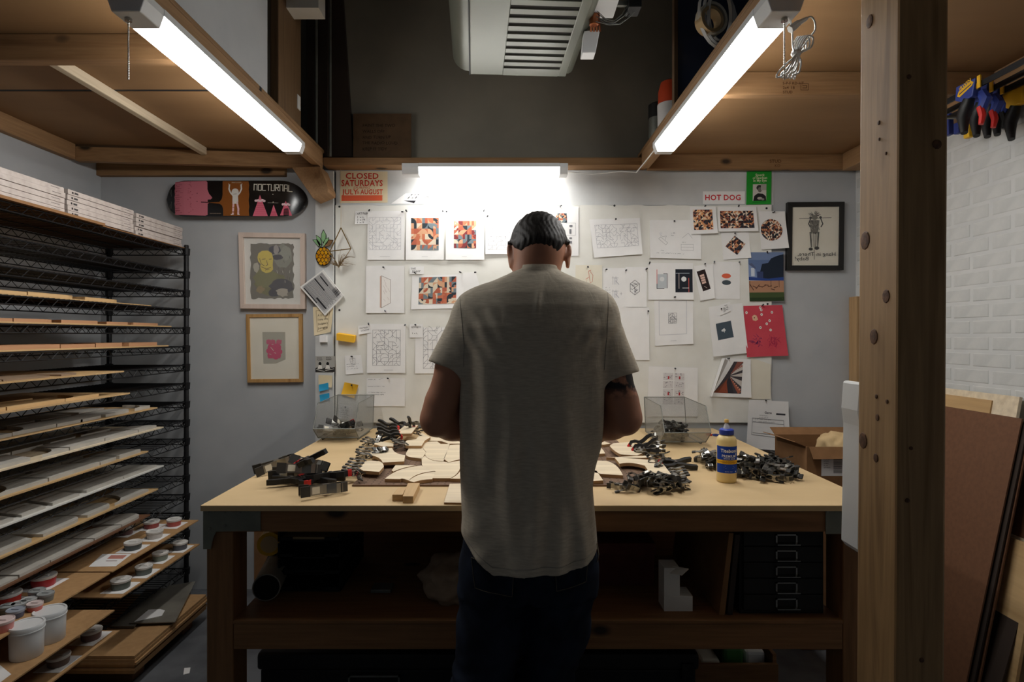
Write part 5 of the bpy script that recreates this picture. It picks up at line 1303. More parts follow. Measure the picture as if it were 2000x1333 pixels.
sheet_paper('photo_strip', 'tilted dark window photo on white paper', 'photo', ((1355,520),(1392,516),(1396,583),(1367,588)), d, 'paper', pins=((1377,516),), short='dark window photo', curl=(0,0,.006,.008), gap=.005, box=(1355,516,1396,588))
d = Draw(); d.circ(1418,539.5,9.2,(222,104,76),4.8,24); d.circ(1418,552.5,9.2,(72,82,88),4.8,24)
sheet_paper('oval_print', 'white print with a coral oval above a slate oval', 'print', ((1392,512),(1445,512),(1445,585),(1395,584)), d, 'paper', pins=((1395,513),(1444,513)), short='two oval print', box=(1392,512,1445,585))
colour_sheet('small square mosaic print, orange and black triangles', ((1347,404),(1398,404),(1401,456),(1350,458)), (1353,410,1393,450), (8,8), PAL2+[(222,150,100),(236,196,150)], 3, ((1376,404),), 'small square mosaic print', 'tri', gap=.013)
colour_sheet('wide mosaic print of brown and black triangles', ((1402,404),(1477,404),(1480,452),(1403,453)), (1406,412,1473,446.5), (13,7), PAL2, 6, ((1442,405),), 'wide mosaic print', 'tri', gap=.010)
cc = [(1507+23*math.cos(2*PI*i/28), 450+21.5*math.sin(2*PI*i/28)) for i in range(28)]
colour_sheet('white print with a round brown mosaic near the black frame', ((1482,413),(1533,413),(1539,485),(1486,488)), (1484,428,1530,472), (10,9), PAL2, 10, ((1508,416),), 'round mosaic print', 'tri', clip=cc, curl=(0,0,.014,.006))
dm = [(1436,460),(1457,478),(1438,500),(1415,481)]
colour_sheet('white print with a diamond shaped mosaic', ((1408,454),(1462,452),(1466,504),(1412,508)), (1414,459,1458,501), (9,8), PAL2, 13, ((1436,456),), 'diamond mosaic print', 'tri', clip=dm, curl=(0,0,.01,.008))
d = Draw(); s_ = 4.762
d.rect(1461,493,1530,545,(96,116,156)); d.rect(1461,493,1530,508,(116,134,170))
d.poly([(1484,531),(1488,516),(1500,514),(1506,505),(1518,500),(1530,497),(1530,546),(1484,546)],(38,46,60)); d.poly([(1461,546),(1461,516),(1473,520),(1476,530),(1478,546)],(130,150,190)); d.rect(1466,524,1473,540,(206,214,226)); d.poly([(1461,516),(1468,514),(1476,524),(1474,526)],(90,100,130))
d.rect(1478,531,1490,545,(60,72,110)); d.poly([(1461,541),(1500,545),(1530,542),(1530,550),(1461,548)],(50,74,140))
d.rect(1461,549,1530,572,(176,132,104)); [d.line([(1463+i*6,562+rr.uniform(-8,4)),(1470+i*6,563+rr.uniform(-8,6))],1.6,(92,62,50)) for i in range(9)]
d.rect(1461,572,1530,589,(70,84,52)); d.rect(1461,582,1530,589,(48,64,40)); [d.line([(x_,549),(x_,562)],.8,(60,46,40)) for x_ in (1463,1505,1521)]
sheet_paper('house_photo', 'glossy photo of a house by trees at dusk right of the board', 'photo', ((1461,493),(1530,493),(1530,588),(1463,589)), d, 'paper', pins=((1499,495),), short='dusk house photo', curl=(0,0,.01,.006), box=(1461,493,1530,589))
d = Draw()
def c6(x,y): return (1180+x/3.921, 560+y/3.921)
for x_,y_ in ((1090,194),(1218,176),(1218,212),(1308,197),(1282,262),(1256,286),(1200,314),(1284,335),(1210,158)): d.circ(*c6(x_,y_),2.7,(232,226,220)); d.circ(*c6(x_,y_),1,(110,70,70))
d.poly([c6(*p) for p in ((1135,225),(1155,212),(1175,220),(1185,250),(1165,262),(1140,255))],(222,180,150)); d.circ(*c6(1154,236),1.2,K)
for cx7,cy7,c7,n7 in ((1150,412,(70,40,96),34),(1300,420,(150,30,80),40)):
    for _ in range(n7): a_ = rr.uniform(0,6.28); q = c6(cx7+rr.uniform(-34,34)*1.2, cy7+rr.uniform(-28,40)); d.line([q,(q[0]+6*math.cos(a_),q[1]+6*math.sin(a_))],.45,c7)
rosep = noisy('rose_paper',(200,66,80),(206,74,88),8,.8,.05)
sheet_paper('red_drawing', 'rose red sheet with white dots and purple scribbles', 'drawing', ((1452,598),(1528,596),(1538,695),(1457,698)), d, rosep, pins=((1488,598),), short='rose red scribble sheet', curl=(0,0,.012,.014), box=(1452,596,1538,698))
d = Draw(); d.poly([(1397,629),(1431,626),(1434,661),(1399,664)],(74,86,96)); d.poly([(1408,641),(1417.5,640),(1418,649),(1409,650)],(222,224,224)); scribble(d,1410,644,1417,2,3,GR,.5,3)
sheet_paper('dark_square_print', 'white print with a slate blue square left of the red sheet', 'print', ((1384,600),(1450,592),(1461,690),(1391,697)), d, 'paper', curl=(0,0,.004,.02), gap=.006, box=(1384,592,1461,697))
d = Draw(); [d.text(t,1412,600+i*5,3.6,K,rot=1.45+.1*i,jit=.3) for i,t in enumerate(('SALES',))]; scribble(d,1415,596,1424,4,4,K,.8,4)
sheet_paper('title_tag', 'small scribbled tag over the slate square print', 'tag', ((1405,596),(1426,590),(1427,608),(1406,617)), d, 'paper', pins=((1409,603),), short='tag on the slate square print', gap=.010, box=(1405,590,1427,617))
d = Draw(); d.line([(1287,588),(1341,588),(1341,655),(1287,655),(1287,588)],1.2,(206,206,210)); lines(d,1305.5,612,1321.5,632.5,4,5,4,(110,110,116),.5); d.rect(1309,667.4,1321,668,(176,176,180))
sheet_paper('faint_print', 'white print with a tiny line motif inside a grey border', 'print', ((1278,585),(1354,584),(1353,672),(1279,676)), d, 'paper', pins=((1316,581),), short='tiny motif print', curl=(0,0,.01,.006))
sheet_paper('blank_sheet', 'faint sheet behind the right sleeve', 'paper', R4(1186,601,1268,704), None, 'paper', pins=((1267,609),), short='faint sheet by right sleeve', curl=(0,0,.004,.006))
d = Draw(); d.clip = [(1421,706),(1446,706),(1446,770),(1391,769)]; d.rect(1385,700,1450,772,(70,66,70)); 
for i,(c7,p7) in enumerate((((206,198,192),[(1418,733),(1446,708),(1446,722)]),((140,86,76),[(1418,733),(1430,706),(1446,706)]),((200,192,186),[(1418,735),(1446,728),(1446,736)]),((120,70,54),[(1415,738),(1391,769),(1412,769)]),((160,92,74),[(1418,737),(1446,766),(1440,770)]),((196,188,182),[(1418,736),(1446,744),(1446,756)]),((58,54,60),[(1414,740),(1420,740),(1432,770),(1412,770)]),((150,80,60),[(1412,744),(1400,769),(1420,769)]))): d.poly(p7,c7)
for i in range(7): t_ = i/7; d.circ(1420+26*t_,739+26*t_,1+1.2*t_,(214,150,126)).circ(1420+26*t_,728-16*t_,.8+1.6*t_,(176,120,110))
d.clip = None
sheet_paper('curled_photo', 'curled photo of converging rows below the slate square print', 'photo', ((1410,700),(1466,702),(1466,777),(1386,775)), d, 'paper', pins=((1420,701),), short='curled rows photo', curl=(0,.004,.012,.0), gap=.006, box=(1386,700,1466,777))
flap_ = [W(*q, PB-.012) for q in ((1411,700),(1422,705),(1389,772),(1385,776))]; flap_[0].y = flap_[3].y = PB-.05; flap_[1].y = PB-.016; flap_[2].y = PB-.02
tt = bpy.data.objects['curled_photo']
mk('curled_edge', MB().add(flap_+[p+Vector((0,.0008,0)) for p in flap_], [(0,3,2,1),(4,5,6,7),(0,1,5,4),(1,2,6,5),(2,3,7,6),(3,0,4,7)]), M['paper'], tt)
d = Draw(); r7 = random.Random(2)
for i in range(2):
    for j in range(4):
        X0,Y0 = 1294+i*22, 728+j*16; d.rect(X0,Y0,X0+20,Y0+14,(214,210,210))
        for _ in range(12): x_,y_ = X0+r7.uniform(0,17),Y0+r7.uniform(0,12); d.rect(x_,y_,x_+r7.uniform(.8,3),y_+r7.uniform(.5,1.4),r7.choice(((60,60,64),(150,146,148),(120,116,120))))
        if j % 2 == 0: d.rect(X0+9,Y0+6,X0+12,Y0+12,(170,50,56))
sheet_paper('diagram_sheet', 'sheet of grey and red layout diagrams behind right wire bin', 'print', ((1267,716),(1363,719),(1362,814),(1264,814)), d, 'paper', pins=((1320,721),), short='diagram sheet', curl=(0,0,.004,.004), box=(1264,716,1363,814))
sheet_paper('blank_sheet', 'blank torn sheet right of the curled photo', 'paper', ((1466,699),(1505,712),(1505,780),(1464,780)), None, 'paper2')
d = Draw(); d.text('Gerns', 1491, 808, 4.6, K, bold=True, fit=15); d.rect(1515,806,1534,809.5,(52,52,56)); scribble(d,1480,812,1512,2,4,GR,.6,31); scribble(d,1468,820,1530,2,5,GR,.6,32)
d.line([(1466,818),(1530,820),(1531,856),(1466,852),(1466,818)],.7,(120,120,126)); d.line([(1466,826),(1530,828)],.6,(120,120,126)); d.line([(1468,848),(1528,851)],.7,(100,100,106))
sheet_paper('invoice_sheet', 'hanging invoice sheet with curled corner right of the glue bottle', 'paper', ((1463,781),(1540,785),(1541,881),(1457,876)), d, 'paper', pins=((1496,783),), short='hanging invoice sheet', curl=(0,0,.03,.004), gap=.010, box=(1457,781,1541,881))
bpy.data.objects['invoice_sheet'].name = 'invoice_sheet'
# ---------------------------------------------------------------- clamps (built once, then copied)
def jaw_mesh(s):
    """small steel spring clamp, one side; lies in x (length) / z, width along y"""
    mb = MB(); w = .0085
    path = [(-.030,.0135),(-.012,.0095),(.0,.0065),(.010,.0085),(.020,.0075),(.029,.0008)]
    t = .0011
    for a, b in zip(path[:-1], path[1:]):
        P = [(a[0],s*a[1]-t),(b[0],s*b[1]-t),(b[0],s*b[1]+t),(a[0],s*a[1]+t)]
        mb.prism(P, 'y', -w, w, 0)
    # folded side cheeks
    for y in (-w, w-.001):
        mb.prism([(-.010,s*.0095),(.006,s*.008),(.004,s*.001),(-.004,s*.001)][::int(1)], 'y', y, y+.001, 0)
    mb.prism([(-.033,s*.0135-.0024),(-.019,s*.0108-.0024),(-.019,s*.0108+.0024),(-.033,s*.0135+.0024)], 'y', -w-.0008, w+.0008, 1)
    mb.prism([(.020,s*.0075-.0018),(.031,s*.0006-.0012),(.031,s*.0006+.0018),(.020,s*.0075+.0024)], 'y', -w*.8, w*.8, 1)
    return mb.mesh('jaw', [M['clamp_steel'], M['rubber']])
M['clamp_steel'] = mat('clamp_steel', (158,156,150), .28, .92)
spring_me = MB().tube([(-.001,-.006,0),(-.001,.006,0)], .0042, 8).mesh('spring', M['chrome'])
SC_ROOT = thing('spring_clamp', 'x', 'clamp', (0,0,0))
place(jaw_mesh(1), 'jaw', SC_ROOT); place(jaw_mesh(-1), 'jaw', SC_ROOT); place(spring_me, 'spring', SC_ROOT)
used = [0]
def small_clamp(Mx, label, group):
    if not used[0]:
        used[0] = 1; SC_ROOT.matrix_world = Mx; SC_ROOT['label'] = label; SC_ROOT['group'] = group; return SC_ROOT
    return dup(SC_ROOT, Mx, label, group)
def rot(a, b, c): return Euler((a,b,c)).to_matrix().to_4x4()
def heap(cx, cy, rx, ry, n, zmax, z0, label, group, seed, sc=1.0, ang=0):
    r = random.Random(seed); H = {}
    pts = []
    for i in range(n):
        while 1:
            u, v = r.uniform(-1,1), r.uniform(-1,1)
            if u*u+v*v < 1: break
        pts.append((u, v))
    pts.sort(key=lambda p: -(p[0]**2+p[1]**2))
    for u, v in pts:
        x = u*rx; y = v*ry; x, y = x*math.cos(ang)-y*math.sin(ang), x*math.sin(ang)+y*math.cos(ang); x += cx; y += cy
        k = (round(x/.022), round(y/.022)); nb = [(k[0]+i, k[1]+j) for i in (-1,0,1) for j in (-1,0,1)]
        h = min(zmax, sum(H.get(q, 0) for q in nb)/5.0)
        flat = r.random() < .5
        tilt = .15 if h < .004 else .7
        Mx = Matrix.Translation((x, y, z0+h+(.0105 if flat else .0175)*sc)) @ rot(0,0,r.uniform(0,2*PI)) @ rot(r.uniform(-tilt,tilt)+(PI/2 if flat else 0), r.uniform(-tilt,tilt)*.6, 0) @ Matrix.Scale(sc,4)
        small_clamp(Mx, label, group)
        for q in nb: H[q] = min(zmax, H.get(q,0)+.0045*sc)
        H[k] = min(zmax, H.get(k,0)+.008*sc)
p = onz(1490,930,TZ); heap(p.x, p.y, .115, .10, 62, .045, TZ, 'small black and steel spring clamp in the heap right of the glue bottle', 'clamps heaped right of the glue bottle', 1)
p = onz(1385,912,TZ); heap(p.x, p.y, .05, .075, 20, .025, TZ, 'small spring clamp in the heap left of the glue bottle', 'clamps heaped left of the glue bottle', 2)
p = onz(1265,958,TZ); heap(p.x, p.y, .115, .055, 26, .03, TZ, 'small spring clamp in the pile at the right front of the pegboard', 'clamps piled at right front of the pegboard', 3)
p = onz(1206,956,TZ); small_clamp(Matrix.Translation((p.x,p.y,TZ+.0115)) @ rot(0,0,-.5) @ rot(PI/2,0,0), 'small spring clamp lying apart, closest to the man right side', 'clamps piled at right front of the pegboard')
# large clamps: two curved arms, two coloured pads, a pivot spring
def big_arm(s, m):
    mb = MB(); P = [(-.075,.030),(-.05,.026),(-.02,.012),(0,.007),(.02,.019),(.045,.021),(.066,.004)]
    wd = [.006,.008,.008,.0085,.008,.007,.005]
    top = [(x, s*z+w) for (x,z),w in zip(P,wd)]; bot = [(x, s*z-w) for (x,z),w in zip(P,wd)]
    for i in range(len(P)-1): mb.prism([bot[i],bot[i+1],top[i+1],top[i]], 'y', -.009, .009)
    return mb.mesh('arm', m)
def pad_me(s, m): return MB().prism([(.056,s*.0085-.006),(.070,s*.003-.004),(.070,s*.003+.004),(.058,s*.011+.006)], 'y', -.0105, .0105).mesh('pad', m)
BC = thing('black_clamp', 'x', 'clamp', (0,0,0))
for s in (1,-1): place(big_arm(s, M['black']), 'arm', BC); place(pad_me(s, M['red']), 'pad', BC)['label'] = 'red jaw pad'
place(MB().tube([(0,-.012,0),(0,.012,0)], .006, 10).mesh('pivot', M['chrome']), 'pivot', BC)
# large metal clamp: flat steel arms with long dark grips
def met_arm(s):
    mb = MB(); P = [(-.078,.030),(-.03,.016),(0,.008),(.03,.019),(.05,.014),(.066,.001)]
    for a,b in zip(P[:-1],P[1:]): mb.prism([(a[0],s*a[1]-.0015),(b[0],s*b[1]-.0015),(b[0],s*b[1]+.0015),(a[0],s*a[1]+.0015)], 'y', -.015, .015, 0)
    mb.prism([(-.016,s*.014),(.014,s*.014),(.006,s*.0),(-.006,s*.0)], 'y', -.0155, -.014, 0); mb.prism([(-.016,s*.014),(.014,s*.014),(.006,s*.0),(-.006,s*.0)], 'y', .014, .0155, 0)
    mb.prism([(-.082,s*.031-.004),(-.052,s*.0225-.004),(-.052,s*.0225+.004),(-.082,s*.031+.004)], 'y', -.0165, .0165, 1)
    mb.prism([(.045,s*.0145-.003),(.068,s*.001-.003),(.068,s*.001+.003),(.045,s*.0155+.003)], 'y', -.0155, .0155, 1)
    mb.prism([(-.046,s*.0205+s*.0016-.0002),(-.022,s*.0138+s*.0016-.0002),(-.022,s*.0138+s*.0016+.0004),(-.046,s*.0205+s*.0016+.0004)], 'y', -.011, .011, 2)
    return mb.mesh('arm', [M['clamp_steel'], M['rubber'], M['paper2']])
MC = thing('metal_clamp', 'x', 'clamp', (0,0,0))
for s in (1,-1): place(met_arm(s), 'arm', MC)
place(MB().tube([(0,-.014,0),(0,.014,0)], .006, 10).mesh('spring', M['chrome']), 'spring', MC)
usedb = {}
def big(root, px, py, z, yaw, pitch, roll, label, group, sc=1.0):
    p = onz(px, py, z); Mx = Matrix.Translation((p.x,p.y,z)) @ rot(0,0,yaw) @ rot(0,pitch,0) @ rot(roll,0,0) @ Matrix.Scale(sc,4)
    if root.name not in usedb:
        usedb[root.name] = 1; root.matrix_world = Mx; root['label'] = label; root['group'] = group; return root
    return dup(root, Mx, label, group)
GL = 'large clamps piled at the left of the bench'
big(MC, 541,906,TZ+.036, .55,-.25,PI/2, 'metal clamp with dark grips leaning at the far left of the clamp pile', GL)
big(MC, 637,955,TZ+.022, .45,.0,1.45, 'metal clamp lying in front of the left clamp pile', GL)
big(MC, 590,916,TZ+.055, .3,.1,1.3, 'dark grip metal clamp on top of the left pile', GL)
big(MC, 612,908,TZ+.058, -.4,.05,1.0, 'metal clamp at the upper right of the left pile', GL)
big(MC, 575,922,TZ+.030, .15,-.05,1.6, 'metal clamp in the middle of the left pile', GL)
big(BC, 600,900,TZ+.085, 2.5,.35,1.2, 'black clamp with orange red tips standing highest in the left pile', GL)
big(BC, 622,936,TZ+.018, 2.95,.0,PI/2, 'black clamp with red tips spread flat at the front of the pile', GL, 1.1)
big(BC, 645,928,TZ+.030, .25,-.05,1.45, 'black clamp with long handle pointing right of the left pile', GL, 1.05)
big(BC, 570,938,TZ+.018, .1,.0,PI/2, 'black clamp with red tip at the front left of the pile', GL)
big(BC, 592,938,TZ+.020, -.9,.0,PI/2, 'small jawed black clamp half hidden under the left pile', GL, .85)
# ---------------------------------------------------------------- pegboard and cut plywood on the bench
pg = thing('pegboard', 'brown perforated hardboard lying on the bench in front of the man', 'pegboard', (0,2.4,TZ))
PX0, PX1, PY0, PY1 = -.537, .535, 2.006, 2.86; PZ = TZ+.006
mk('sheet', MB().box((PX0,PY0,TZ+.0004),(PX1,PY1,PZ)), M['pegboard'], pg)
mb = MB(); n = 0
for i in range(int((PX1-PX0)/.0254)):
    for j in range(int((PY1-PY0)/.0254)):
        mb.lathe([(.0033,PZ+.0001),(.0033,PZ+.00025)], 7, (PX0+.014+i*.0254, PY0+.014+j*.0254, 0))
mk('peg_holes', mb, M['hole'], pg, kind='stuff')
def s1(x,y): return (480+x/4.545, 740+y/4.545)
def s2(x,y): return (1140+x/3.846, 740+y/3.846)
def bez(pts):   # smooth marked runs: an entry ('c',x,y) is a control point
    out = []; i = 0
    while i < len(pts):
        p = pts[i]
        if p[0] == 'c':
            a = out[-1]; b = pts[(i+1) % len(pts)]; b = b if b[0] != 'c' else b[1:]
            for k in range(1,7):
                t_ = k/7; out.append(((1-t_)**2*a[0]+2*t_*(1-t_)*p[1]+t_*t_*b[0], (1-t_)**2*a[1]+2*t_*(1-t_)*p[2]+t_*t_*b[1]))
        else: out.append(p)
        i += 1
    return out
edge_m = noisy('plywood_edge', (150,116,78),(170,134,92),90,.7,.05,stretch=(.2,.2,1))
def ply(pts, s, z, label, th=.012):
    P = [onz(*s(*q), z+th) for q in bez(pts)]; P = [(p.x,p.y) for p in P]
    if area2(P) < 0: P = P[::-1]
    n = len(P); mb = MB()
    mb.add([(x,y,z) for x,y in P]+[(x,y,z+th) for x,y in P], [tuple(range(n-1,-1,-1)), tuple(range(n,2*n))], 0)
    mb.add([(x,y,z) for x,y in P]+[(x,y,z+th) for x,y in P], [(i,(i+1)%n,n+(i+1)%n,n+i) for i in range(n)], 1)
    return mk('plywood_piece', mb, [M['ply_pale'], edge_m], None, label, 'plywood piece', 'cut plywood pieces on the pegboard')
Z1, Z2, Z3 = PZ+.0003, PZ+.0128, PZ+.026
ply([(1330,490),(1335,478),(1415,415),(1530,410),(1470,488)], s1, Z3+.01, 'small square plywood piece held by red tipped clamps at the back left')
ply([(1405,575),(1430,548),(1510,540),(1560,482),(1640,520),(1590,550),(1560,597),(1420,597)], s1, Z2, 'stepped plywood piece in front of the square clamped one')
ply([(1592,552),('c',1620,520),(1650,517),(1900,517),(1960,540),(1950,578),(1800,578),(1740,556)], s1, Z1, 'plywood piece under the left forearm')
ply([(1150,560),(1180,556),(1310,575),(1310,603),(1200,600),(1140,582)], s1, Z2, 'narrow plywood piece gripped by three small clamps')
ply([(1110,650),(1150,632),(1300,615),('c',1310,668),(1415,680),(1405,735),(1215,745),('c',1195,690),(1100,680)], s1, Z2, 'notched plywood piece gripped by four small clamps')
ply([(1012,800),(1060,735),(1110,728),(1180,733),('c',1225,745),(1225,782),(1185,828),(1045,818)], s1, Z2, 'round cornered plywood piece gripped by five small clamps')
ply([(1450,615),(1560,605),(1600,655),(1565,710),(1500,702),('c',1410,695),(1422,662)], s1, Z1, 'rounded bottom plywood piece left of centre')
ply([(1562,605),(1600,560),(1700,558),(1730,580),(1810,580),(1790,642),(1755,733),(1680,728),('c',1600,712),(1592,672),(1602,652)], s1, Z1, 'large rounded plywood piece in the middle of the layout')
ply([(1757,712),(1812,590),(1962,580),(1965,705),(1850,728),('c',1800,748),(1797,742)], s1, Z1, 'plywood piece with rounded lower edge beside the shirt')
ply([(1560,705),(1592,685),('c',1630,738),(1757,737),(1800,746),(1965,716),(1965,775),(1900,800),('c',1885,850),(1815,885),(1660,885),(1686,825),('c',1570,790),(1565,770)], s1, Z1, 'widest plywood piece with wavy edges at the front centre')
ply([(1295,815),(1330,768),(1520,770),('c',1400,785),(1310,826)], s1, Z1, 'thin curved plywood sliver at the left of the layout')
ply([(1235,890),('c',1340,790),(1560,772),('c',1600,800),(1684,822),('c',1510,830),(1445,905),('c',1390,880),(1370,893)], s1, Z1, 'leaf shaped plywood piece at the front left of layout')
ply([(1447,907),('c',1520,838),(1688,826),(1655,893),('c',1560,895),(1492,920)], s1, Z1, 'curved plywood piece at the very front of the layout')
ply([(1817,888),('c',1880,860),(1900,825),(1965,820),(1960,890)], s1, Z1, 'small plywood corner piece against the shirt on the left')
ply([(1760,1100),(1810,935),(2000,930),(1990,1105)], s1, TZ+.0003, 'pale square plywood offcut on the bench against the shirt', .006)
def plys(pts, z, label, **k): return ply(pts, s2, z, label, **k)
plys([(60,455),(110,455),(200,488),(150,497),(60,492)], Z1, 'thin plywood piece just right of the man by his forearm')
plys([(195,505),(220,487),(350,475),(400,500),(440,563),(400,577),(280,570),('c',230,550)], Z2, 'rounded plywood piece gripped by large black clamps at right')
plys([(60,505),(110,508),('c',150,530),(160,562),(60,568)], Z1, 'small curved plywood piece peeking out right of the shirt')
plys([(170,592),(520,577),(605,562),(520,592),(420,596)], Z2, 'long thin plywood piece seen edge on at right')
plys([(230,590),(520,612),(600,645),(660,722),(500,717),(460,655),('c',350,620),(270,640)], Z2, 'hooked plywood piece gripped by five small clamps at right')
plys([(60,615),(170,618),('c',260,640),(295,727),(130,716),(60,700)], Z1, 'fin shaped plywood piece at the right of the layout')
plys([(60,690),(95,690),(147,765),(60,770)], Z1, 'small triangular plywood piece at the front right of the shirt')
def block(a, b, c, d_, z, h, lab):
    P = [onz(*s1(*q), z+h) for q in (a,b,c,d_)]; P = [(p.x,p.y) for p in P]
    if area2(P) < 0: P = P[::-1]
    mk('wood_block', MB().prism(P,'z',z,z+h), M['ply_tray'], None, lab, 'block', 'wood blocks at the bench front', bev=.001)
block((1300,1030),(1352,970),(1425,968),(1392,1030), TZ+.0003, .021, 'left wood block half behind the other on the bench front')
block((1393,1045),(1438,928),(1545,926),(1487,1045), TZ+.0003, .022, 'right longer wood block on the bench front')
# clamps gripping the pieces
def grip(px, py, z, yaw, lab, grp, roll=PI/2, sc=1.0, pitch=0):
    p = onz(px, py, z); small_clamp(Matrix.Translation(p) @ rot(0,pitch,yaw) @ rot(roll,0,0) @ Matrix.Scale(sc,4), lab, grp)
for k,(x,y) in enumerate(((1000,738),(985,765),(965,790),(940,815),(935,842))): grip(*s1(x,y), Z2+.008, .1-.05*k, f'small clamp gripping the round cornered piece, {["rearmost","second from rear","middle","second from front","front"][k]} of five', 'clamps on the round cornered piece', 0)
grip(*s1(1005,850), Z2+.012, -1.0+PI, 'small clamp hanging off the front corner of the round cornered piece', 'clamps on the round cornered piece', .4)
for k,(x,y) in enumerate(((1075,632),(1050,655),(1045,678),(1060,690))): grip(*s1(x,y), Z2+.008, .1-.1*k, f'small clamp gripping the notched piece, {["rearmost","second from rear","second from front","front"][k]} of four', 'clamps on the notched piece', 0)
for k,(x,y) in enumerate(((1195,640),(1215,632))): grip(*s1(x,y), Z3+.008, .5+k*.5, f'small clamp lying on top of the notched piece, {["left","right"][k]} one', 'clamps on the notched piece', .6)
for k,(x,y) in enumerate(((1120,548),(1095,562),(1080,580))): grip(*s1(x,y), Z2+.008, -.35+.1*k, f'small clamp gripping the narrow piece, {["rear","middle","front"][k]} of three', 'clamps on the narrow piece', 0)
for k,(x,y) in enumerate(((1345,560),(1365,578),(1385,592))): grip(*s1(x,y), Z2+.012, .05*k, f'small clamp gripping the stepped piece, {["rear","middle","front"][k]} of three', 'clamps on the stepped piece', 0)
grip(*s1(1180,545), Z2+.02, 1.2, 'small clamp standing upright behind the narrow piece', 'clamps on the narrow piece', .2, pitch=-.8)
for k,(x,y,yw,pt) in enumerate(((1270,425,-.15,.15),(1265,455,0,.1),(1275,485,.15,.12),(1285,515,.3,.1),(1360,410,-.5,.1))):
    big(BC, *s1(x,y), Z3+.018, yw, pt, .15, f'black red tipped clamp gripping the back left square piece, {["first","second","third","fourth","fifth"][k]} from behind', 'black clamps on the back left piece', .8)
big(BC, *s1(1460,405), Z3+.04, 1.3,.5,.3, 'black red tipped clamp standing at the rear of the square piece', 'black clamps on the back left piece', .7)
for k,(x,y) in enumerate(((1480,400),(1515,455),(1525,480))): grip(*s1(x,y), Z3+.01, 2.6, f'small clamp behind the square piece near the elbow, {["rear","middle","front"][k]} one', 'clamps by the left elbow', .3)
for k,(x,y,yw,pt) in enumerate(((425,490,2.5,.35),(460,520,2.5,.32))):
    big(BC, *s2(x,y), Z2+.03, yw, pt, .15, f'black red tipped clamp gripping the rounded piece at right, {["left","right"][k]} one', 'black clamps on the right pieces', .85)
big(BC, *s2(690,640), TZ+.022, PI+.12, 0, 1.25, 'open black clamp with red tip lying right of the hooked piece', 'black clamps on the right pieces', 1.0)
for k in range(9):
    r = random.Random(k+50); x, y = 480+r.uniform(-60,80), 510+r.uniform(-25,40); grip(*s2(x,y), Z2+.010+.004*(k%3), PI-.2+r.uniform(-.5,.5), 'small clamp in the cluster on the rounded piece at right', 'clamps clustered on the right rounded piece', r.uniform(0,1.5))
for k,(x,y) in enumerate(((690,690),(700,712),(712,730),(722,748),(690,770),(680,790))): grip(*s2(x,y), Z2+.006, PI+.05-.05*k, f'small clamp gripping the hooked piece, {["first","second","third","fourth","fifth","sixth"][k]} from behind', 'clamps on the hooked piece', 0)
for k,(x,y) in enumerate(((520,590),(545,625),(590,580),(570,650))): grip(*s2(x,y), Z2+.016, 2.2+.6*k, f'small clamp on the long thin piece at right, {["first","second","third","fourth"][k]} from the left', 'clamps on the long thin piece', .4)
# ---------------------------------------------------------------- wire mesh bins
mesh_m = bpy.data.materials.new('wire_mesh'); mesh_m.use_nodes = True; nt = mesh_m.node_tree
b_ = nt.nodes['Principled BSDF']; b_.inputs['Base Color'].default_value = col4((170,172,170)); b_.inputs['Metallic'].default_value = .6; b_.inputs['Roughness'].default_value = .4
t_ = nt.nodes.new('ShaderNodeBsdfTransparent'); x_ = nt.nodes.new('ShaderNodeMixShader'); tc = nt.nodes.new('ShaderNodeTexCoord'); mp = nt.nodes.new('ShaderNodeMapping'); mp.inputs['Rotation'].default_value = (.6,.5,.785); vo = nt.nodes.new('ShaderNodeTexVoronoi'); vo.inputs['Scale'].default_value = 460; vo.inputs['Randomness'].default_value = .15
mr = nt.nodes.new('ShaderNodeMath'); mr.operation = 'LESS_THAN'; mr.inputs[1].default_value = .56
nt.links.new(tc.outputs['Object'], mp.inputs[0]); nt.links.new(mp.outputs[0], vo.inputs['Vector']); nt.links.new(vo.outputs['Distance'], mr.inputs[0]); nt.links.new(mr.outputs[0], x_.inputs[0]); nt.links.new(b_.outputs[0], x_.inputs[1]); nt.links.new(t_.outputs[0], x_.inputs[2]); nt.links.new(x_.outputs[0], nt.nodes['Material Output'].inputs[0])
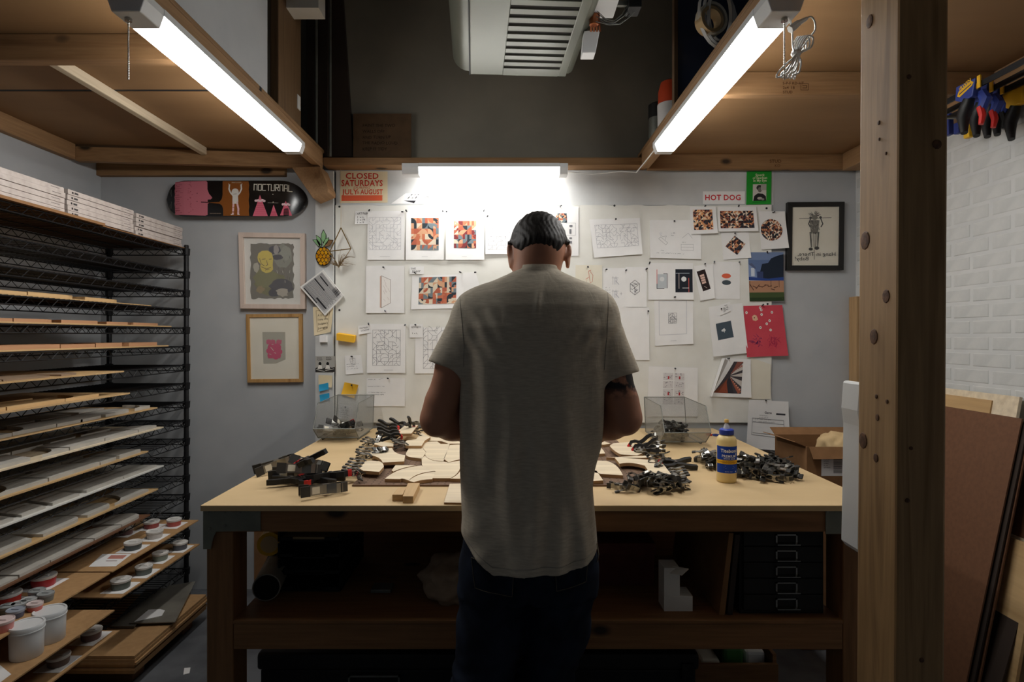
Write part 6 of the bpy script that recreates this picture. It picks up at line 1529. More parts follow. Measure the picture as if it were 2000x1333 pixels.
def wire_bin(x0, x1, yb, label):
    z = TZ+.016
    side = [(yb,z),(yb+.03,1.112),(yb-.30,1.105),(yb-.375,.99),(yb-.30,z)]      # y,z profile
    t = thing('wire_bin', label, 'bin', ((x0+x1)/2, yb-.15, TZ), 'steel mesh bins on the bench')
    th = .0012
    for x in (x0, x1-th): mk('mesh_side', MB().prism(side,'x',x,x+th), mesh_m, t)
    mk('mesh_bottom', MB().box((x0,yb-.30,z),(x1,yb,z+th)), mesh_m, t)
    P = [Vector((x0,yb,z)),Vector((x1,yb,z)),Vector((x1,yb+.03,1.112)),Vector((x0,yb+.03,1.112))]; n_ = Vector((0,th,0))
    mk('mesh_back', MB().add(P+[p+n_ for p in P],[(0,1,2,3),(7,6,5,4),(0,4,5,1),(1,5,6,2),(2,6,7,3),(3,7,4,0)]), mesh_m, t)
    P = [Vector((x0,yb-.30,z)),Vector((x1,yb-.30,z)),Vector((x1,yb-.375,.99)),Vector((x0,yb-.375,.99))]
    mk('mesh_front', MB().add(P+[p+n_ for p in P],[(0,1,2,3),(7,6,5,4),(0,4,5,1),(1,5,6,2),(2,6,7,3),(3,7,4,0)]), mesh_m, t)
    for x in (x0,x1):
        P = [(x,a,b) for a,b in side]; mk('rim_wire', MB().tube(P+[P[0]], .0022, 6), M['steel'], t)
    for a,b in ((yb+.03,1.112),(yb-.375,.99),(yb-.30,z),(yb,z)): mk('rim_wire', MB().tube([(x0,a,b),(x1,a,b)], .0025, 6), M['steel'], t)
    for x in (x0+.012,x1-.012): mk('foot_runner', MB().tube([(x,yb-.02,z),(x,yb-.03,TZ+.003),(x,yb-.27,TZ+.003),(x,yb-.29,z)], .0026, 6), M['steel'], t)
    fr = MB(); [fr.lathe([(.0035,0),(.0035,.001)], 8, (x0+.05+.035*q, yb-.31-.015, z+.02), axis='y') for q in (0,3,4)]
    return t
wire_bin(-.935,-.735,3.17,'left steel mesh bin holding a few large clamps'); heap(-.835,2.96,.075,.08,6,.03,TZ+.018,'small clamp inside the left mesh bin','clamps inside the left mesh bin',5)
GB = 'large clamps inside the left mesh bin'
for k,(dx,dy,z,yw,pt) in enumerate(((-.06,-.10,.045,.4,.1),(.0,-.09,.055,2.2,.2),(.05,-.07,.06,1.2,-.3),(-.02,.0,.06,.9,.5),(.045,.01,.05,2.6,.1))):
    r_ = MC if k != 2 else BC
    Mx = Matrix.Translation((-.835+dx*.6,2.95+dy*.6,TZ+.01+z)) @ rot(0,0,yw) @ rot(0,pt,0) @ rot(1.2,0,0) @ Matrix.Scale(.85,4)
    dup(r_, Mx, f'large clamp inside the left mesh bin, {["leftmost","front middle","red tipped one","tallest at the back","rightmost"][k]}', GB)
wire_bin(.722,.935,3.055,'right steel mesh bin half full of small clamps'); heap(.80,2.86,.07,.10,34,.07,TZ+.018,'small clamp inside the right mesh bin','clamps inside the right mesh bin',6)
p = onz(1394,852,TZ)
sc = thing('small_scissors', 'small blue and red handled tool behind the right mesh bin', 'tool', (p.x,p.y,TZ))
mk('handle', ring(MB(), .016, .010, .004, Matrix.Translation((p.x+.012,p.y,TZ+.005))), M['blue'], sc, 'blue handle', smooth=True); mk('handle', ring(MB(), .014, .009, .004, Matrix.Translation((p.x-.02,p.y+.01,TZ+.005))), M['red'], sc, 'red handle', smooth=True)
mk('blade', MB().box((p.x-.035,p.y+.016,TZ+.002),(p.x+.03,p.y+.022,TZ+.006)), M['chrome'], sc)
# ---------------------------------------------------------------- glue bottle
g0 = onz(1419,945,TZ); g0.y += .03; g0.x = (1419-VX)*g0.y/F
gb = thing('glue_bottle', 'cream glue bottle with blue label and blue cap on the bench', 'bottle', (g0.x,g0.y,TZ))
R = .034; Hh = .222
mk('body', MB().lathe([(R-.004,TZ),(R-.001,TZ+.003),(R,TZ+.008),(R,TZ+.148),(R-.003,TZ+.158),(R-.012,TZ+.167),(.016,TZ+.169),(.014,TZ+.175)], 32, (g0.x,g0.y,0)), mat('glue_body',(226,200,136),.35), gb, smooth=True)
mk('collar', MB().lathe([(.024,TZ+.168),(.025,TZ+.170),(.025,TZ+.185),(.021,TZ+.188),(.012,TZ+.189)], 28, (g0.x,g0.y,0)), mat('cap_blue',(36,62,160),.4), gb, smooth=True)
mk('nozzle', MB().lathe([(.011,TZ+.1885),(.009,TZ+.197),(.006,TZ+.206),(.005,TZ+.209)], 18, (g0.x,g0.y,0)), glassy('nozzle_clear',(220,226,236),.35,.2), gb, smooth=True)
mk('tip', MB().lathe([(.0055,TZ+.2095),(.008,TZ+.2105),(.008,TZ+.218),(.006,TZ+.222)], 16, (g0.x,g0.y,0)), mat('tip_tan',(206,170,96),.5), gb, smooth=True)
d = Draw()   # label drawn flat in millimetres across the front, then wrapped
LBc = (30,66,158)
for i in range(18): d.rect(-50+i*100/18,18,-50+(i+1)*100/18+.05,112,LBc); 
for i in range(18): d.rect(-50+i*100/18,66,-50+(i+1)*100/18+.05,80,(226,176,44)); d.rect(-50+i*100/18,72.4,-50+(i+1)*100/18+.05,74,(150,90,30))
d.text('Titebond', -30, 39, 12, (236,236,232), bold=True, fit=60); d.text('II', 22, 49, 8, (236,236,232), bold=True); d.text('PREMIUM', -26, 56, 9, (214,218,228), bold=True, fit=50); d.text('WOOD GLUE', -20, 63, 5, (200,206,220), bold=True, fit=40)
d.text('WATER-RESISTANT', -24, 71, 3.6, (60,50,40), fit=44); d.text('STRONG INITIAL TACK', -24, 78.5, 3.6, (60,50,40), fit=44)
for i,(y_,w_) in enumerate(((86,30),(90,38),(94,26))): d.rect(-w_/2,y_,w_/2,y_+1.2,(150,166,206))
d.text('16 FL OZ', -16, 108, 3.4, (190,200,224), fit=26); d.circ(24,106,2.6,(190,200,224))
def wrap(x,y):
    a_ = -PI/2+(x/1000)/R-.06; return Vector((g0.x+(R+.0002)*math.cos(a_), g0.y+(R+.0002)*math.sin(a_), TZ+.148-y/1000))
mb = MB()
for i,(pts,fs,c) in enumerate(d.items):
    w_ = []
    k_ = i*.000008
    for q in pts:
        v_ = wrap(*q); n_ = Vector((v_.x-g0.x, v_.y-g0.y, 0)).normalized(); w_.append(v_+n_*(.0002+k_))
    f2 = []
    for f_ in fs:
        nrm = Vector((0,0,0))
        for k in range(len(f_)): nrm += w_[f_[k]].cross(w_[f_[(k+1)%len(f_)]])
        cn = sum((w_[k] for k in f_), Vector())/len(f_); f2.append(f_ if nrm.dot(Vector((cn.x-g0.x,cn.y-g0.y,0))) > 0 else f_[::-1])
    mb.add(w_, f2, 0, c)
mk('label', mb, M['print'], gb, kind='stuff')
# ---------------------------------------------------------------- bar clamps hung under the right loft
for k,(px,py,Y,c) in enumerate(((1893,176,2.10,'blue'),(1917,184,2.16,'blue'),(1938,188,2.22,'blue'),(1957,186,2.28,'blue'),(1985,190,2.14,'yellow'))):
    q = W(px, py, Y); lab = ['blue bar clamp with black grip hanging nearest the post','blue bar clamp with red trigger second from the post','blue bar clamp third from the post under the loft','blue bar clamp farthest back in the hanging row','yellow bar clamp at the right end of the hanging row'][k]
    t = thing('bar_clamp', lab, 'clamp', q, 'bar clamps hung on the right wall')
    bm2 = M['black_metal']
    mk('bar', MB().box((q.x-.003,q.y-.55,q.z-.010),(q.x+.003,q.y+.22,q.z+.010)), bm2, t)
    hm_ = M[c]
    mk('head', MB().prism([(q.y-.045,q.z+.026),(q.y+.045,q.z+.030),(q.y+.05,q.z-.02),(q.y+.02,q.z-.035),(q.y-.03,q.z-.035)],'x',q.x-.014,q.x+.014), hm_, t, bev=.004)
    mk('handle', MB().tube([(q.x,q.y+.0,q.z-.03),(q.x,q.y+.015,q.z-.06),(q.x-.004,q.y+.022,q.z-.09),(q.x-.012,q.y+.01,q.z-.125),(q.x-.018,q.y,q.z-.155)],[.017,.022,.021,.015,.011],10), M['black'], t, smooth=True)
    mk('guard', MB().tube([(q.x+.02,q.y-.03,q.z-.02),(q.x+.024,q.y-.045,q.z-.05),(q.x+.016,q.y-.035,q.z-.085)],[.016,.019,.014],8), M[c], t, smooth=True)
    mk('trigger', MB().tube([(q.x+.012,q.y-.035,q.z-.075),(q.x+.012,q.y-.045,q.z-.11),(q.x+.006,q.y-.045,q.z-.14)],[.012,.011,.008],8), M['red'] if k in (0,1) else M['black'], t, 'red trigger' if k in (0,1) else None, smooth=True)
    mk('fixed_jaw', MB().box((q.x-.012,q.y+.205,q.z-.075),(q.x+.012,q.y+.235,q.z+.016)), M[c], t, bev=.004)
    if k == 0:
        d = Draw(); d.poly([(0,16),(4,8),(34,0),(40,5),(36,10),(6,20)],(226,176,44)); d.line([(6,14),(34,6)],2,(30,40,90)); d.text('IRWIN', 6, 8, 7, (226,176,44), bold=True, rot=-.25)
        print_mesh(d, lambda x,y: Vector((q.x-.014+.0*x, q.y+.038-x*.0019, q.z+.022-y*.0019)), 'badge', t, out=Vector((-1,0,0)), gap=.0006)
        d2 = Draw(); d2.poly([(0,16),(4,8),(34,0),(40,5),(36,10),(6,20)],(226,176,44)); d2.line([(6,14),(34,6)],2,(30,40,90)); d2.text('IRWIN', 6, 6, 7, (226,176,44), bold=True, rot=-.25, fit=28)
        print_mesh(d2, lambda x,y: Vector((q.x-.013+x*.00065, q.y-.0395-.0058*(1-y/20)*0, q.z+.020-y*.0019)), 'badge', t, gap=.006)
    mk('tail_cap', MB().box((q.x-.010,q.y-.06,q.z-.014),(q.x-.004,q.y-.045,q.z+.03)), M['yellow'], t, bev=.002)
mk('clamp_rail', MB().tube([(1.70,2.36,LB-.032),(1.886,2.36,LB-.032)], .008, 8), M['steel'], None, 'steel peg rail carrying the hanging bar clamps', 'rail')
# ---------------------------------------------------------------- the man: smooth blended solids turned into continuous skins
class Field:
    def __init__(s, lo, hi, h):
        s.lo = np.array(lo, float); s.h = h
        s.n = np.ceil((np.array(hi)-s.lo)/h).astype(int)+1
        s.f = np.full(s.n, 1.0, dtype=np.float32)
    def sub(s, lo, hi):
        a = np.clip(np.floor((np.array(lo)-s.lo)/s.h).astype(int), 0, s.n); b = np.clip(np.ceil((np.array(hi)-s.lo)/s.h).astype(int)+1, 0, s.n)
        sl = tuple(slice(i, j) for i, j in zip(a, b))
        ax = [s.lo[k]+s.h*np.arange(a[k], b[k]) for k in range(3)]
        return sl, np.meshgrid(*ax, indexing='ij', sparse=True)
    def put(s, lo, hi, fn, k=.01):
        sl, (x, y, z) = s.sub(np.array(lo)-k-.04, np.array(hi)+k+.04)
        d = fn(x, y, z).astype(np.float32); g = s.f[sl]
        if k > 0:
            hh = np.maximum(k-np.abs(g-d), 0)/k; s.f[sl] = np.minimum(g, d)-hh*hh*k*.25
        else: s.f[sl] = np.minimum(g, d)
    def cone(s, a, b, r1, r2, k=.01, flat=None, cut=None):
        a = np.array(a, float); b = np.array(b, float); r = max(r1, r2)
        def fn(x, y, z):
            ba = b-a; L2 = ba@ba
            t = np.clip(((x-a[0])*ba[0]+(y-a[1])*ba[1]+(z-a[2])*ba[2])/L2, 0, 1)
            dx, dy, dz = x-a[0]-t*ba[0], y-a[1]-t*ba[1], z-a[2]-t*ba[2]
            if flat is not None: dx, dy, dz = dx*flat[0], dy*flat[1], dz*flat[2]
            d = np.sqrt(dx*dx+dy*dy+dz*dz)-(r1+(r2-r1)*t)
            if cut is not None:     # clean end: plane through cut[0] with normal cut[1]
                d = np.maximum(d, (x-cut[0][0])*cut[1][0]+(y-cut[0][1])*cut[1][1]+(z-cut[0][2])*cut[1][2])
            return d
        s.put(np.minimum(a, b)-r*1.6, np.maximum(a, b)+r*1.6, fn, k)
    def chain(s, pts, k=.01, flat=None):
        for (a, r1), (b, r2) in zip(pts[:-1], pts[1:]): s.cone(a, b, r1, r2, k, flat)
    def ell(s, c, r, R=None, k=.01):
        c = np.array(c, float); r = np.array(r, float); R = np.eye(3) if R is None else R
        def fn(x, y, z):
            p = [(x-c[0])*R[0,i]+(y-c[1])*R[1,i]+(z-c[2])*R[2,i] for i in range(3)]
            q = np.sqrt(sum((p[i]/r[i])**2 for i in range(3))); g = np.sqrt(sum((p[i]/r[i]**2)**2 for i in range(3)))+1e-9
            return q*(q-1)/g
        m = r.max(); s.put(c-m, c+m, fn, k)
    def mesh(s, name, m, fn_smooth=1):
        f = s.f; n = np.array(f.shape); ins = f < 0
        c = np.array(n)-1
        cnt = np.zeros(c, np.int8); pos = np.zeros((*c, 3), np.float32)
        corner = [(i, j, k) for i in (0,1) for j in (0,1) for k in (0,1)]
        tot = sum(ins[i:c[0]+i, j:c[1]+j, k:c[2]+k].astype(np.int8) for i, j, k in corner)
        act = (tot > 0) & (tot < 8); idx = np.argwhere(act)
        P = np.zeros((len(idx), 3)); W_ = np.zeros(len(idx))
        for a in corner:
            for ax in range(3):
                if a[ax]: continue
                b = list(a); b[ax] = 1
                fa = f[tuple((idx+a).T)]; fb = f[tuple((idx+b).T)]; x = (fa < 0) != (fb < 0)
                t = np.where(x, fa/(fa-fb+1e-12), 0); q = np.repeat(np.array(a, float)[None], len(idx), 0); q[:, ax] += t
                P += q*x[:, None]; W_ += x
        V = s.lo+s.h*(idx+P/W_[:, None])
        num = np.full(c, -1, np.int64); num[tuple(idx.T)] = np.arange(len(idx))
        faces = []
        for ax in range(3):
            o = [0,1,2]; o.remove(ax); u, v = o
            sh = [slice(1, c[0]), slice(1, c[1]), slice(1, c[2])]; sh[ax] = slice(0, c[ax])
            a0 = ins[tuple(sh)]; sh2 = list(sh); sh2[ax] = slice(1, c[ax]+1); a1 = ins[tuple(sh2)]
            e = np.argwhere(a0 != a1); flip = a0[tuple(e.T)]
            base = e.copy(); base[:, u] += 1; base[:, v] += 1
            def at(du, dv):
                q = base.copy(); q[:, u] -= du; q[:, v] -= dv; return num[tuple(q.T)]
            Q = np.stack([at(1,1), at(0,1), at(0,0), at(1,0)], 1)
            if ax == 1: flip = ~flip
            Q[~flip] = Q[~flip][:, ::-1]; faces.append(Q)
        Q = np.concatenate(faces); Q = Q[(Q >= 0).all(1)]
        # light relaxation keeps the skin even
        for _ in range(fn_smooth):
            A = np.zeros_like(V); k = np.zeros(len(V))
            for i in range(4):
                np.add.at(A, Q[:, i], V[Q[:, (i+1) % 4]]); np.add.at(A, Q[:, i], V[Q[:, (i-1) % 4]]); np.add.at(k, Q[:, i], 2)
            V = V*.5+.5*A/np.maximum(k, 1)[:, None]
        return V, Q
def skin(name, V, Q, m, parent, label=None):
    org = ORG[parent.name]
    me = bpy.data.meshes.new(name); me.vertices.add(len(V)); me.vertices.foreach_set('co', (V-np.array(org)).astype(np.float32).ravel())
    me.loops.add(len(Q)*4); me.loops.foreach_set('vertex_index', Q.astype(np.int32).ravel()); me.polygons.add(len(Q))
    me.polygons.foreach_set('loop_start', np.arange(0, len(Q)*4, 4, dtype=np.int32)); me.polygons.foreach_set('use_smooth', [True]*len(Q))
    me.update(calc_edges=True); me.validate(); me.materials.append(m)
    o = bpy.data.objects.new(name, me); COL.objects.link(o); o.parent = parent; ORG[o.name] = org
    return props(o, label)
YP = 1.61
def pp(px, py, Y=YP): return np.array(W(px, py, Y))
man = thing('person', 'man seen from behind in a pale t-shirt and dark jeans at the bench', 'person', (.055, 1.60, 0))
skin_m = noisy('skin', (184,128,102), (194,138,110), 14, .5, .05, 5, spec=.35)
# tattoo: dark shapes on the right upper arm
_m = skin_m; _tc = coords(_m); _sx = N(_m,'ShaderNodeSeparateXYZ'); L(_m,_tc,_sx.inputs[0])
_nz = N(_m,'ShaderNodeTexNoise',Scale=34,Detail=3); L(_m,_tc,_nz.inputs['Vector'])
_r = ramp(_m,[(.42,(0,0,0)),(.52,(255,255,255))]); L(_m,_nz.outputs['Fac'],_r.inputs['Fac'])
_gx = N(_m,'ShaderNodeMath',operation='GREATER_THAN'); _gx.inputs[1].default_value = .20; L(_m,_sx.outputs['X'],_gx.inputs[0])
_gz = N(_m,'ShaderNodeMapRange'); _gz.inputs[1].default_value = 1.262; _gz.inputs[2].default_value = 1.30; L(_m,_sx.outputs['Z'],_gz.inputs[0])
_m1 = N(_m,'ShaderNodeMath',operation='MULTIPLY'); L(_m,_gx.outputs[0],_m1.inputs[0]); L(_m,_gz.outputs[0],_m1.inputs[1])
_m2 = N(_m,'ShaderNodeMath',operation='MULTIPLY'); L(_m,_m1.outputs[0],_m2.inputs[0]); L(_m,_r.outputs['Color'],_m2.inputs[1])
_mx = N(_m,'ShaderNodeMix',data_type='RGBA'); _old = bsdf(_m).inputs['Base Color'].links[0].from_socket
L(_m,_m2.outputs[0],_mx.inputs[0]); L(_m,_old,_mx.inputs[6]); _mx.inputs[7].default_value = col4((46,38,42)); L(_m,_mx.outputs[2],bsdf(_m).inputs['Base Color'])
# -- frames of reference
Hc = np.array([.089, 1.672, 1.684]); ta = math.radians(30)
RH = np.array([[1,0,0],[0,math.cos(ta),math.sin(ta)],[0,-math.sin(ta),math.cos(ta)]])   # columns: right, forward, up of the head
def hd(x, y, z): return Hc+RH@np.array([x,y,z])
# columns must be the local axes
SL, SR = pp(918,622), pp(1172,622)
EL, ER = pp(853,818,1.60), pp(1221,815,1.60)
FL, FR = np.array([-.105,1.70,1.165]), np.array([.245,1.70,1.165])
WL, WR_ = np.array([-.01,1.88,1.052]), np.array([.135,1.88,1.052])
B = Field((-.32,1.40,0.0), (.45,2.10,1.84), .0058)
# trunk under the shirt, pelvis and legs under the jeans
B.ell((.055,1.60,1.40),(.155,.105,.17),k=.03); B.ell((.055,1.60,1.18),(.135,.10,.17),k=.03); B.ell((.055,1.60,.93),(.14,.095,.11),k=.03)
B.cone((.07,1.61,1.52),(.08,1.645,1.65),.062,.056,.03); B.cone(SL,SR,.05,.05,.03)
for s_, hx, kx, ax_ in ((-1,-.03,-.068,-.075),(1,.14,.105,.10)):
    B.chain([((hx,1.60,.84),.062),((kx,1.59,.50),.05),((ax_,1.61,.10),.042)],.02); B.cone((ax_,1.60,.05),(ax_+.01*s_,1.74,.03),.035,.028,.02)
for S_, E_, F_, W2, sg in ((SL,EL,FL,WL,-1),(SR,ER,FR,WR_,1)):
    B.chain([(S_,.042),(S_*.55+E_*.45,.049),(E_*.85+S_*.15,.044),(E_,.041)],.02)
    B.ell(E_+np.array([0,-.012,-.012]),(.034,.034,.034),k=.02)
    B.chain([(E_,.041),(E_*.6+F_*.4,.046),(F_,.041),(W2*.8+F_*.2,.028),(W2,.026)],.02)
# hands: palm, four unequal curled fingers and a thumb closing on a small plywood part
def hand(Wc, sg):
    fw = np.array([-.25*sg, .80, -.55]); fw /= np.linalg.norm(fw); rt = np.array([sg*-1.0, -.25, .1]); rt -= fw*(rt@fw); rt /= np.linalg.norm(rt)
    dn = np.cross(fw, rt); dn = dn*(1 if dn[2] < 0 else -1)
    def q(a, b, c): return Wc+fw*a+rt*b+dn*c
    B.chain([(q(0,0,0),.025),(q(.03,0,0),.027)],.012)
    for b in (-.026,-.009,.009,.025): B.cone(q(.02,b*.6,0), q(.078,b,.0), .0145, .012, .012)
    for b, l in ((-.029,.072),(-.010,.080),(.010,.076),(.028,.060)):
        B.chain([(q(.078,b,.0),.0105),(q(.078+l*.40,b*1.05,.010),.0092),(q(.078+l*.62,b*1.05,.032),.0085),(q(.078+l*.66,b*1.0,.052),.0072)],.004)
    tb_ = -1   # thumb on the inner side
    B.chain([(q(.018,tb_*.026,.004),.016),(q(.045,tb_*.046,.018),.0125),(q(.072,tb_*.046,.036),.0105),(q(.090,tb_*.036,.048),.0085)],.008)
hand(WL,-1); hand(WR_,1)
# head
B.ell(hd(0,0,.012),(.0765,.094,.095),RH,.02); B.ell(hd(0,.040,-.045),(.056,.055,.070),RH,.03)
B.cone(hd(-.028,.072,-.092),hd(.028,.072,-.092),.026,.026,.02); B.cone((.078,1.635,1.60),hd(0,-.035,-.04),.057,.056,.03)
B.cone(hd(0,.093,.012),hd(0,.112,-.028),.009,.014,.012); B.cone(hd(-.012,.100,-.032),hd(.012,.100,-.032),.009,.009,.01)
B.cone(hd(-.035,.085,.022),hd(.035,.085,.022),.011,.011,.015); B.cone(hd(-.02,.094,-.062),hd(.02,.094,-.062),.0075,.0075,.006); B.cone(hd(-.018,.092,-.073),hd(.018,.092,-.073),.008,.008,.006)
for sg in (-1,1):
    B.ell(hd(sg*.033,.060,-.03),(.022,.02,.022),RH,.02)
    c = hd(sg*.080,-.002,-.026); B.ell(c,(.0075,.018,.034),RH@np.array([[math.cos(.35*sg),math.sin(.35*sg),0],[-math.sin(.35*sg),math.cos(.35*sg),0],[0,0,1]]),.006)
    B.ell(hd(sg*.087,-.012,-.010),(.006,.010,.024),RH,.006); B.ell(hd(sg*.079,.002,-.057),(.006,.008,.010),RH,.005)
V, Q = B.mesh('body', skin_m, 2); body = skin('body', V, Q, skin_m, man)
# eyes (lowered lids) and brows
eye = MB()
for sg in (-1,1):
    c = Vector(hd(sg*.031,.0820,.004)); e = mk('eye', MB().lathe([(.002,-.0095),(.0075,-.006),(.0098,0),(.0075,.006),(.002,.0095)], 12, c), M['white_plastic'], man, smooth=True)
    ORG[e.name] = ORG[man.name]; ci = Vector(hd(sg*.031,.0890,-.0005)); mk('iris', MB().lathe([(.0012,-.0042),(.0036,-.002),(.0042,0),(.0036,.002),(.0012,.0042)], 10, ci), M['knot'], e, smooth=True)
    lid = MB(); [lid.tube([Vector(hd(sg*.031-.012,.083,.006+.002*q)), Vector(hd(sg*.031,.0925-.0008*q,.0065+.003*q)), Vector(hd(sg*.031+.012,.083,.006+.002*q))], [.003,.0042,.003], 6) for q in (0,1)]
    mk('eyelid', lid, skin_m, man, smooth=True)
    c = Vector(hd(sg*.033,.093,.024)); mk('eyebrow', MB().tube([c-Vector((.018,0,.002)),c+Vector((0,.003,.003)),c+Vector((.018,0,-.001))],[.003,.0045,.003],6), M['black'], man, smooth=True)
# -- hair
H = Field((-.03,1.53,1.56),(.20,1.82,1.84), .0042)
def samp(x,y,z):
    g = [(np.broadcast_to(q, np.broadcast_shapes(x.shape,y.shape,z.shape))-B.lo[i])/B.h for i,q in enumerate((x,y,z))]
    i0 = [np.clip(np.floor(q).astype(int),0,B.n[k]-2) for k,q in enumerate(g)]; t = [np.clip(g[k]-i0[k],0,1) for k in range(3)]; out = 0
    for a in (0,1):
        for b in (0,1):
            for c in (0,1):
                out = out+B.f[i0[0]+a,i0[1]+b,i0[2]+c]*(t[0] if a else 1-t[0])*(t[1] if b else 1-t[1])*(t[2] if c else 1-t[2])
    return out
def hairfn(x,y,z):
    lx, ly, lz = [ (x-Hc[0])*RH[0,i]+(y-Hc[1])*RH[1,i]+(z-Hc[2])*RH[2,i] for i in range(3)]
    r = np.array([.0785,.0975,.0985]); sk = (np.sqrt((lx/r[0])**2+(ly/r[1])**2+((lz-.012)/r[2])**2)-1)*.085
    d = np.minimum(samp(x,y,z)-.0065, sk-.003)
    d = np.maximum(d, sk-.012)      # keeps the ears out
    d = d-.0011*np.sin(lx*430+5*np.sin(lz*50)+60*ly)-.0008*np.sin(lx*800+ly*500+lz*240)
    zl = np.interp(x, [.00,.022,.038,.058,.085,.105,.125,.14,.16],[1.70,1.682,1.668,1.680,1.684,1.678,1.660,1.672,1.70])
    front = Hc[2]+.035+(ly-.03)*.55
    line = np.where(ly < -.012, zl+0*ly, np.where(ly < .03, 1.69+0*ly+0*lx, front))
    dd = np.maximum(d, np.where(ly < .03, (line-z)*.8, (.034+(ly-.03)*.62-lz)*.8))
    ear = np.sqrt(((np.abs(lx)-.084)/.6)**2+(ly+.004)**2+((lz+.024))**2)-.036
    return np.maximum(dd, -ear)
H.put((-.01,1.56,1.60),(.175,1.79,1.80),hairfn,0)
V, Q = H.mesh('hair', None, 1)
hair_m = noisy('dark_hair', (33,28,25),(62,56,51), 240,.62,.4,4,stretch=(1,.35,.25),spec=.3,dist=.002,lo=.4,hi=.8)
skin('hair', V, Q, hair_m, man, 'short dark brown hair')
# -- t-shirt
S = Field((-.24,1.36,.78),(.40,1.86,1.64), .0046)
tab = [  # photo row, left edge, right edge of the trunk, depth centre, half depth
 (528,1012,1090,1.625,.060),(540,985,1115,1.622,.075),(556,952,1150,1.618,.09),(575,930,1172,1.613,.104),(600,915,1186,1.608,.116),(640,904,1190,1.603,.125),(700,905,1182,1.60,.126),(760,906,1175,1.60,.122),(850,907,1168,1.60,.120),(950,905,1164,1.60,.122),(1020,902,1168,1.60,.140),(1110,901,1170,1.60,.146)]
zs = np.array([CH-(r[0]-VY)*YP/F for r in tab])[::-1]; xl_ = np.array([(r[1]-VX)*YP/F for r in tab])[::-1]; xr_2 = np.array([(r[2]-VX)*YP/F for r in tab])[::-1]; yc_ = np.array([r[3] for r in tab])[::-1]; yd_ = np.array([r[4] for r in tab])[::-1]
def hemz(x): return np.interp(x, [(p-VX)*YP/F for p in (895,903,930,965,1000,1050,1100,1150,1170)], [CH-(q-VY)*YP/F for q in (1030,1036,1062,1089,1088,1083,1083,1070,1055)])
def trunk(x,y,z):
    cx = (np.interp(z,zs,xl_)+np.interp(z,zs,xr_2))/2; hw = (np.interp(z,zs,xr_2)-np.interp(z,zs,xl_))/2; cy = np.interp(z,zs,yc_); hdp = np.interp(z,zs,yd_)
    # hanging folds
    lo = np.clip((1.45-z)*4,0,1)
    fold = .0075*np.sin((x-cx)*46+2.2*np.sin(z*5.2+1.0))*lo*np.clip(.4+np.sin(x*21+z*3),0,1)+.0060*np.sin((x-cx)*88+3.0*np.sin(z*4.1))*lo*np.clip(np.sin(z*7+x*14),0,1)
    fold = fold+.0035*np.sin(z*62+np.abs(x-cx)*60)*np.clip((.98-z)*7,0,1)*np.clip((.02-x)*9,0,1)
    fold = fold+.0035*np.sin((z*1.0-(np.abs(x-cx))*1.5)*85)*np.clip(1-np.abs(z-1.44)*9,0,1)*np.clip((np.abs(x-cx)-.07)*16,0,1)
    fold = fold-.0040*np.exp(-((x-.085-.01*np.sin(z*20))/.007)**2)*np.clip(1-np.abs(z-1.535)*14,0,1)*1.6
    p = np.interp(z,[.86,1.0,1.2],[1.95,2.1,2.5]); q = (np.abs((x-cx)/hw)**p+np.abs((y-cy)/hdp)**p)**(1/p)
    d = (q-1)*np.minimum(hw,hdp)+fold*(1 if True else 0)
    d = np.maximum(d, (z-1.632)*.9)
    return d
S.put((-.16,1.44,.80),(.33,1.76,1.62),trunk,0)
for S_,E_,sg,hp_ in ((SL,EL,-1,pp(874,716)),(SR,ER,1,pp(1210,733))):
    ax = (E_-S_); ax /= np.linalg.norm(ax); nrm = ax*.94+np.array([sg*.0,0,-.12]); nrm /= np.linalg.norm(nrm)
    a = S_+np.array([-sg*.03,0,.012]); e = hp_+ax*.05
    S.cone(a, e, .070, .062, .035, cut=(hp_, nrm))
# shoulder line from neck to shoulder joint
for S_,sg in ((SL,-1),(SR,1)): S.cone((.075+sg*.055,1.622,1.575),S_+np.array([-sg*.012,0,.012]),.028,.052,.03)
# hem, open sleeves, neck opening
x,y,z = S.sub(S.lo,S.lo+S.h*(S.n-1))[1]
wob = .0022*np.sin(x*190+y*60)+.0016*np.sin(z*150+x*120)
inner = lambda d, t: -(d+t)
S.f = np.maximum(S.f, hemz(x)-z).astype(np.float32)
tr_ = trunk(x,y,z); S.f = np.where((z < 1.0), np.maximum(S.f, np.where(z < hemz(x)+.06, -(tr_+.010), -1)), S.f).astype(np.float32)
for S_,E_,hp_ in ((SL,EL,pp(874,716)),(SR,ER,pp(1210,733))):
    ax = (E_-S_); ax /= np.linalg.norm(ax); t = (x-hp_[0])*ax[0]+(y-hp_[1])*ax[1]+(z-hp_[2])*ax[2]
    d = np.sqrt((x-hp_[0]-t*ax[0])**2+(y-hp_[1]-t*ax[1])**2+(z-hp_[2]-t*ax[2])**2)-.046
    S.f = np.maximum(S.f, np.where((t > -.03), -d, -1)).astype(np.float32)
nk = np.sqrt((x-.078)**2+((y-1.643)*.95)**2)-.0655; S.f = np.maximum(S.f, np.where(z > 1.555, -nk, -1)).astype(np.float32)
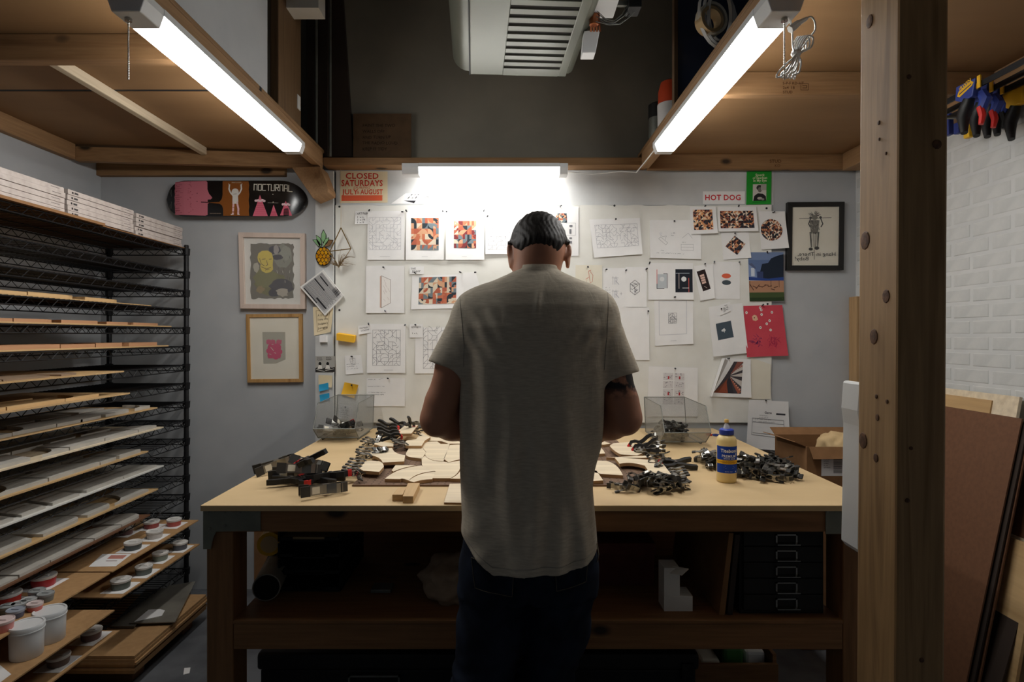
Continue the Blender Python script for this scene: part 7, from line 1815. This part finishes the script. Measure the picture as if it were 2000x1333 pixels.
# ribbed collar
def collar(x,y,z):
    r = np.sqrt((x-.077)**2+((y-1.640)*.93)**2); zc = 1.612-.12*(y-1.575)-.25*(x-.077)**2*8
    return np.sqrt(((r-.071)/1.0)**2+((z-zc)/1.9)**2)-.0062
S.put((-.01,1.55,1.55),(.17,1.74,1.65),collar,.006)
V, Q = S.mesh('t_shirt', None, 1)
tee = mat('heather_cotton', (196,186,168), .9, spec=.15)
_v = coords(tee,(1,1,6)); _n = N(tee,'ShaderNodeTexNoise',Scale=40,Detail=5); L(tee,_v,_n.inputs['Vector']); _r = ramp(tee,[(.3,(184,173,155)),(.7,(206,196,178))]); L(tee,_n.outputs['Fac'],_r.inputs['Fac']); L(tee,_r.outputs['Color'],bsdf(tee).inputs['Base Color'])
_v2 = coords(tee,(1,1,.35)); _n2 = N(tee,'ShaderNodeTexNoise',Scale=22,Detail=4,Distortion=.6); L(tee,_v2,_n2.inputs['Vector']); bump(tee,_n2.outputs['Fac'],.35,.008)
shirt = skin('t_shirt', V, Q, tee, man, 'pale grey crew neck t-shirt')
# hem stitching, sleeve stitching
bv = BVHTree.FromPolygons([tuple(v) for v in V], [tuple(q) for q in Q])
def stitch(pts, r, m, par, name='seam'):
    out = []
    for p in pts:
        h_ = bv2.ray_cast(Vector((p[0],1.2,p[1])), Vector((0,1,0)))
        if h_[0] is not None: out.append(h_[0]+Vector((0,-.0006,0)))
    if len(out) > 2: mk(name, MB().tube(out, r, 5), m, par)
bv2 = bv; ORG[shirt.name] = ORG[man.name]
tee_d = mat('shirt_seam', (150,144,134), .9)
stitch([(x_, float(hemz(x_))+.022) for x_ in np.linspace(-.118,.245,60)], .0009, tee_d, man, 'hem_seam')
for P_ in (((893,566),(898,600),(903,640),(906,680),(905,722)),((1193,566),(1189,600),(1186,640),(1183,680),(1180,730))):
    q_ = []
    for (x0_,y0_),(x1_,y1_) in zip(P_[:-1],P_[1:]):
        for t_ in np.linspace(0,1,8,endpoint=False): w_ = W(x0_+(x1_-x0_)*t_, y0_+(y1_-y0_)*t_, 1.53); q_.append((w_.x,w_.z))
    stitch(q_, .0007, tee_d, man, 'sleeve_seam')
# -- jeans
J = Field((-.22,1.40,.03),(.36,1.86,1.0), .0056)
def seat(x,y,z):
    cx = .057; hw = np.interp(z,[.70,.80,.88,.95],[.180,.184,.180,.165]); hdp = np.interp(z,[.70,.80,.88,.95],[.112,.126,.118,.106])
    q = (np.abs((x-cx)/hw)**2.4+np.abs((y-1.60)/hdp)**2.4)**(1/2.4); d = (q-1)*np.minimum(hw,hdp)
    d = np.maximum(d, .745-z+.0*x); return np.maximum(d, z-.96)
J.put((-.16,1.44,.72),(.27,1.76,.97),seat,0)
J.chain([((-.032,1.60,.80),.100),((-.045,1.592,.64),.092),((-.069,1.585,.50),.081),((-.074,1.592,.30),.078),((-.078,1.60,.10),.072)],.02)
J.chain([((.148,1.60,.80),.098),((.138,1.60,.64),.084),((.104,1.60,.50),.070),((.102,1.60,.30),.068),((.10,1.605,.10),.066)],.02)
x,y,z = J.sub(J.lo,J.lo+J.h*(J.n-1))[1]
cr_ = .0035*np.sin(z*120+x*40+3*np.sin(x*35))*np.exp(-((z-.50)/.07)**2)+.003*np.sin(z*70-np.abs(x-.05)*120)*np.exp(-((z-.72)/.06)**2)+.004*np.sin(z*130+y*30)*np.clip((.25-z)*6,0,1)
J.f = (J.f+cr_).astype(np.float32)
seam = np.abs(x-.054); J.f = np.where((z > .72)&(y < 1.55), J.f+.004*np.exp(-(seam/.006)**2), J.f).astype(np.float32)
J.f = np.maximum(J.f, .045-z).astype(np.float32)
V, Q = J.mesh('jeans', None, 1)
den = noisy('dark_denim', (20,25,36),(33,40,55), 16,.85,.15,6,spec=.15); jeans = skin('jeans', V, Q, den, man, 'dark blue jeans')
bv2 = BVHTree.FromPolygons([tuple(v) for v in V], [tuple(q) for q in Q])
thread = mat('denim_thread', (92,84,70), .8); den_d = noisy('pocket_denim', (18,23,33),(30,36,50), 22,.85,.2,6,spec=.15)
def pocket(poly, lab):
    n = 9; top = bot = None; v = []; f = []
    (tl,tr_,br,bl) = poly; ok = True
    for j in range(n):
        for i in range(n):
            u, w_ = i/(n-1), j/(n-1)
            X = (tl[0]*(1-u)+tr_[0]*u)*(1-w_)+(bl[0]*(1-u)+br[0]*u)*w_; Z = (tl[1]*(1-u)+tr_[1]*u)*(1-w_)+(bl[1]*(1-u)+br[1]*u)*w_-(.018*(1-abs(2*u-1)) if j == n-1 else .018*(1-abs(2*u-1))*w_**3)
            p_ = W(X, Z, 1.47); h_ = bv2.ray_cast(Vector((p_.x,1.2,p_.z)), Vector((0,1,0)))
            q = h_[0] if h_[0] is not None else Vector((p_.x,1.5,p_.z)); v.append(q+Vector((0,-.0035,0)))
    m_ = len(v); v += [q+Vector((0,.004,0)) for q in v]
    for j in range(n-1):
        for i in range(n-1):
            a = j*n+i; f.append((a,a+n,a+n+1,a+1)); f.append((m_+a,m_+a+1,m_+a+n+1,m_+a+n))
    rim = [i for i in range(n)]+[j*n+n-1 for j in range(1,n)]+[n*n-1-i for i in range(1,n)]+[(n-1-j)*n for j in range(1,n-1)]
    for a, b in zip(rim, rim[1:]+rim[:1]): f.append((a,b,m_+b,m_+a))
    mk('back_pocket', MB().add(v,f), den_d, man, lab, smooth=True)
    mk('pocket_seam', MB().tube([v[a]+Vector((0,-.0006,0)) for a in rim]+[v[rim[0]]+Vector((0,-.0006,0))], .0009, 5), thread, man)
pocket(((918,1104),(1004,1112),(1000,1168),(926,1160)),'left back pocket'); pocket(((1084,1106),(1154,1100),(1148,1148),(1088,1158)),'right back pocket with worn edge')
# -- shoes
for sg, ax_ in ((-1,-.078),(1,.102)):
    Fo = Field((ax_-.07,1.50,-.004),(ax_+.07,1.87,.15), .0055)
    Fo.chain([((ax_,1.56,.05),.040),((ax_,1.66,.05),.044),((ax_+.006*sg,1.76,.036),.042),((ax_+.008*sg,1.81,.03),.030)],.02); Fo.cone((ax_,1.59,.06),(ax_,1.60,.11),.046,.045,.02)
    x,y,z = Fo.sub(Fo.lo,Fo.lo+Fo.h*(Fo.n-1))[1]; Fo.f = np.maximum(Fo.f, .018-z).astype(np.float32)
    V,Q = Fo.mesh('shoe', None, 1); so = skin('shoe', V, Q, M['black_matte'], man, 'left dark shoe' if sg < 0 else 'right dark shoe')
    o_ = [(ax_+.040*math.cos(t)*(1 if math.sin(t) < 0 else .98)+.004*sg, 1.68+.165*math.sin(t)) for t in (2*PI*i/22 for i in range(22))]
    ORG[so.name] = ORG[man.name]; mk('sole', MB().prism(o_,'z',.001,.0185), M['rubber'], so)
# belt loop key chain at the right hip
q = W(1166,1062,1.56); mk('key_clip', MB().tube([q, q+Vector((.004,0,-.03)), q+Vector((.0,0,-.05))], .002, 6), M['chrome'], man)
